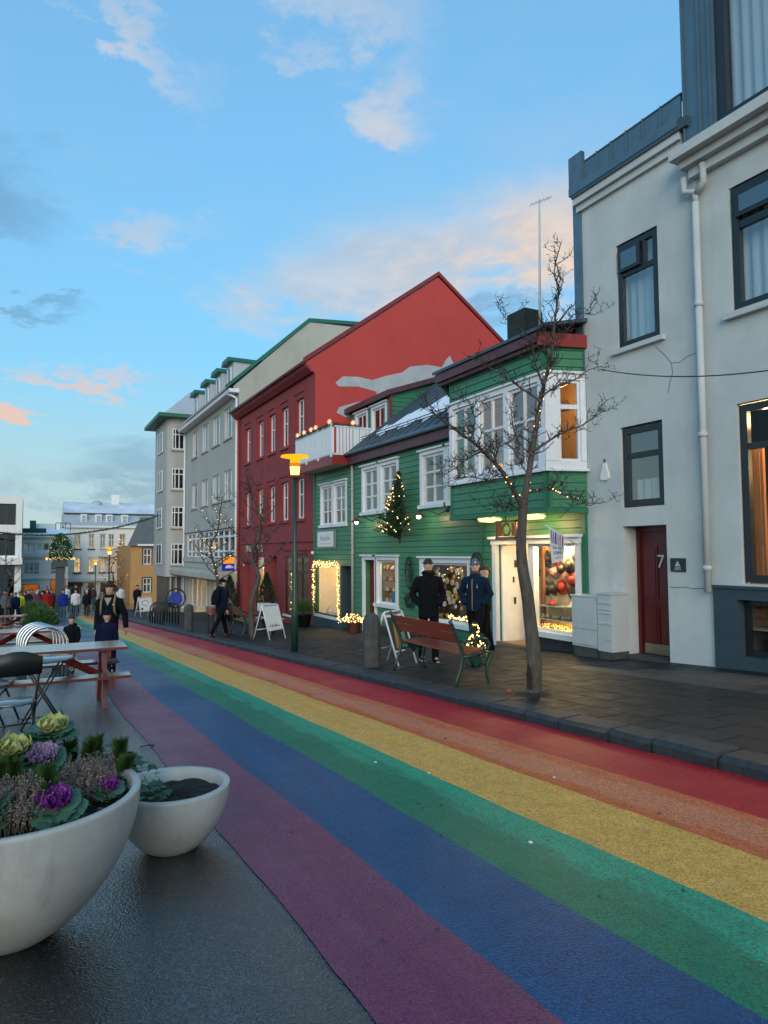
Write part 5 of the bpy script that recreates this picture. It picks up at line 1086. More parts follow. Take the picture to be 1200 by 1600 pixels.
# ------------------------------------------------------------------ street lamps
LAMPG = emis('lamp_glass', (1.0, 0.50, 0.015), 0.62); LAMPW = emis('lamp_core', (1.0, 0.62, 0.16), 1.6)
lp = thing('street_lamp', 'green street lamp with glowing yellow flat disc head in front of the balcony', 'street lamp', (4.89, 13.35, gz(13.35) + .1), group='disc headed street lamps')
lz = gz(13.35) + .1; LX, LY = 4.89, 13.35
MB().lathe([(.001, 0), (.072, 0), (.072, .9), (.064, .95), (.064, 2.05), (.044, 2.12), (.042, 3.55), (.001, 3.55)], (LX, LY, lz), 14).build('pole', PGREEN, lp)
MB().lathe([(.001, 3.55), (.09, 3.56), (.10, 3.62), (.06, 3.62)], (LX, LY, lz), 14).build('collar', mat('rusty_collar', (.09, .04, .02), .6), lp)
MB().lathe([(.001, 3.62), (.085, 3.62), (.105, 3.80), (.001, 3.80)], (LX, LY, lz), 16).build('lamp_glass', LAMPW, lp)
MB().lathe([(.10, 3.80), (.108, 3.80), (.108, 3.87), (.10, 3.87)], (LX, LY, lz), 16).build('amber_band', emis('amber_band', (1, .26, .02), 0.45), lp)
MB().lathe([(.001, 3.87), (.10, 3.87), (.10, 3.96), (.30, 4.0), (.285, 4.03), (.10, 4.045), (.001, 4.05)], (LX, LY, lz), 24).build('disc_head', LAMPG, lp)
MB().tube([(LX + .28, LY, lz + 1.98), (LX - .05, LY, lz + 1.98)], .016, 6).build('banner_arm', PGREEN, lp)
point('lamp_light', (LX, LY, lz + 3.72), 16, WARM, .1, lp)
lamps = [(4.94, 27.3, 1.0, 'street lamp with flat disc head beside the hoop bicycle rack'), (4.95, 41.3, 1.0, 'street lamp with flat disc head beside the twiggy lit tree'), (3.6, 50, .92, 'street lamp standing before the mansard house shop fronts'), (.25, 49.7, 1.0, 'street lamp standing before the dark glazed building'), (1.05, 60, 1.0, 'street lamp standing before the low white shop')]
for x, y, s, lab in lamps: dup(lp, Matrix.Translation((x, y, gz(y) + .08)) @ Matrix.Diagonal((s, s, s, 1)), lab)

# ------------------------------------------------------------------ wall lamps, hung fir, signs on the green house
def wall_lamp(u, z, lab):
    t = thing('wall_lamp', lab, 'wall lamp', FS.p(u, z, 0.03), group='gooseneck lamps on the green house')
    MB().tube([FS.p(u - .62, z + .08, .03), FS.p(u - .62, z + .08, .05)], .06, 12).build('wall_plate', IRON, t)
    MB().tube([FS.p(u - .62, z + .08, .04), FS.p(u - .45, z - .02, .18), FS.p(u - .25, z + .10, .34), FS.p(u - .08, z + .12, .42), FS.p(u, z + .05, .44)], .013, 8).build('arm', IRON, t)
    MB().lathe([(.03, .06), (.16, -.03), (.165, -.035), (.03, .05)], FS.p(u, z, .44), 18).build('shade', mat('copper_shade', (.10, .05, .03), .5), t)
    MB().ball(FS.p(u, z - .05, .44), .05, 10, 8).build('bulb', BULB, t); point('bulb_light', FS.p(u, z - .11, .44), 4.5, WARM, .05, t)
wall_lamp(17.30, 2.26, 'black gooseneck wall lamp below the pair of windows nearer the drainpipe'); wall_lamp(13.85, 2.26, 'black gooseneck wall lamp below the window with the lit candle')
def conifer(base, h, r0, seed, name, lab, n=2600, lights=90, tip=None, flat=None, mt=None, cat='christmas tree', bulb=.013, trunk=.025, ln=.09, w=.007):
    t = thing(name, lab, cat, base); r = random.Random(seed); m = MB(); b = MB(); base = Vector(base); lean = Vector(tip or (0, 0, 0))
    MB().tube([base, base + Vector((0, 0, h * .98)) + lean], [trunk, .004], 6).build('trunk', mat('fir_bark', (.06, .04, .025), .9), t)
    nb = max(24, n // 45)
    for i in range(nb):
        k = (i + r.random()) / nb; z = h * (.06 + .92 * k); L = r0 * (1 - k) ** .85 * r.uniform(.65, 1.15) + .03; a = r.uniform(0, 6.283)
        d = Vector((math.cos(a), math.sin(a), .35)); 
        if flat: d = d - flat * min(0, d.dot(flat)) * 1.7
        p0 = base + lean * k + Vector((0, 0, z)); m.tube([p0, p0 + d * L], [.006, .002], 4)
        ns = max(4, int(L / .022))
        for s in range(ns):
            q = p0 + d * (L * (s + 1) / ns) + Vector((0, 0, .02 * math.sin(s))); needles(m, q, 7, .012, ln * r.uniform(.5, 1), r, w, .25)
    for i in range(lights):
        k = r.random() ** 1.4 * .95; a = r.uniform(0, 6.283); L = r0 * (1 - k) ** .85 * .95 + .02; d = Vector((math.cos(a), math.sin(a), .3))
        if flat: d = d - flat * min(0, d.dot(flat)) * 1.8
        b.ball(base + lean * k + Vector((0, 0, h * (.06 + .92 * k))) + d * L, bulb, 5, 4)
    m.build('foliage', mt or NEEDLE, t, fix=False)['kind'] = 'stuff'
    if lights: b.build('lights', FAIRY, t)['kind'] = 'stuff'
    return t
conifer(FS.p(15.25, 1.60, .18), 1.85, .58, 11, 'hung_fir', 'small fir tree with warm lights hung on the green wall between the windows', 7600, 62, flat=Vector((-1, 0, 0)))
OVM = mat('dark_oval_sign', (.02, .035, .03), .5, .2, 5)
for (u, z, ru, rz_, lab, cat) in ((14.98, .85, .20, .40, 'oval wrought iron sign with figure beside the wood disc window', 'sign'), (12.05, 1.0, .20, .36, 'solid dark green oval plaque high by the hat shop corner', 'plaque')):
    m_ = MB(); n = 28
    if ru and 'wrought' in lab: m_.tube([FS.p(u + ru * math.cos(i / n * 6.2832), z + rz_ * math.sin(i / n * 6.2832), .07) for i in range(n + 1)], .018, 6); FS.box(m_, u - .07, u + .07, z - .22, z + .2, .05, .08); m_.ball(FS.p(u, z + .25, .065), .06); FS.box(m_, u - .12, u - .05, z - .05, z + .12, .05, .08); FS.box(m_, u - .012, u + .012, z - rz_, z + rz_, .055, .075)
    else: m_.prism([FS.p(u + ru * math.cos(i / n * 6.2832), z + rz_ * math.sin(i / n * 6.2832), .04) for i in range(n)], FS.N * .05); m_.tube([FS.p(u + ru * math.cos(i / n * 6.2832), z + rz_ * math.sin(i / n * 6.2832), .09) for i in range(n + 1)], .02, 6); FS.box(m_, u - .05, u + .05, z - .18, z + .16, .09, .105)
    tag(m_.build('oval_sign', OVM), lab, cat)
m_ = MB(); r_ = random.Random(12)
for i in range(16): a = r_.uniform(0, 6.28); m_.tube([FS.p(14.98 + .27 * math.cos(a + k * .5) * (1 - k * .13), .15 + .19 * math.sin(a + k * .5) * (1 - k * .13), .06 + .01 * (i % 3)) for k in range(6)], .014, 5)
m_.tube([FS.p(14.70, .32, .06), FS.p(15.26, .32, .06)], .016, 5); tag(m_.build('scrollwork_sign', OVM), 'curled wrought iron scrollwork sign below the oval iron sign', 'sign')
# hat shop: ceiling lamps under the bay, hanging sign, flag
for (y, lab) in ((9.75, 'round ceiling lamp under the bay between hanging sign and white wall'), (11.05, 'round ceiling lamp under the bay on the souvenir window side')):
    t = thing('ceiling_lamp', lab, 'lamp', (8.12, y, ZB0 - .03), group='lamps under the bay'); MB().lathe([(.001, -.01), (.22, -.01), (.24, -.03), (.20, -.075), (.001, -.09)], (8.15, y, ZB0 - .01), 20).build('diffuser', emis('warm_diffuser', (1.0, .66, .24), 1.5), t); point('lamp_light', (8.15, y, ZB0 - .18), 10, (1, .66, .26), .12, t)
hs = thing('hanging_sign', 'dark wooden openwork shop sign hung under the bay', 'sign', (8.05, 10.3, 1.95))
m_ = MB().box(8.02, 8.07, 10.05, 10.70, 1.62, 1.66).box(8.02, 8.07, 10.05, 10.70, 1.93, 1.97).box(8.02, 8.07, 10.05, 10.09, 1.62, 1.97).box(8.02, 8.07, 10.66, 10.70, 1.62, 1.97); m_.build('sign_frame', WOOD, hs)
m_ = MB().tube([(8.04, 10.38 + .11 * math.cos(i / 12 * 6.2832), 1.795 + .11 * math.sin(i / 12 * 6.2832)) for i in range(13)], .025, 6); m_.box(8.025, 8.06, 10.54, 10.58, 1.67, 1.92).box(8.025, 8.06, 10.60, 10.64, 1.67, 1.92).box(8.025, 8.06, 10.14, 10.2, 1.67, 1.92); m_.build('sign_carving', WOOD, hs); MB().tube([(8.04, 10.4, 1.97), (8.04, 10.4, 2.06)], .012, 5).build('hanger', IRON, hs)
fl = thing('tax_free_flag', 'white TAX FREE SHOPPING pennant with blue and red stripes on a slanting stick', 'flag', FS.p(9.2, 1.3, .2))
pA, pB = onX(852, 820, 7.75), onX(903, 852, 8.5); MB().tube([pA, pB], .011, 6).build('stick', WHITE, fl)
fq = [onX(x, y, 7.85) for x, y in ((858, 824), (885, 842), (881, 868), (862, 867))]
ff = [pA.lerp(pB, .10), pA.lerp(pB, .60), None, None]; ff[2] = ff[1] + Vector((0, .06, -.40)); ff[3] = ff[0] + Vector((0.02, -.04, -.62))
def flagp(u, v): return (ff[0].lerp(ff[1], u)).lerp(ff[3].lerp(ff[2], u), v)
m_ = MB(); m_.quad(*ff); m_.build('cloth', mat('flag_white', (.75, .77, .8), .8), fl, fix=False)
fn = (ff[1] - ff[0]).cross(ff[3] - ff[0]).normalized()
if fn.dot(Vector((0, 0, EYE)) - ff[0]) < 0: fn = -fn
MATS['flag_white'].node_tree.nodes['Principled BSDF'].inputs['Roughness'].default_value = .8
FBL, FRD = mat('flag_blue', (.03, .06, .25), .8), mat('flag_red', (.5, .02, .03), .8)
for k, (u, w, c) in enumerate(((.12, .05, FBL), (.24, .04, FBL), (.36, .09, FBL), (.53, .04, FBL), (.66, .07, FRD), (.82, .08, FBL))):
    m_ = MB().add([flagp(u, .04) + fn * .003, flagp(u + w, .04) + fn * .003, flagp(u + w, .42) + fn * .003, flagp(u, .42) + fn * .003], [(0, 1, 2, 3)]); m_.build('flag_stripe', c, fl, fix=False)
def flagm(u, v):
    M = Matrix.Identity(4); xx = (flagp(1, v) - flagp(0, v)).normalized(); zz_ = fn; yy = zz_.cross(xx); p = flagp(u, v) + fn * .004
    for i in range(3): M[i][0] = xx[i]; M[i][1] = yy[i]; M[i][2] = zz_[i]; M[i][3] = p[i]
    return M
for s, v, sz in (('TAX FREE', .53, .082), ('SHOPPING', .70, .082), ('SAVE UP TO 15%', .86, .042)): text('flag_lettering', s, sz, flagm(.52, v), FBL, fl, .0005)
wc = thing('wall_camera', 'small white dome camera beside the kaolin display garland', 'camera', FS.p(21.45, 1.35, .1)); MB().ball(FS.p(21.44, 1.36, .12), .06).build('dome', WHITE, wc); MB().tube([FS.p(21.44, 1.40, .02), FS.p(21.44, 1.38, .1)], .02, 6).build('mount', WHITE, wc)
# telephone wire crossing the white wall
m_ = MB(); A_, B_ = onX(938, 577, 7.8), onX(1260, 570, 7.2); m_.tube([A_.lerp(B_, t / 12) - Vector((0, 0, .12 * 4 * t / 12 * (1 - t / 12))) for t in range(13)], .008, 5); tag(m_.build('overhead_wire', IRON), 'thin dark wire running from the bare tree across the white walls', 'wire')

# ------------------------------------------------------------------ benches
SLATR = mat('red_brown_slat', (.22, .045, .022), .38, .3, 3, .06, 40, coat=.3, stretch=(1, .3, 6)); SLATG = mat('worn_slat', (.20, .12, .08), .5, .25, 3)
def bench(x, y0, y1, lab, slat):
    g = gz((y0 + y1) / 2) + .10; t = thing('park_bench', lab, 'bench', (x + .3, (y0 + y1) / 2, g), group='park benches on the pavement')
    for y in (y0, y1):
        P = lambda a, b: Vector((x + a, y, g + b)); m = MB()
        m.tube([P(.02, 0), P(.05, .12), P(.11, .26), P(.14, .40), P(.12, .50), P(.05, .66), P(-.02, .82), P(-.05, .86)], [.026, .022, .024, .028, .028, .024, .022, .03], 8, flat=.8)
        m.tube([P(.55, 0), P(.53, .06), P(.50, .18), P(.52, .30), P(.56, .38), P(.55, .43), P(.46, .44), P(.30, .41), P(.14, .40)], [.026, .02, .022, .026, .028, .026, .022, .022, .024], 8, flat=.8)
        m.tube([P(.02, .02), P(.2, .035), P(.4, .035), P(.55, .02)], .016, 6)
        ie = m.build('iron_end', PGREEN, t); a = MB()
        a.tube([P(.09, .56), P(.16, .58), P(.28, .60), P(.40, .62), P(.50, .60), P(.55, .54), P(.53, .48), P(.47, .47), P(.45, .52), P(.49, .55)], [.018, .018, .02, .022, .024, .024, .02, .018, .016, .012], 8); a.build('armrest', PGREEN, ie)
        s = MB(); s.prism([P(.24, .385), P(.46, .385), P(.40, .30), P(.35, .24), P(.30, .30)], (0, .02, 0)); s.tube([P(.24 + .05 * math.cos(k), .34 + .05 * math.sin(k), ) for k in [i * .5 for i in range(12)]], .010, 5); s.tube([P(.47 + .045 * math.cos(k), .33 + .045 * math.sin(k), ) for k in [i * .5 for i in range(12)]], .010, 5); s.build('scroll_bracket', PGREEN, ie)
    L = y1 - y0 - .06
    for i in range(5): MB().box(x + .135 + i * .077, x + .20 + i * .077, y0 + .03, y1 - .03, g + .425 + .004 * i, g + .452 + .004 * i).build('seat_slat', slat, t)
    for (b0, b1) in ((.585, .70), (.71, .81)):
        dx = lambda h: .12 - .42 * (h - .5)
        MB().add([(x + dx(b) + o, yy, g + b) for b in (b0, b1) for o in (0, .025) for yy in (y0 + .03, y1 - .03)], [(0, 1, 3, 2), (4, 6, 7, 5), (0, 4, 5, 1), (2, 3, 7, 6), (0, 2, 6, 4), (1, 5, 7, 3)]).build('back_slat', slat, t)
    return t
bench(4.76, 7.25, 8.85, 'red brown slatted bench with green scrolled iron ends near the bare tree', SLATR)
bench(5.1, 18.1, 19.3, 'worn iron ended bench behind the white folding board by the slim tree', SLATG)
tb = thing('side_table', 'small brown topped table beside the worn bench', 'table', (5.0, 20.1, gz(20.1) + .1)); g_ = gz(20.1) + .1
MB().box(4.72, 5.35, 19.75, 20.5, g_ + .62, g_ + .80).build('table_top', SLATR, tb)
for x, y in ((4.78, 19.8), (5.29, 19.8), (4.78, 20.45), (5.29, 20.45)): MB().box(x - .02, x + .02, y - .02, y + .02, g_, g_ + .62).build('leg', IRON, tb)
def chair_wire(x, y, lab, rz):
    g = gz(y) + .1; M = Matrix.Translation((x, y, g)) @ Matrix.Rotation(rz, 4, 'Z'); t = thing('cafe_chair', lab, 'chair', (x, y, g), rz, 'pale cafe chairs by the worn bench'); GR = mat('pale_chair', (.42, .46, .46), .5)
    MB().box(-.2, .2, -.2, .2, .43, .46, M).build('seat', GR, t); MB().box(-.2, .2, .19, .22, .62, .86, M).build('backrest', GR, t)
    for a, b in ((-.18, -.18), (.18, -.18)): MB().tube([M @ Vector((a, b, 0)), M @ Vector((a, b, .43))], .014, 6).build('leg', IRON, t)
    for a, b in ((-.18, .19), (.18, .19)): MB().tube([M @ Vector((a, b + .03, 0)), M @ Vector((a, b, .43)), M @ Vector((a, b + .01, .64))], .014, 6).build('leg', IRON, t)
chair_wire(6.1, 18.3, 'pale cafe chair between the slim tree and the red house', .3); chair_wire(6.2, 19.6, 'pale cafe chair behind the worn bench beside the conifer', -.4)

# ------------------------------------------------------------------ bollards, signs on the pavement, hoops
def bollard(x, y, h, r, lab):
    g = gz(y) + .1; m = MB(); n = 8; q = random.Random(int(y * 10)); pr = [(r * 1.02, -.1), (r, .05), (r * .98, h * .5), (r * .92, h * .86), (r * .70, h * .94), (r * .25, h)]
    vs = [(x + (a + q.uniform(-.008, .008)) * math.cos(k * math.pi / 4 + .3), y + (a + q.uniform(-.008, .008)) * math.sin(k * math.pi / 4 + .3), g + z + q.uniform(-.006, .006)) for a, z in pr for k in range(n)]
    m.add(vs, [(i * n + k, i * n + (k + 1) % n, (i + 1) * n + (k + 1) % n, (i + 1) * n + k) for i in range(len(pr) - 1) for k in range(n)] + [tuple((len(pr) - 1) * n + k for k in range(n))])
    return tag(m.build('stone_bollard', STONE), lab, 'bollard', 'basalt bollards at the kerb')
bollard(4.91, 9.85, .86, .15, 'eight sided dark basalt bollard beside the red brown bench'); bollard(4.76, 23.05, .86, .16, 'eight sided dark basalt bollard near the walking person with backpack')
POST = mat('poster_dark', (.03, .05, .05), .5)
def aframe(x, y, rz, w, h, lab, deco):
    g = gz(y) + .1; M = Matrix.Translation((x, y, g)) @ Matrix.Rotation(rz, 4, 'Z'); t = thing('folding_board', lab, 'sign board', (x, y, g), rz, 'folding boards on the pavement')
    for s, nm in ((1, 'front_frame'), (-1, 'rear_frame')):
        S = lambda a, z, o=0: M @ Vector((a, s * -(.30 * (1 - z / h) + o), z)); m = MB()
        m.tube([S(-w / 2, 0), S(-w / 2, h * .97), S(-w / 2 + .04, h), S(w / 2 - .04, h), S(w / 2, h * .97), S(w / 2, 0)], .016, 6); m.tube([S(-w / 2, h * .28), S(w / 2, h * .28)], .013, 6); fr_ = m.build(nm, WHITE, t)
        if s == 1:
            p = [S(-w / 2 + .02, h * .30), S(w / 2 - .02, h * .30), S(w / 2 - .02, h * .95), S(-w / 2 + .02, h * .95)]; nn = (p[1] - p[0]).cross(p[3] - p[0]).normalized()
            MB().add(p, [(0, 1, 2, 3)]).build('panel', POST if deco == 1 else WHITE, t, fix=False)
            if nn.dot(Vector((0, 0, EYE)) - p[0]) < 0: nn = -nn
            Q = lambda a, b: p[0] + (p[1] - p[0]) * a + (p[3] - p[0]) * b + nn * .004
            pc = lambda nm2, pts, mt: MB().add([Q(*q) for q in pts], [tuple(range(len(pts)))]).build(nm2, mt, t, fix=False)
            if deco == 1:
                pc('figure', ((.12, .05), (.22, .45), (.30, .75), (.5, .88), (.62, .6), (.5, .3), (.45, .05)), mat('poster_ochre', (.42, .22, .06), .6)); pc('figure', ((.5, .05), (.55, .5), (.68, .8), (.82, .5), (.78, .05)), mat('poster_teal', (.15, .32, .22), .6)); pc('banner', ((.02, .92), (.98, .92), (.98, .99), (.02, .99)), WHITE)
                Mx = Matrix.Identity(4); ux = (p[1] - p[0]).normalized(); uy = (p[3] - p[0]).normalized()
                for i in range(3): Mx[i][0] = ux[i]; Mx[i][1] = uy[i]; Mx[i][2] = nn[i]; Mx[i][3] = (Q(.5, .955) + nn * .004)[i]
                text('lettering', 'STREET', .058, Mx, POST, t, .0005)
            elif deco == 2:
                q = random.Random(4)
                for k in range(14): a = .12 + .055 * k; hh = q.uniform(.04, .13); pc('sketch', ((a, .12), (a + q.uniform(.02, .05), .12 + q.uniform(0, .02)), (a + .03, .12 + hh), (a + q.uniform(0, .02), .12 + hh)), DGREY)
                pc('outline', ((.28, .62), (.72, .62), (.72, .625), (.28, .625)), CREAM); pc('outline', ((.28, .80), (.72, .80), (.72, .805), (.28, .805)), CREAM)
            else:
                for k in range(16):
                    a0, a1 = k / 16 * 5.2, (k + .9) / 16 * 5.2; pc('drawn_curve', [(.5 + .3 * math.cos(a0), .6 + .22 * math.sin(a0)), (.5 + .3 * math.cos(a1), .6 + .22 * math.sin(a1)), (.5 + .26 * math.cos(a1), .6 + .19 * math.sin(a1)), (.5 + .26 * math.cos(a0), .6 + .19 * math.sin(a0))], DGREY)
                pc('drawn_box', ((.08, .08), (.25, .08), (.25, .25), (.08, .25)), DGREY)
    return t
aframe(5.35, 9.95, .45, .50, .86, 'white framed folding board with dark poster of figures behind the bollard', 1)
aframe(5.55, 17.0, .45, .55, .88, 'white folding board with small sketch along its foot beside the slim tree', 2)
aframe(5.6, 38.5, .4, .75, 1.05, 'white folding board with a round drawing near the rounded corner building', 3)
rk = thing('bicycle_rack', 'row of black bicycle hoops on the pavement by the street lamp', 'bicycle rack', (4.95, 29.5, gz(29.5) + .1), group='bicycle racks')
for i in range(6):
    y = 27.9 + i * .62; g = gz(y) + .1; MB().tube([(4.75, y, g)] + [(5.05 - .30 * math.cos(a), y, g + .55 + .30 * math.sin(a)) for a in [k * math.pi / 8 for k in range(9)]] + [(5.35, y, g)], .03, 7).build('hoop', IRON, rk)
bs = thing('round_sign', 'round blue sign in black ring standing behind the bicycle hoops', 'sign', (5.3, 28.5, gz(28.5) + .1)); g = gz(28.5) + .1
MB().tube([(5.35 + .38 * math.cos(a / 20 * 6.2832), 28.5, g + 1.02 + .38 * math.sin(a / 20 * 6.2832)) for a in range(21)], .03, 6).build('ring', IRON, bs)
MB().tube([(5.35, 28.48, g + 1.0), (5.35, 28.52, g + 1.0)], .27, 20, True, False).build('face', mat('sign_blue', (.03, .06, .35), .4, .5, 9), bs); MB().tube([(5.35, 28.55, g), (5.35, 28.55, g + .66)], .03, 6).build('post', IRON, bs)
ho = thing('steel_bicycle_stand', 'nested polished steel hoops of a bicycle stand between the picnic tables', 'bicycle stand', (.35, 13.4, gz(13.4)), group='bicycle racks')
for i in range(5):
    y = 12.2 + i * .48; x = .30 - i * .035; g = gz(y); MB().tube([(x - .30, y, g)] + [(x - .30 * math.cos(a), y, g + .60 + .30 * math.sin(a)) for a in [k * math.pi / 12 for k in range(13)]] + [(x + .30, y, g)], .024, 10).build('hoop', CHROME, ho)

# ------------------------------------------------------------------ picnic tables, bistro set
PIC = mat('picnic_red_wood', (.15, .024, .014), .34, .3, 3, .1, 40, coat=.25, stretch=(.4, 6, 6)); PICT = mat('wet_picnic_top', (.16, .034, .022), .16, .3, 3, .05, 40, coat=.8, stretch=(.4, 6, 6))
def picnic(xc, yc, lab):
    g = gz(yc); t = thing('picnic_table', lab, 'picnic table', (xc, yc, g), group='red picnic tables'); L = .98
    Z = lambda y, z: z - SLOPE * 0
    for i in range(5): MB().box(xc - L, xc + L, yc - .36 + i * .146, yc - .225 + i * .146, g + .71, g + .745).build('top_plank', PICT, t)
    for s in (-1, 1):
        for i in range(2): a = yc + s * .62 + (i - 1) * .135; MB().box(xc - L, xc + L, a, a + .125, g + .42, g + .455).build('seat_plank', PICT, t)
    for e in (-1, 1):
        x = xc + e * .72
        for s in (-1, 1):
            MB().add([(x + o, yc + s * (a + q), g + z) for a, z in ((.42, -.03), (.20, .708)) for q in (-.068, .068) for o in (-.025, .025)], [(0, 1, 3, 2), (4, 6, 7, 5), (0, 4, 5, 1), (2, 3, 7, 6), (0, 2, 6, 4), (1, 5, 7, 3)]).build('leg', PIC, t)
        MB().box(x + e * .026, x + e * .07, yc - .74, yc + .74, g + .30, g + .418).build('seat_beam', PIC, t); MB().box(x + e * .026, x + e * .07, yc - .34, yc + .34, g + .62, g + .708).build('top_beam', PIC, t)
        MB().tube([(x - e * .03, yc, g + .36), (xc + e * .10, yc, g + .69)], .045, 4, True, False).build('brace', PIC, t)
    MB().box(xc - .05, xc + .05, yc - .34, yc + .34, g + .64, g + .708).build('middle_batten', PIC, t)
    return t
picnic(.16, 9.55, 'wet red picnic table beside the black folding chair'); picnic(-.02, 14.95, 'red picnic table behind the polished steel hoops'); picnic(-.02, 26.5, 'red picnic table farthest down the street beyond the grey bowl')
bt = thing('bistro_table', 'small round wet bistro table on crossed black legs', 'table', (.17, 8.35, gz(8.35))); g = gz(8.35)
MB().lathe([(.001, .725), (.30, .725), (.31, .715), (.30, .70), (.001, .70)], (.17, 8.35, g), 28).build('table_top', mat('wet_table_top', (.10, .12, .13), .12, .3, 8, coat=.8), bt)
for a, b in (((-.2, -.16), (.2, .16)), ((.2, -.16), (-.2, .16))):
    for q in (-1, 1): MB().tube([(.17 + a[0], 8.35 + a[1] * q, g), (.17 + b[0], 8.35 + a[1] * q, g + .70)], .011, 6).build('leg', IRON, bt)
MB().tube([(-.03, 8.2, g + .12), (.37, 8.2, g + .12)], .008, 5).tube([(.37, 8.2, g + .12), (.37, 8.5, g + .12)], .008, 5).build('stretcher', IRON, bt)
def fold_chair(x, y, rz, lab, seatmt):
    g = gz(y); M = Matrix.Translation((x, y, g)) @ Matrix.Rotation(rz, 4, 'Z'); t = thing('folding_chair', lab, 'chair', (x, y, g), rz, 'black folding chairs'); T = lambda pts, r=.012: MB().tube([M @ Vector(p) for p in pts], r, 7)
    for s in (-.2, .2): T([(s, .22, 0), (s, .05, .40), (s, -.20, .86)], .012).build('leg', IRON, t); T([(s * .9, -.26, 0), (s * .9, .16, .44)], .011).build('leg', IRON, t)
    MB().lathe([(.001, .455), (.19, .455), (.20, .445), (.19, .43), (.001, .43)], n=24).build('seat', seatmt, t, M)
    m = MB(); n = 12; vs = []
    for i in range(n + 1):
        a = -1 + 2 * i / n
        for z in (.70, .92 - .07 * a * a): vs.append(M @ Vector((.215 * a, -.17 - (z - .70) * .25 - .035 * (1 - a * a), z)))
    m.add(vs, [(2 * i, 2 * i + 2, 2 * i + 3, 2 * i + 1) for i in range(n)], True); o = m.build('backrest', IRON, t, fix=False); sm = o.modifiers.new('thick', 'SOLIDIFY'); sm.thickness = .016
    T([(-.18, .14, .2), (.18, .14, .2)], .009).build('stretcher', IRON, t); return t
WETS = MATS['wet_table_top']
fold_chair(-.10, 7.15, .15, 'black folding chair with round wet seat in front of the bistro table', WETS); fold_chair(-.32, 8.75, -1.9, 'black folding chair at the far side of the bistro table', WETS)
# ------------------------------------------------------------------ bare trees
SOIL_ = mat('pit_soil', (.022, .022, .016), .95, .5, 30, .8, 60)
BARK = mat('grey_bark', (.080, .068, .056), .8, .5, 18, 1.0, 45, stretch=(1, 1, .3)); TWIG = mat('dark_twig', (.030, .022, .018), .8, .2, 20)
def px3(x, y, dep): return Vector((0, 0, EYE)) + ray(x, y) * dep
def twigs(mb, pts, rads, r, per_m=13, lmin=.10, lmax=.36, level=1, bulbs=None):
    for (a, b), (ra, rb) in zip(zip(pts, pts[1:]), zip(rads, rads[1:])):
        seg = (b - a).length; k = max(0, int(seg * per_m + r.random()))
        for _ in range(k):
            t = r.random(); p = a.lerp(b, t); d = (b - a).normalized(); side = Vector((r.gauss(0, 1), r.gauss(0, 1), r.gauss(.25, .6))).normalized()
            v = (d * .5 + side * .9).normalized(); L = r.uniform(lmin, lmax); q = [p]; n = 4
            for i in range(n): v = (v + Vector((r.gauss(0, .28), r.gauss(0, .28), r.gauss(.12, .22)))).normalized(); q.append(q[-1] + v * (L / n))
            r0 = min(.0075, (ra + rb) * .3) if level == 1 else .0034
            rr = [r0, r0 * .85, r0 * .7, r0 * .55, r0 * .62]; mb.tube(q, rr, 5 if level == 1 else 4)
            if level < 3: twigs(mb, q, rr, r, per_m * (1.0 if level == 1 else .7), lmin * .4, lmax * .42, level + 1)
def smoothline(P, n=3):
    out = []
    for i in range(len(P) - 1):
        p0, p1, p2, p3 = P[max(i - 1, 0)], P[i], P[i + 1], P[min(i + 2, len(P) - 1)]
        for k in range(n):
            t = k / n; out.append(.5 * ((2 * p1) + (p2 - p0) * t + (2 * p0 - 5 * p1 + 4 * p2 - p3) * t * t + (3 * p1 - p0 - 3 * p2 + p3) * t ** 3))
    return out + [P[-1]]
D0 = 7.87
nt_ = thing('bare_tree', 'leafless street tree with scarred grey trunk and fairy lights beside the bench', 'tree', (5.14, 6.2, gz(6.2) + .1), group='bare street trees')
tr = [(833, 1092), (835, 1060), (834, 1020), (829, 975), (824, 930), (817, 890), (814, 850), (816, 815), (818, 790)]
P = smoothline([px3(x, y, D0) for x, y in tr]); n = len(P); rd = [.094 - .040 * min(1, i / n * 1.2) + (.03 if i == 0 else 0) for i in range(n)]
MB().tube(P, rd, 14).build('trunk', BARK, nt_)
sc_ = MB(); cpt = px3(826, 1050, D0 - .105); sc_.add([px3(x, y, D0 - .108) for x, y in ((824, 1075), (822, 1055), (825, 1035), (829, 1045), (832, 1062), (831, 1078))], [(0, 1, 2, 3, 4, 5)]); sc_.build('bark_scar', mat('dark_scar', (.02, .012, .01), .9), nt_, fix=False)
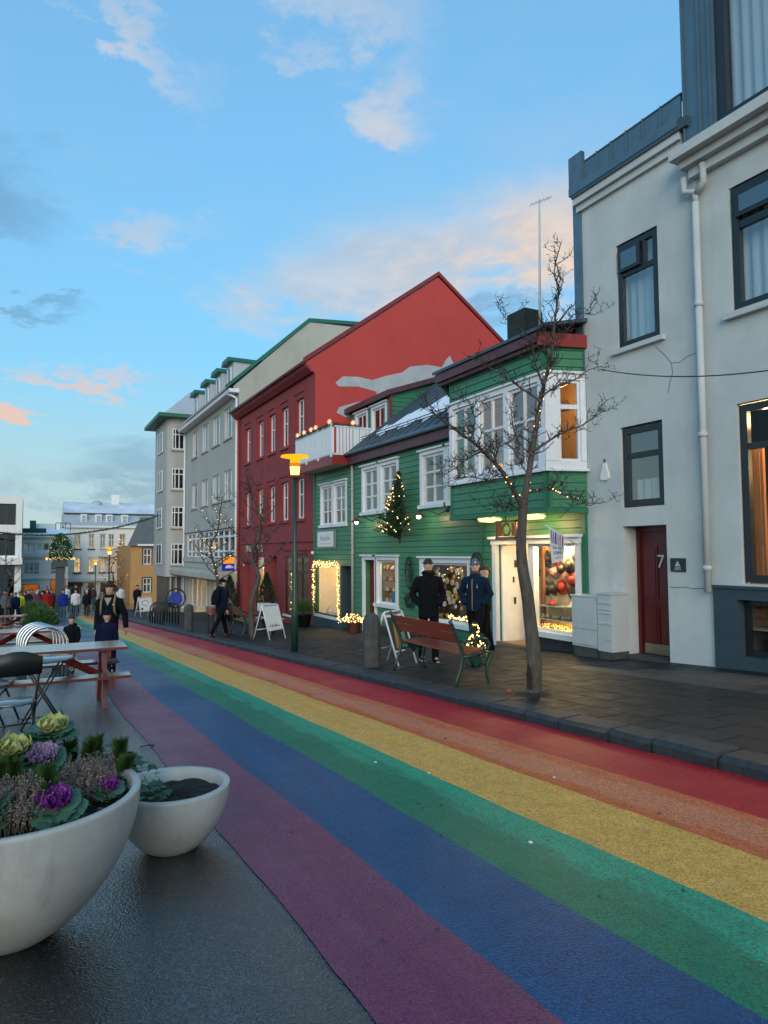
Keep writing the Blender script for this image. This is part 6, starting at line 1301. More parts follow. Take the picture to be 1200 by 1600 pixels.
limbs = [([(818, 792), (822, 765), (828, 730), (834, 690), (840, 655), (845, 625), (850, 600), (858, 572), (863, 545), (866, 510), (870, 478), (873, 450), (866, 424), (877, 378)], .052, .006, 0.0, .25),
 ([(816, 795), (806, 772), (790, 745), (772, 722), (755, 705), (735, 688), (712, 672), (690, 655), (672, 640)], .042, .006, 0.0, -.7),
 ([(833, 705), (850, 694), (868, 682), (888, 672), (908, 665), (928, 652), (946, 640)], .022, .005, 0.0, .35),
 ([(822, 772), (842, 764), (862, 766), (884, 774), (904, 780), (922, 790), (938, 778)], .018, .004, 0, -.4),
 ([(846, 628), (832, 618), (815, 607), (800, 596), (780, 583), (760, 572), (738, 560)], .020, .004, 0, .5),
 ([(850, 602), (842, 585), (836, 565), (832, 545), (824, 528), (812, 512), (790, 497), (778, 480)], .018, .004, 0, -.5),
 ([(848, 618), (862, 608), (878, 600), (900, 592), (920, 578), (940, 572)], .018, .004, 0, .1),
 ([(832, 712), (818, 700), (806, 680), (800, 655), (798, 630)], .014, .004, 0, .4),
 ([(755, 705), (738, 712), (722, 724), (706, 735), (694, 742)], .012, .004, -.45, -.7), ([(790, 745), (772, 752), (752, 748), (730, 745), (712, 748)], .012, .004, -.2, -.5),
 ([(772, 722), (778, 702), (782, 690)], .014, .007, -.3, -.5), ([(826, 745), (815, 725), (804, 706), (795, 694)], .012, .004, 0, .3),
 ([(860, 560), (850, 540), (852, 515), (846, 498)], .010, .004, .1, .3), ([(864, 535), (880, 520), (896, 505), (908, 490), (930, 492)], .011, .004, .1, .0), ([(735, 688), (742, 660), (738, 640), (728, 622)], .011, .004, -.5, -.8), ([(816, 798), (800, 790), (786, 800), (770, 796)], .010, .004, 0, -.3)]
r_ = random.Random(31); lb = MB(); tw_ = MB(); lights = MB()
for k, (pp, r0, r1, d0, d1) in enumerate(limbs):
    m = len(pp); Q = smoothline([px3(x, y, D0 + d0 + (d1 - d0) * i / (m - 1)) for i, (x, y) in enumerate(pp)]); n = len(Q); rr = [(r0 + (r1 - r0) * (i / (n - 1)) ** .8) * .82 for i in range(n)]
    lb.tube(Q, rr, 8); twigs(tw_, Q[n // 6:], rr[n // 6:], r_, 22 if k < 8 else 28, .08, .32)
    if k in (0, 1, 3):
        for i in range(n):
            if i / n < (.55, .40, .6)[(0, 1, 0, 2)[k]]:
                for _ in range(1): q = Q[i] + Vector((r_.gauss(0, 1), r_.gauss(0, 1), r_.gauss(0, 1))).normalized() * (rr[i] + .012); lights.ball(q + (Q[min(i + 1, n - 1)] - Q[i]) * r_.random(), .0065, 6, 4)
lb.build('limbs', BARK, nt_); tw_.build('twigs', TWIG, nt_, fix=False)['kind'] = 'stuff'
lights.build('fairy_lights', FAIRY, nt_)['kind'] = 'stuff'
MB().lathe([(.001, .010), (.13, .009), (.20, .003), (.24, -.006)], (0, 0, 0), 20).build('tree_pit', SOIL_, nt_, Matrix.Translation((5.14, 6.2, gz(6.2) + .1025)) @ Matrix.Rotation(-math.atan(SLOPE), 4, 'X'))
gt = MB(); r_ = random.Random(5)
for i in range(420):
    a, q = r_.uniform(0, 6.283), abs(r_.gauss(0, .22)) + .06; p = Vector((5.14 + q * math.cos(a) * .9, 6.2 + q * math.sin(a), 0)); p.z = gz(p.y) + .103; d = Vector((r_.gauss(0, .5), r_.gauss(0, .5), 1)) * r_.uniform(.01, .035); s = Vector((.003, .002, 0)); gt.add([p - s, p + s, p + d], [(0, 1, 2)])
struct(gt.build('moss_tufts', mat('moss', (.035, .06, .02), .9, .4, 30), fix=False), 'stuff'); COL.objects['moss_tufts']['label'] = 'mossy grass tufts round the foot of the bare tree'; COL.objects['moss_tufts']['category'] = 'grass'
def gen_tree(x, y, h, seed, lab, r0=.06, lit=60, spread=1.0, fork=.45, name='bare_tree', zoff=.1):
    r = random.Random(seed); g = gz(y) + zoff; t = thing(name, lab, 'tree', (x, y, g), group='bare street trees'); base = Vector((x, y, g))
    P = [base + Vector((r.gauss(0, .03) * i, r.gauss(0, .03) * i, h * i / 8)) for i in range(9)]; P = smoothline(P); n = len(P); rr = [r0 * (1 - .9 * i / n) + .004 for i in range(n)]
    MB().tube(P, rr, 8).build('trunk', BARK, t); lb, tw, li = MB(), MB(), MB()
    for k in range(15):
        i = int(n * (fork + (.97 - fork) * k / 15)); a = k * 2.4 + r.uniform(-.4, .4); L = spread * h * .30 * (1.15 - .75 * k / 15) * r.uniform(.8, 1.2); v = Vector((math.cos(a), math.sin(a), .55)).normalized(); q = [P[i]]
        for s in range(6): v = (v + Vector((r.gauss(0, .16), r.gauss(0, .16), r.gauss(.06, .12)))).normalized(); q.append(q[-1] + v * L / 6)
        q = smoothline(q, 2); rad = [max(.004, rr[i] * .5 * (1 - .85 * s / len(q))) for s in range(len(q))]; lb.tube(q, rad, 6); twigs(tw, q, rad, r, 8, .12, .45)
        for z in range(lit // 15): w = r.choice(q); li.ball(w + Vector((r.gauss(0, .02), r.gauss(0, .02), .01)), .011, 5, 4)
    twigs(tw, P[int(n * fork):], rr[int(n * fork):], r, 8, .12, .45)
    for z in range(lit // 2): li.ball(P[r.randrange(n // 4, n)] + Vector((r.gauss(0, 1), r.gauss(0, 1), 0)).normalized() * .05, .011, 5, 4)
    lb.build('limbs', BARK, t); tw.build('twigs', TWIG, t, fix=False)['kind'] = 'stuff'
    if lit: li.build('fairy_lights', FAIRY, t)['kind'] = 'stuff'
gen_tree(5.19, 17.3, 4.3, 3, 'slim leafless tree beside the white sketch board', .075, 0, .95, .40)
gen_tree(5.25, 21.5, 4.2, 8, 'leafless tree with warm lights in front of the grey house canopy', .065, 30, .9, .38)
gen_tree(4.8, 45.5, 4.6, 12, 'twiggy lit tree before the mansard house', .07, 90, .8, .3); gen_tree(-.9, 38, 4.4, 15, 'leafless tree in front of the dark glazed building', .06, 0, .9, .3, zoff=0)
lamp_l = dup(lp, Matrix.Translation((-.55, 30.5, gz(30.5))), 'street lamp with glowing head beside the leafless tree by the glazed building')

# ------------------------------------------------------------------ pots and conifers at the house fronts
def pot(x, y, r, h, mt, lab, name='plant_pot'):
    g = gz(y) + .1; t = thing(name, lab, 'plant pot', (x, y, g)); MB().lathe([(.001, 0), (r * .72, 0), (r, h), (r * 1.06, h), (r * 1.06, h + .02), (r * .92, h + .02), (r * .9, h - .05), (.001, h - .05)], (x, y, g), 20).build('pot', mt, t); return t, g
def bushy(t, c, rad, n, mt, ln, w, seed, up=.3, name='foliage', sq=1.0):
    m = MB(); r = random.Random(seed)
    for _ in range(n):
        d = Vector((r.gauss(0, 1), r.gauss(0, 1), abs(r.gauss(0, 1)) * sq)).normalized() * rad * r.random() ** .4; p = Vector(c) + d; v = (d.normalized() + Vector((r.gauss(0, .4), r.gauss(0, .4), up))).normalized(); s = v.cross(Vector((r.random(), r.random(), r.random()))).normalized() * w
        m.add([p - s, p + v * ln * .5 - s * .8 + s * 1.6, p + v * ln, p + s], [(0, 1, 2, 3)])
    o = m.build(name, mt, t, fix=False); o['kind'] = 'stuff'; return o
LEAFG = mat('shrub_leaf', (.05, .10, .025), .6, .35, 9); LEAFD = mat('dark_conifer_leaf', (.015, .045, .018), .7, .35, 9)
t, g = pot(8.05, 17.25, .19, .30, TERRA, 'terracotta pot of twinkling warm lights by the kaolin doorway'); m_ = MB(); r_ = random.Random(9)
bushy(t, (8.05, 17.25, g + .30), .24, 260, LEAFD, .09, .008, 2)
for i in range(95): d = Vector((r_.gauss(0, 1), r_.gauss(0, 1), abs(r_.gauss(0, .7)))).normalized() * r_.uniform(.18, .34); m_.ball(Vector((8.05, 17.25, g + .30)) + Vector((d.x * 1.15, d.y * 1.15, d.z * .75)), .016, 5, 4)
m_.build('lights', FAIRY, t)['kind'] = 'stuff'
t, g = pot(8.0, 20.95, .24, .42, IRON, 'dark pot with bushy green shrub at the corner of red and green houses'); bushy(t, (8.0, 20.95, g + .5), .42, 2200, LEAFG, .10, .009, 3, .5)
for (x, y, h, lab) in ((8.0, 24.9, 1.55, 'dark slim conifer in a pot beside the red cafe door'), (8.0, 30.2, 1.6, 'dark bushy conifer in a pot at the join of red and grey houses')):
    t, g = pot(x, y, .20, .30, IRON, lab, 'potted_conifer'); t['category'] = 'conifer'; m = MB(); r_ = random.Random(int(y))
    for _ in range(3600):
        k = r_.random(); rad = .36 * math.sin(math.pi * (.12 + .88 * k) ** .75) ** .8 * r_.random() ** .35; a = r_.uniform(0, 6.283); p = Vector((x + rad * math.cos(a), y + rad * math.sin(a), g + .28 + h * k)); needles(m, p, 1, .01, .11, r_, .012, 1.2)
    m.build('foliage', LEAFD, t, fix=False)['kind'] = 'stuff'
sm_ = conifer((6.15, 8.75, gz(8.75) + .22), .55, .17, 4, 'small_lit_tree', 'small table fir covered in warm lights behind the bench arm', 900, 60, bulb=.012, ln=.06)
MB().lathe([(.001, -.12), (.07, -.12), (.09, .02), (.001, .02)], (6.15, 8.75, gz(8.75) + .22), 14).build('pot', IRON, sm_)
t, g = pot(7.4, 27.6, .20, .30, IRON, 'square dark pot with a thin plant in front of the grey house'); bushy(t, (7.4, 27.6, g + .35), .2, 300, LEAFD, .12, .008, 6, .8)

# ------------------------------------------------------------------ concrete bowls and their plants
BOWL = mat('pale_concrete', (.42, .42, .39), .5, .16, 3.4, .06, 90, grime=.55); SOIL = mat('dark_soil', (.016, .012, .010), .95, .5, 30, 1.0, 60)
def bowl(cx, cy, Rr, H, lab, br):
    g = gz(cy); t = thing('concrete_bowl', lab, 'planter', (cx, cy, g), group='round concrete bowl planters'); pr = [(.001, .0), (br, .0)]
    for i in range(1, 15): a = i / 14; pr.append((br + (Rr - br) * (1 - (1 - a) ** 1.75) , H * a ** 1.28))
    pr += [(Rr + .001, H + .014), (Rr - .003, H + .018), (Rr - .030, H + .018), (Rr - .034, H + .014), (Rr - .045, H - .06)]
    MB().lathe(pr, (cx, cy, g), 72).build('shell', BOWL, t)
    so = MB(); n = 40; q = random.Random(int(cx * 10) + 3); rings = [(0, 0)] + [(f, 0) for f in (.25, .5, .75, 1.0)]
    vs = [(cx, cy, g + H - .02)]; fs = []
    for k, f in enumerate((.2, .4, .6, .8, 1.0)):
        for i in range(n): a = i / n * 6.2832; vs.append((cx + (Rr - .040) * f * math.cos(a), cy + (Rr - .040) * f * math.sin(a), g + H - .03 + q.uniform(-.010, .012) - .018 * f))
    for i in range(n): fs.append((0, 1 + i, 1 + (i + 1) % n))
    for k in range(4):
        for i in range(n): fs.append((1 + k * n + i, 1 + (k + 1) * n + i, 1 + (k + 1) * n + (i + 1) % n, 1 + k * n + (i + 1) % n))
    so.add(vs, fs).build('soil', SOIL, t, fix=False); return t, g + H - .03
b1, s1 = bowl(-.03, 3.30, .50, .555, 'large pale concrete bowl packed with ornamental kale and heather', .13); b2, s2 = bowl(.735, 3.95, .31, .325, 'smaller pale concrete bowl with bare soil and ivy trailing in', .12)
b3, s3 = bowl(.32, 19.5, .52, .55, 'grey concrete bowl with leafy shrub between the picnic tables', .18); sb = thing('leafy_shrub', 'leafy green shrub growing in the grey bowl between the tables', 'shrub', (.32, 19.5, s3)); bushy(sb, (.32, 19.5, s3 + .12), .42, 2200, mat('far_shrub_leaf', (.04, .11, .025), .6, .3, 9), .16, .018, 8, .5)
b4, s4 = bowl(.30, 31.5, .5, .5, 'concrete bowl with spiky shrub beyond the farthest picnic table', .18); sb = thing('leafy_shrub', 'spiky green shrub growing in the bowl beyond the farthest table', 'shrub', (.30, 31.5, s4)); bushy(sb, (.30, 31.5, s4 + .2), .5, 1200, MATS['far_shrub_leaf'], .22, .02, 9, .8)
def leaf_mesh(mt, ruff=.10, w=.55, cup=.35, nm='leaf'):
    m = MB(); nu, nv = 8, 5; vs = []
    for j in range(nv + 1):
        v = j / nv
        for i in range(nu + 1):
            u = -1 + 2 * i / nu; wd = w * (math.sin(math.pi * (.10 + .74 * v)) ** .7); x = u * wd; y = v + .06 * (1 - u * u) * v; z = cup * (v * v * .55 + u * u * .35 * v) + ruff * math.sin(u * 9 + v * 4) * v * (.25 + abs(u)) + ruff * .8 * math.sin(u * 17) * (v ** 3)
            vs.append((x, y, z))
    m.add(vs, [(j * (nu + 1) + i, j * (nu + 1) + i + 1, (j + 1) * (nu + 1) + i + 1, (j + 1) * (nu + 1) + i) for j in range(nv) for i in range(nu)], True)
    return m.mesh(nm, mt, False)
def leafmat(name, c, edge):
    m = mat(name, c, .5, .2, 6); nt = m.node_tree; N = nt.nodes; L = nt.links; b = N['Principled BSDF']; b.inputs['Subsurface Weight'].default_value = .0
    tc = N.new('ShaderNodeTexCoord'); sx = N.new('ShaderNodeSeparateXYZ'); L.new(tc.outputs['Object'], sx.inputs[0]); mr = N.new('ShaderNodeMapRange'); mr.inputs[1].default_value = .35; mr.inputs[2].default_value = 1.0; L.new(sx.outputs[1], mr.inputs[0])
    mx = N.new('ShaderNodeMix'); mx.data_type = 'RGBA'; old = b.inputs['Base Color'].links[0].from_socket; L.new(mr.outputs[0], mx.inputs[0]); L.new(old, mx.inputs[6]); mx.inputs[7].default_value = (*edge, 1); L.new(mx.outputs[2], b.inputs['Base Color']); return m
KO_ = leaf_mesh(leafmat('kale_outer_leaf', (.07, .16, .09), (.05, .13, .09)), .06, .6, .2)
KINDS = {'yellow': leaf_mesh(leafmat('kale_yellow', (.55, .42, .27), (.42, .46, .15)), .15, .62), 'lilac': leaf_mesh(leafmat('kale_lilac', (.24, .12, .27), (.27, .19, .33)), .12), 'violet': leaf_mesh(leafmat('kale_violet', (.28, .02, .26), (.15, .02, .22)), .14), 'magenta': leaf_mesh(leafmat('kale_magenta', (.42, .03, .34), (.20, .03, .24)), .14)}
def kale(c, rad, kind, lab, seed, tilt=(0, 0)):
    r = random.Random(seed); t = thing('ornamental_kale', lab, 'kale', c, group='ornamental kale in the large bowl'); B = Matrix.Translation(c) @ Matrix.Rotation(tilt[0], 4, 'X') @ Matrix.Rotation(tilt[1], 4, 'Y')
    MB().tube([Vector(c) - Vector((0, 0, .14)), Vector(c)], .016, 6).build('stem', mat('kale_stem', (.10, .16, .07), .7), t)
    N_ = 46
    for i in range(N_):
        k = i / (N_ - 1); a = i * 2.39996; outer = k > .76; L = rad * (.32 + .68 * k ** .8) * (1.22 if outer else 1.0) * r.uniform(.9, 1.1); el = R(66 - 60 * k) + r.uniform(-.08, .08)
        if outer: el = R(8 - 30 * (k - .76) / .24)
        M = B @ Matrix.Rotation(a, 4, 'Z') @ Matrix.Translation((0, rad * .04, .012 * (1 - k))) @ Matrix.Rotation(el, 4, 'X') @ Matrix.Diagonal((L * (1.0 if not outer else 1.1), L, L, 1)); link('leaf', KO_ if outer else KINDS[kind], t, M)
kale(onY(82, 1143, 3.62), .088, 'yellow', 'pale yellow green kale head standing tallest in the bowl', 1, (.12, 0)); kale(onY(20, 1178, 3.45), .092, 'yellow', 'cream kale head with pinkish heart beside the lilac one', 2, (.15, .1)); kale(onY(66, 1190, 3.40), .085, 'lilac', 'dusty lilac kale head between the cream heads', 3, (.5, 0))
kale(onY(86, 1258, 3.02), .085, 'violet', 'deep violet kale head by the bowl rim among heather', 4, (.35, 0)); kale(onY(166, 1232, 3.22), .06, 'magenta', 'small magenta kale head near the ivy', 5, (.3, .3)); kale(onY(-30, 1262, 3.0), .08, 'violet', 'violet kale head half outside by the rim among green leaves', 6, (.3, 0))
HEA = mat('dry_heather', (.20, .155, .125), .85, .35, 40); HEG = mat('spiky_green', (.05, .115, .016), .6, .3, 12); IVY = leafmat('ivy_leaf', (.022, .075, .024), (.05, .12, .035))
def heather(px, py, Y, rad, h, n, seed, lab):
    c = onY(px, py, Y); t = thing('heather', lab, 'heather', (c.x, c.y, s1), group='heather clumps in the large bowl'); m = MB(); r = random.Random(seed); top = max(.10, c.z - s1 + .04)
    for _ in range(n):
        a, q = r.uniform(0, 6.283), rad * r.random() ** .5; p = Vector((c.x + q * math.cos(a), c.y + q * math.sin(a), s1)); v = Vector((r.gauss(0, .16) + .8 * q * math.cos(a), r.gauss(0, .16) + .8 * q * math.sin(a), 1)); H_ = top * r.uniform(.65, 1.1) * (1 - .35 * (q / rad) ** 2); e = p + v * H_
        m.tube([p, e], [.0018, .0012], 3, False)
        for k in range(15): z = p.lerp(e, r.uniform(.35, 1.0)) + Vector((r.gauss(0, .004), r.gauss(0, .004), 0)); s = .0042; d = Vector((r.gauss(0, 1), r.gauss(0, 1), r.gauss(.5, 1))).normalized() * s; o = d.orthogonal() * .7; m.add([z - o, z + d * 1.6, z + o, z - d * .4], [(0, 1, 2, 3)])
    m.build('sprigs', HEA, t, fix=False)['kind'] = 'stuff'
heather(32, 1228, 3.10, .13, .16, 420, 1, 'dry grey brown heather clump left of the violet kale'); heather(128, 1205, 3.30, .13, .16, 420, 2, 'dry grey brown heather clump between violet and magenta kale'); heather(150, 1190, 3.5, .08, .14, 160, 3, 'small heather clump behind the magenta kale'); heather(-20, 1240, 3.05, .12, .15, 260, 7, 'heather clump at the outer side of the bowl'); heather(100, 1200, 3.42, .09, .13, 160, 9, 'heather clump below the lilac kale')
def spiky(px, py, Y, h, n, seed, lab, fat=.03):
    c = onY(px, py, Y); t = thing('spiky_shrub', lab, 'shrub', (c.x, c.y, s1), group='spiky green shrubs in the large bowl'); m = MB(); r = random.Random(seed); b = Vector((c.x, c.y, s1)); top = c + Vector((r.gauss(0, .01), r.gauss(0, .01), 0)); m.tube([b, top], [.005, .003], 5)
    for _ in range(n): k = r.uniform(.25, 1); p = b.lerp(top, k); a = r.uniform(0, 6.283); v = Vector((math.cos(a), math.sin(a), 1.1)).normalized(); s = v.orthogonal() * .0032; L = fat * 1.5 * r.uniform(.7, 1.2); m.add([p - s, p + v * L * .6 - s * .7, p + v * L, p + v * L * .6 + s * .7, p + s], [(0, 1, 2, 3, 4)])
    m.build('needle_leaves', HEG, t, fix=False)['kind'] = 'stuff'
for k, (x, y, Y, lab) in enumerate(((137, 1163, 3.60, 'upright spiky green shrub left of the tallest pair'), (148, 1160, 3.63, 'upright spiky green shrub with a pale tip'), (186, 1163, 3.58, 'upright spiky green shrub above the ivy'), (193, 1190, 3.45, 'short spiky shrub beside the ivy'), (75, 1203, 3.12, 'spiky green shrub between the heather clumps'), (83, 1232, 3.05, 'low spiky shrub behind the violet kale'), (10, 1190, 3.25, 'spiky green shrub below the cream kale'), (24, 1196, 3.22, 'spiky green shrub beside the lilac kale'), (-5, 1200, 3.2, 'spiky green shrub at the outer side of the cream kale'), (112, 1165, 3.65, 'spiky green shrub behind the lilac kale'))): spiky(x, y, Y, .2, 520, 20 + k, lab, .038)
iv = thing('ivy', 'trailing ivy spilling from the large bowl into the smaller one', 'ivy', (.35, 3.6, s1)); r_ = random.Random(77); IL = MB().add([(0, 0, 0), (.5, .15, .03), (.34, .5, .0), (.12, .62, .02), (0, 1, -.03), (-.12, .62, .02), (-.34, .5, 0), (-.5, .15, .03)], [(0, 1, 2, 3, 4), (0, 4, 5, 6, 7)]).mesh('leaf', IVY, False)
path = [Vector((.26, 3.48, s1 + .06)), Vector((.38, 3.62, s1 + .07)), Vector((.48, 3.75, s1 - .02)), Vector((.56, 3.82, s2 + .08)), Vector((.62, 3.88, s2 + .04))]
def scatter(p, sp, n, s0, s1_):
    for _ in range(n): q = p + Vector((r_.gauss(0, sp), r_.gauss(0, sp), r_.gauss(0, sp * .5))); M = Matrix.Translation(q) @ Matrix.Rotation(r_.uniform(0, 6.28), 4, 'Z') @ Matrix.Rotation(r_.uniform(-.9, .5), 4, 'X') @ Matrix.Diagonal((*[r_.uniform(s0, s1_)] * 3, 1)); link('leaf', IL, iv, M)
for p in smoothline(path, 4): scatter(p, .05, 11, .03, .06)
for (x, y, Y, n) in ((205, 1200, 3.5, 18), (175, 1215, 3.42, 14), (190, 1225, 3.38, 16), (150, 1175, 3.6, 14), (100, 1175, 3.6, 16), (60, 1165, 3.6, 18), (45, 1205, 3.3, 14), (-10, 1275, 2.95, 12), (125, 1262, 3.05, 8)): scatter(onY(x, y, Y), .04, n, .035, .06)
MB().tube(smoothline([Vector((.60, 3.74, s2 + .05)), onY(243, 1258, 3.69), onY(252, 1280, 3.70), onY(259, 1298, 3.73), onY(256, 1320, 3.80), onY(253, 1335, 3.84)]), .0028, 5).build('vine', TWIG, iv)
# small litter on the road: a few chips and a twig
r_ = random.Random(55)
for i in range(26):
    x, y = r_.uniform(1.1, 4.3), 1.6 + 9 * r_.random() ** 1.6; s = r_.uniform(.006, .014); m_ = MB(); m_.ball((x, y, gz(y) + .006), s, 5, 4, (1, 1.3, .5)); tag(m_.build('grit_chip', STONE if i % 5 else WHITE), 'small loose stone chip lying on the painted stripes', 'stone', 'stone chips on the road')
bx_ = MB(); p = ongnd(230, 1168); bx_.tube([p + Vector((-.06, 0, .012)), p + Vector((0, .02, .016)), p + Vector((.06, .0, .012))], .007, 5); tag(bx_.build('fallen_twig', TWIG), 'short dark twig lying on the wet asphalt behind the bowls', 'twig')
p = ongnd(795, 1083, .1); m_ = MB().box(p.x - .03, p.x + .03, p.y - .02, p.y + .02, p.z + .004, p.z + .035); tag(m_.build('litter', mat('red_litter', (.4, .05, .04), .5)), 'small red scrap of litter beside the bare tree', 'litter')
# ------------------------------------------------------------------ people
SKIN = mat('skin', (.52, .31, .23), .55, .08, 12)
def cloth(h, name): return mat('cloth_' + name, h, .9, .2, 9, .5, 28, spec=.12)
BLK, NAVY, BLUE, CHAR = cloth((.006, .007, .009), 'black'), cloth((.005, .010, .034), 'navy'), cloth((.006, .019, .042), 'blue'), cloth((.014, .015, .018), 'charcoal')
def remesh(o, v, it=3):
    m = o.modifiers.new('join', 'REMESH'); m.mode = 'VOXEL'; m.voxel_size = v; m.use_smooth_shade = True
    s = o.modifiers.new('soft', 'SMOOTH'); s.factor = .5; s.iterations = it
    return o
def person(lab, loc, face, H, jacket, trousers, legs=((0, 0), (0, 0)), arms=((0.05, .1, .2), (0.05, .1, .2)), look=0.0, hat=None, hair=(.02, .014, .01), hem=.80, shoes=None, vox=.013, beard=False, hood=False, pocket=False, beardc=(.16, .07, .03), lean=0.0, hands=True, bulk=1.0, pack=None, child=False, shoe_white=False, skirt=None, extra=None):
    s = H / 1.75; t = thing('person', lab, 'person', loc, face, 'people in the street')
    B = Matrix.Translation(loc) @ Matrix.Rotation(face, 4, 'Z')
    hs = 1.22 if child else 1.0
    hip = [Vector((x, 0, .92)) for x in (-.085, .085)]; J = []
    for i, (f, k) in enumerate(legs):
        kn = hip[i] + Vector((0, math.sin(f), -math.cos(f))) * .43; an = kn + Vector((0, math.sin(f - k), -math.cos(f - k))) * .42; J.append((hip[i], kn, an))
    low = min(j[2].z for j in J) - .075; up = Vector((0, 0, -low))
    J = [tuple(p + up for p in j) for j in J]
    ln = lambda p: Vector((p.x, p.y + lean * max(0, p.z - .95) * (1 + .6 * max(0, p.z - .95)), p.z)) + up
    Rl = Matrix.Rotation(look, 4, 'Z'); hd0 = ln(Vector((0, .0, 1.50)))
    def hp(x, y, z): v = Rl @ Vector((x * hs, y * hs, (z - 1.50) * hs)); return hd0 + v
    A = []
    for i, (f, ab, e) in enumerate(arms):
        sx = -1 if i == 0 else 1; sh = ln(Vector((sx * .172, 0, 1.375))); d = Vector((sx * math.sin(ab), math.sin(f), -math.cos(f) * math.cos(ab))).normalized(); el = sh + d * .29
        d2 = Vector((d.x * .4 - sx * .10 * min(1, e), math.sin(f + e), -math.cos(f + e))).normalized(); wr = el + d2 * .25
        if pocket: el = ln(Vector((sx * .275, -.055, 1.13))); wr = ln(Vector((sx * .165, .085, .96))); d2 = (wr - el).normalized()
        A.append((sh, el, wr, d2))
    T = lambda v: B @ (Vector(v) * s)
    def tube(mb, pts, rad, n=10): mb.tube([T(p) for p in pts], [q * s for q in rad], n)
    def stack(mb, secs, n=14):
        vs = []
        for c, rx, ry in secs:
            for k in range(n): a = 6.2832 * k / n; vs.append(T((c[0] + rx * math.cos(a), c[1] + ry * math.sin(a), c[2])))
        m = len(secs); mb.add(vs, [(i * n + k, i * n + (k + 1) % n, (i + 1) * n + (k + 1) % n, (i + 1) * n + k) for i in range(m - 1) for k in range(n)] + [tuple(range(n))[::-1], tuple((m - 1) * n + k for k in range(n))], True)
    def sec(z, rx, ry, y=0.0, e=0.0): p = ln(Vector((0, y, z))); return (p, (rx + e), (ry + e))
    def headstack(mb, e=0.0, z0=1.50, z1=1.75):
        pr = [(1.495, .030, .036, .040), (1.515, .048, .056, .030), (1.55, .062, .080, .014), (1.60, .071, .093, .004), (1.65, .075, .098, -.002), (1.69, .070, .090, -.006), (1.725, .048, .062, -.008), (1.742, .018, .024, -.008)]
        n = 14; vs = []; pr = [q for q in pr if z0 <= q[0] <= z1]
        for z, rx, ry, y in pr:
            for k in range(n): a = 6.2832 * k / n; vs.append(T(hp((rx + e) * math.cos(a), y + (ry + e) * math.sin(a), z)))
        m = len(pr); mb.add(vs, [(i * n + k, i * n + (k + 1) % n, (i + 1) * n + (k + 1) % n, (i + 1) * n + k) for i in range(m - 1) for k in range(n)] + [tuple(range(n))[::-1], tuple((m - 1) * n + k for k in range(n))], True)
    # one continuous body
    b = MB(); stack(b, [sec(.86, .13, .09), sec(.98, .14, .10), sec(1.12, .12, .085), sec(1.28, .15, .10), sec(1.40, .16, .09), sec(1.45, .08, .06)])
    tube(b, [ln(Vector((0, -.005, 1.40))), hp(0, .0, 1.53)], [.055, .05]); headstack(b)
    tube(b, [hp(0, .090, 1.635), hp(0, .114, 1.592), hp(0, .09, 1.583)], [.010, .014, .009], 6); tube(b, [hp(-.03, .078, 1.545), hp(.03, .078, 1.545)], [.010, .010], 6)
    for x in (-1, 1): tube(b, [hp(x * .070, -.002, 1.64), hp(x * .080, -.008, 1.60)], [.016, .012], 6)
    for j in J: tube(b, j, [.075, .05, .036]); tube(b, [j[2], j[2] + Vector((0, .12, -.045))], [.035, .03])
    for i, (sh, el, wr, d2) in enumerate(A):
        tube(b, [sh, el, wr], [.048, .038, .028])
        if hands:
            sd = d2.cross(Vector((0, 1, 0.3))).normalized(); fw_ = d2.cross(sd); pm = wr + d2 * .055; tube(b, [wr, pm, wr + d2 * .09], [.026, .036, .034], 8)
            for q, L in zip((-.026, -.009, .009, .026), (.060, .074, .070, .055)): r0 = wr + d2 * .085 + fw_ * q; m1 = r0 + d2 * L * .55 + sd * .006; tube(b, [r0, m1, m1 + (d2 * .8 + sd * .55).normalized() * L * .5], [.0105, .0098, .0085], 6)
            r0 = wr + d2 * .03 + fw_ * -.034; tube(b, [r0, r0 + (d2 - fw_ * .8).normalized() * .035, r0 + (d2 - fw_ * .35).normalized() * .07], [.012, .0115, .0095], 6)
    remesh(b.build('body', SKIN, t, fix=False), vox * .8 * max(.7, s), 2)
    # clothing
    k_ = bulk; j = MB(); stack(j, [sec(hem, .165 * k_, .125 * k_), sec(.95, .165 * k_, .125 * k_), sec(1.12, .16 * k_, .12 * k_), sec(1.28, .178 * k_, .13 * k_), sec(1.37, .172 * k_, .115 * k_), sec(1.43, .125, .095), sec(1.50, .075, .075)])
    for i, (sh, el, wr, d2) in enumerate(A): tube(j, [sh + Vector(((.05 if i == 0 else -.05), 0, .0)), sh, sh.lerp(el, .5), el, el.lerp(wr, .5), wr + d2 * .01], [.08, .078 * k_, .068 * k_, .060 * k_, .054 * k_, .046 * k_])
    remesh(j.build('jacket', jacket, t, fix=False), vox * s ** .5)
    tr_ = MB(); stack(tr_, [sec(.80, .135, .105), sec(.93, .145, .11), sec(1.0, .13, .10)])
    for q in J: tube(tr_, [q[0] + Vector((0, 0, .04)), q[0].lerp(q[1], .4), q[1], q[1].lerp(q[2], .5), q[2] + Vector((0, 0, -.035))], [.092, .085, .068, .062, .060])
    remesh(tr_.build('trousers', trousers, t, fix=False), vox * s ** .5)
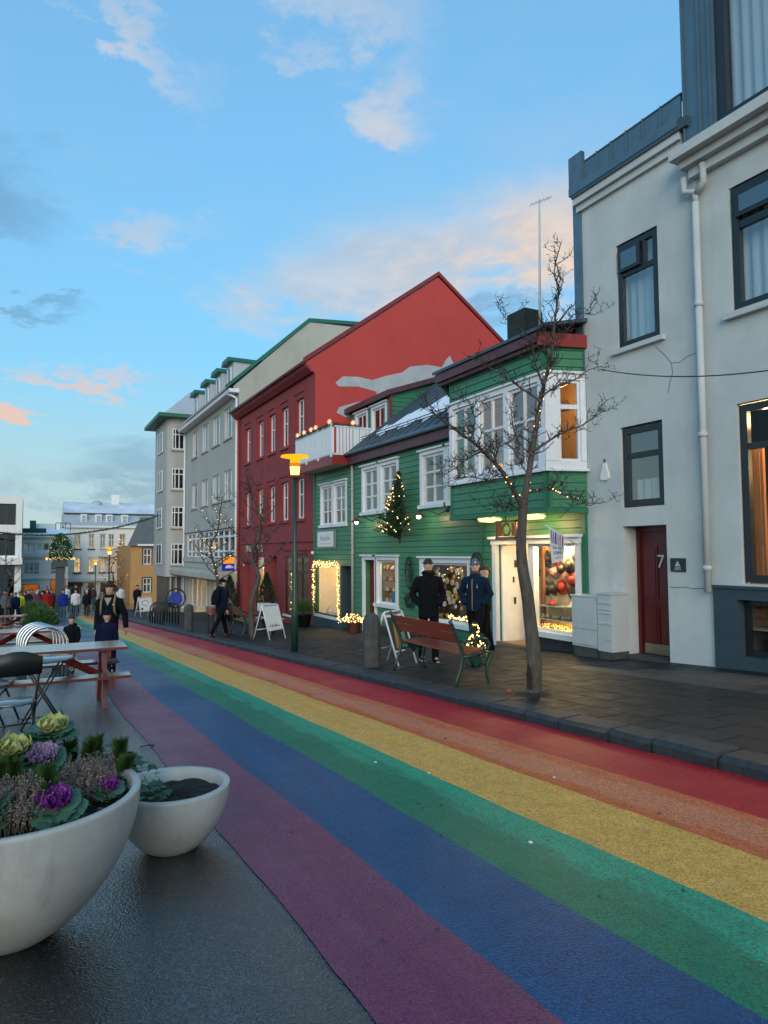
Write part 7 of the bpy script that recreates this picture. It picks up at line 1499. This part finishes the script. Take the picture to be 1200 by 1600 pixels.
    for i, q in enumerate(J):
        m = MB(); an = q[2]; pit = (legs[i][0] - legs[i][1]); fwd = Vector((0, math.cos(pit * .5), math.sin(pit * .5) * .8)); tube(m, [an + Vector((0, -.03, -.02)), an - fwd * .045 + Vector((0, 0, -.05)), an + fwd * .07 + Vector((0, 0, -.045)), an + fwd * .15 + Vector((0, 0, -.055))], [.046, .046, .042, .030], 8)
        remesh(m.build('shoe', shoes or BLK, t, fix=False), vox * .9)
        if shoe_white: m = MB(); tube(m, [an - fwd * .06 + Vector((0, 0, -.078)), an + fwd * .16 + Vector((0, 0, -.078))], [.036, .032], 8); m.build('shoe_sole', WHITE, t)
    for x in (-1, 1): m = MB(); m.ball(T(hp(x * .030, .083, 1.630)), .0075 * s * hs, 6, 5); m.build('eye', mat('eye_dark', (.03, .018, .013), .5), t); m = MB(); tube(m, [hp(x * .048, .078, 1.648), hp(x * .016, .092, 1.650)], [.0045, .006], 5); m.build('eyebrow', MATS['eye_dark'], t)
    m = MB(); m = MB(); tube(m, [hp(-.024, .088, 1.548), hp(0, .096, 1.550), hp(.024, .088, 1.548)], [.004, .006, .004], 5); m.build('mouth', mat('lip', (.26, .09, .075), .5), t)
    if hat is None or hood:
        m = MB(); headstack(m, .012, 1.64, 1.75); tube(m, [hp(0, -.06, 1.66), hp(0, -.070, 1.58)], [.062, .048], 8)
        hr_ = random.Random(int(loc[0] * 100))
        for _ in range(46): a_ = hr_.uniform(0, 6.283); e_2 = hr_.uniform(.15, 1.5); d_ = Vector((math.cos(a_) * math.cos(e_2), math.sin(a_) * math.cos(e_2), math.sin(e_2))); p_ = hp(d_.x * .072, d_.y * .092 - .004, 1.662 + d_.z * .075); tube(m, [p_, p_ + Rl @ (d_ * .014 + Vector((hr_.gauss(0, .008), hr_.gauss(0, .008), .004)))], [.014, .006], 5)
        remesh(m.build('hair', mat('hair_%d' % int(hair[0] * 1000), hair, .6), t, fix=False), vox * .8)
    if hat: m = MB(); headstack(m, .020, 1.645, 1.75); tube(m, [hp(0, -.01, 1.70), hp(0, -.02, 1.775)], [.07, .03], 10); remesh(m.build('hat', hat, t, fix=False), vox * .9)
    if beard: m = MB(); headstack(m, .007, 1.49, 1.56); remesh(m.build('beard', mat('beard_%d' % int(beardc[0] * 100), beardc, .8), t, fix=False), vox * .7)
    if hood: m = MB(); tube(m, [ln(Vector((-.12, -.07, 1.46))), ln(Vector((0, -.14, 1.48))), ln(Vector((.12, -.07, 1.46)))], [.05, .075, .05], 10); remesh(m.build('hood', jacket, t, fix=False), vox)
    if pack:
        m = MB(); stack(m, [(ln(Vector((0, -.22, 1.0))), .13, .09), (ln(Vector((0, -.23, 1.2))), .15, .11), (ln(Vector((0, -.21, 1.40))), .12, .09), (ln(Vector((0, -.19, 1.46))), .06, .05)]); remesh(m.build('backpack', pack, t, fix=False), vox)
        for x in (-1, 1): m = MB(); tube(m, [ln(Vector((x * .10, -.12, 1.44))), ln(Vector((x * .115, .02, 1.49))), ln(Vector((x * .12, .135, 1.38))), ln(Vector((x * .125, .14, 1.20))), ln(Vector((x * .15, .02, 1.08)))], [.02] * 5, 6); m.build('strap', extra or CHAR, t)
    return t, T, ln, hp
def face_to(x, y, tx, ty): return math.atan2(-(tx - x), ty - y)
G1 = lambda x, y: (x, y, gz(y) + .104)
# two men by the bench, one more behind them
t, T, ln, hp = person('man in black coat with hands in pockets standing behind the bench', G1(5.98, 9.85), R(-196), 1.72, BLK, BLK, ((.20, .16), (-.14, .12)), ((-.12, .30, .55), (-.12, .30, .55)), R(-18), hem=.74, hands=False, pocket=True, beard=True, beardc=(.03, .02, .015), bulk=1.08, shoe_white=True, vox=.012)
m = MB(); m.tube([T(ln(Vector((-.09, .03, 1.50)))), T(ln(Vector((0, .085, 1.47)))), T(ln(Vector((.09, .03, 1.50)))), T(ln(Vector((0, -.08, 1.52)))), T(ln(Vector((-.09, .03, 1.50))))], .04, 8); m.build('collar', BLK, t)
t, T, ln, hp = person('bearded man in blue jacket and grey beanie beside the hat shop', G1(6.98, 9.92), R(-236), 1.70, BLUE, BLK, ((.28, .12), (-.16, .10)), ((-.10, .25, .55), (-.10, .25, .55)), R(26), hat=cloth((.10, .14, .17), 'beanie'), beard=True, hands=False, pocket=True, bulk=1.06, vox=.012, hem=.82)
m = MB(); m.tube([T(ln(Vector((0, .150, .84)))), T(ln(Vector((0, .155, 1.0)))), T(ln(Vector((0, .148, 1.15)))), T(ln(Vector((0, .158, 1.28)))), T(ln(Vector((0, .14, 1.40))))], .008, 6); m.build('zip', mat('orange_zip', (.42, .24, .10), .5), t)
for x in (-.10, .10): m = MB(); m.tube([T(ln(Vector((x, .135, 1.16)))), T(ln(Vector((x * .9, .15, 1.32))))], .005, 5); m.build('pocket_zip', CHROME, t)
m = MB(); c = hp(0.0, .115, 1.70); m.ball(T(c), .018, 6, 4, (1, .5, 1)); m.build('hat_badge', WHITE, t)
person('person with dark hair in grey jacket behind the man in blue', G1(7.66, 10.55), R(62), 1.60, CHAR, BLK, ((.1, .1), (-.1, .1)), ((.1, .05, .3), (.1, .05, .3)), 0, vox=.016, hands=False, bulk=.92)
# walker with backpack crossing the kerb
t, T, ln, hp = person('person in dark clothes and red boots striding off the kerb with a backpack', G1(4.78, 19.0), R(-62), 1.66, NAVY, BLK, ((.48, .18), (-.42, .22)), ((.55, .12, .75), (-.25, .12, .5)), R(-10), hat=BLK, shoes=mat('red_boot', (.16, .03, .02), .5), lean=.12, pack=BLK, hood=True, hem=.74, vox=.014)
m = MB(); m.tube([T(ln(Vector((-.14, -.03, 1.47)))), T(ln(Vector((0, -.13, 1.49)))), T(ln(Vector((.14, -.03, 1.47))))], .05 , 8); m.build('scarf', cloth((.07, .065, .06), 'grey'), t)
# man and child by the picnic table, child at the hoops
t, T, ln, hp = person('man in black fleece and earflap hat with pale backpack straps behind the picnic table', (1.30, 13.0, gz(13.0)), R(160), 1.60, BLK, BLK, ((.1, .12), (-.14, .10)), ((-.05, .42, .3), (.02, .14, .12)), R(6), hat=cloth((.045, .03, .022), 'brownfur'), bulk=1.06, pack=BLK, extra=cloth((.25, .18, .11), 'tan'), vox=.013)
for x in (-1, 1): m = MB(); m.tube([T(hp(x * .082, .0, 1.67)), T(hp(x * .105, .0, 1.60)), T(hp(x * .15, .01, 1.565))], [.035, .04, .015], 8, flat=.5); m.build('ear_flap', MATS['cloth_brownfur'], t)
m = MB(); m.add([T(ln(Vector(p))) for p in ((-.07, .115, 1.45), (.07, .115, 1.45), (.0, .147, 1.30))], [(0, 1, 2)]); m.build('collar', cloth((.30, .27, .23), 'cream'), t, fix=False); m = MB(); m.ball(T(ln(Vector((-.10, .143, 1.32)))), .012, 6, 4); m.build('chest_badge', WHITE, t)
t, T, ln, hp = person('child in navy hooded snowsuit with reflective ankle bands in front of the man', (1.20, 12.35, gz(12.35)), R(-10), 1.08, NAVY, BLK, ((.15, .15), (-.2, .15)), ((.1, .2, .3), (.1, .2, .3)), 0, hat=NAVY, bulk=1.32, hem=.52, child=True, vox=.014, hands=False)
for i, x in enumerate((-.085, .085)):
    for z in (.16, .30): m = MB(); m.tube([T((x, (.06, -.09)[i], z)), T((x, (.06, -.09)[i], z + .045))], .070 * 1.08 / 1.75, 10); m.build('reflective_band', WHITE, t)
person('small child in dark coat holding on beside the steel hoops', (.74, 13.75, gz(13.75)), R(150), 1.0, BLK, cloth((.16, .15, .13), 'beige'), ((.1, .1), (-.1, .1)), ((.25, .35, .5), (.1, .2, .2)), R(25), hem=.62, child=True, bulk=1.22, vox=.013, hood=True, hair=(.022, .014, .010))
# the crowd at the foot of the street
COLS = {'blue': (.015, .03, .22), 'white': (.65, .66, .68), 'red': (.30, .015, .02), 'black': (.012, .012, .015), 'magenta': (.16, .02, .09), 'grey': (.10, .11, .12), 'yellow': (.55, .60, .04), 'denim': (.05, .10, .17), 'olive': (.05, .05, .03), 'navy': (.012, .02, .06), 'brown': (.07, .04, .03)}
CM_ = {k: cloth(v, 'crowd_' + k) for k, v in COLS.items()}
crowd = [(1.75, 40.9, 'blue', 'denim', 172, 'person in bright blue jacket walking up the painted street', None), (2.55, 44.0, 'white', 'denim', 175, 'person in white jacket and light jeans walking up the painted street', 'black'), (3.25, 45.5, 'black', 'olive', 170, 'person in black jacket and white cap walking up the painted street', 'white'), (1.0, 42.0, 'red', 'black', 185, 'person in long red coat beside the farthest picnic table', 'red'), (.55, 46.5, 'magenta', 'black', 150, 'person in magenta jacket and white bobble hat', 'white'), (.85, 47.5, 'black', 'black', 200, 'person in black next to the one in magenta', 'black'), (-.35, 44.5, 'yellow', 'black', 160, 'person in high visibility yellow jacket by the glazed building', None), (-.55, 43.5, 'navy', 'navy', 190, 'person in navy coat beside the one in yellow', None), (-1.05, 42.5, 'grey', 'black', 130, 'person in grey coat near the leafless tree', None), (-1.4, 43.4, 'olive', 'black', 220, 'person in olive coat near the leafless tree', None), (4.3, 47.5, 'grey', 'denim', 165, 'person in grey coat walking behind the black jacket', None), (1.45, 50.5, 'brown', 'black', 180, 'person in brown coat farther down the street', None), (2.15, 49.5, 'navy', 'denim', 10, 'person in navy walking away toward the shops', None), (3.0, 52, 'red', 'black', 20, 'person in red coat walking away toward the shops', None), (.1, 49, 'black', 'black', 140, 'person in black near the low white shop', 'grey'), (3.9, 54, 'black', 'grey', 200, 'person in black before the mansard house', None), (5.9, 43.5, 'black', 'black', 190, 'person in black on the pavement by the rounded corner', None), (5.7, 50, 'white', 'black', 175, 'person in white top near the ochre house', None), (-.1, 51, 'navy', 'black', 30, 'person in navy before the low white shop', None), (1.9, 55, 'grey', 'black', 10, 'person in grey walking off before the column tree', None), (-.8, 46.5, 'brown', 'black', 170, 'person in brown jacket among those by the glazed building', 'black'), (-1.2, 48.5, 'blue', 'black', 190, 'person in blue jacket among those by the glazed building', None), (.3, 53.5, 'grey', 'denim', 160, 'person in grey jacket before the lit shop display', 'red'), (.75, 55, 'olive', 'black', 200, 'person in olive jacket before the lit shop display', None), (1.3, 57, 'black', 'black', 170, 'person in black before the corner of the low white shop', 'magenta'), (2.7, 57.5, 'white', 'denim', 185, 'person in white jacket before the mansard house shop', None), (3.4, 59, 'navy', 'black', 200, 'person in navy before the mansard house shop', 'grey'), (4.6, 58, 'brown', 'denim', 150, 'person in brown near the twiggy lit tree', None), (2.3, 61, 'red', 'black', 180, 'person in red jacket at the shop corner', None), (4.9, 53, 'olive', 'grey', 170, 'person in olive jacket near the twiggy lit tree', 'black')]
rc = random.Random(3)
for (x, y, j, tr2, f, lab, ht) in crowd:
    a = rc.uniform(.1, .35); person(lab, (x, y, gz(y) + (.1 if x > 4.72 else 0)), R(f), rc.uniform(1.62, 1.80), CM_[j], CM_[tr2], ((a, .15), (-a, .2)), ((-a, .12, .3), (a, .12, .3)), 0, hat=CM_[ht] if ht else None, hem=.55 if 'long' in lab else .78, vox=.026, hands=False, bulk=1.1)
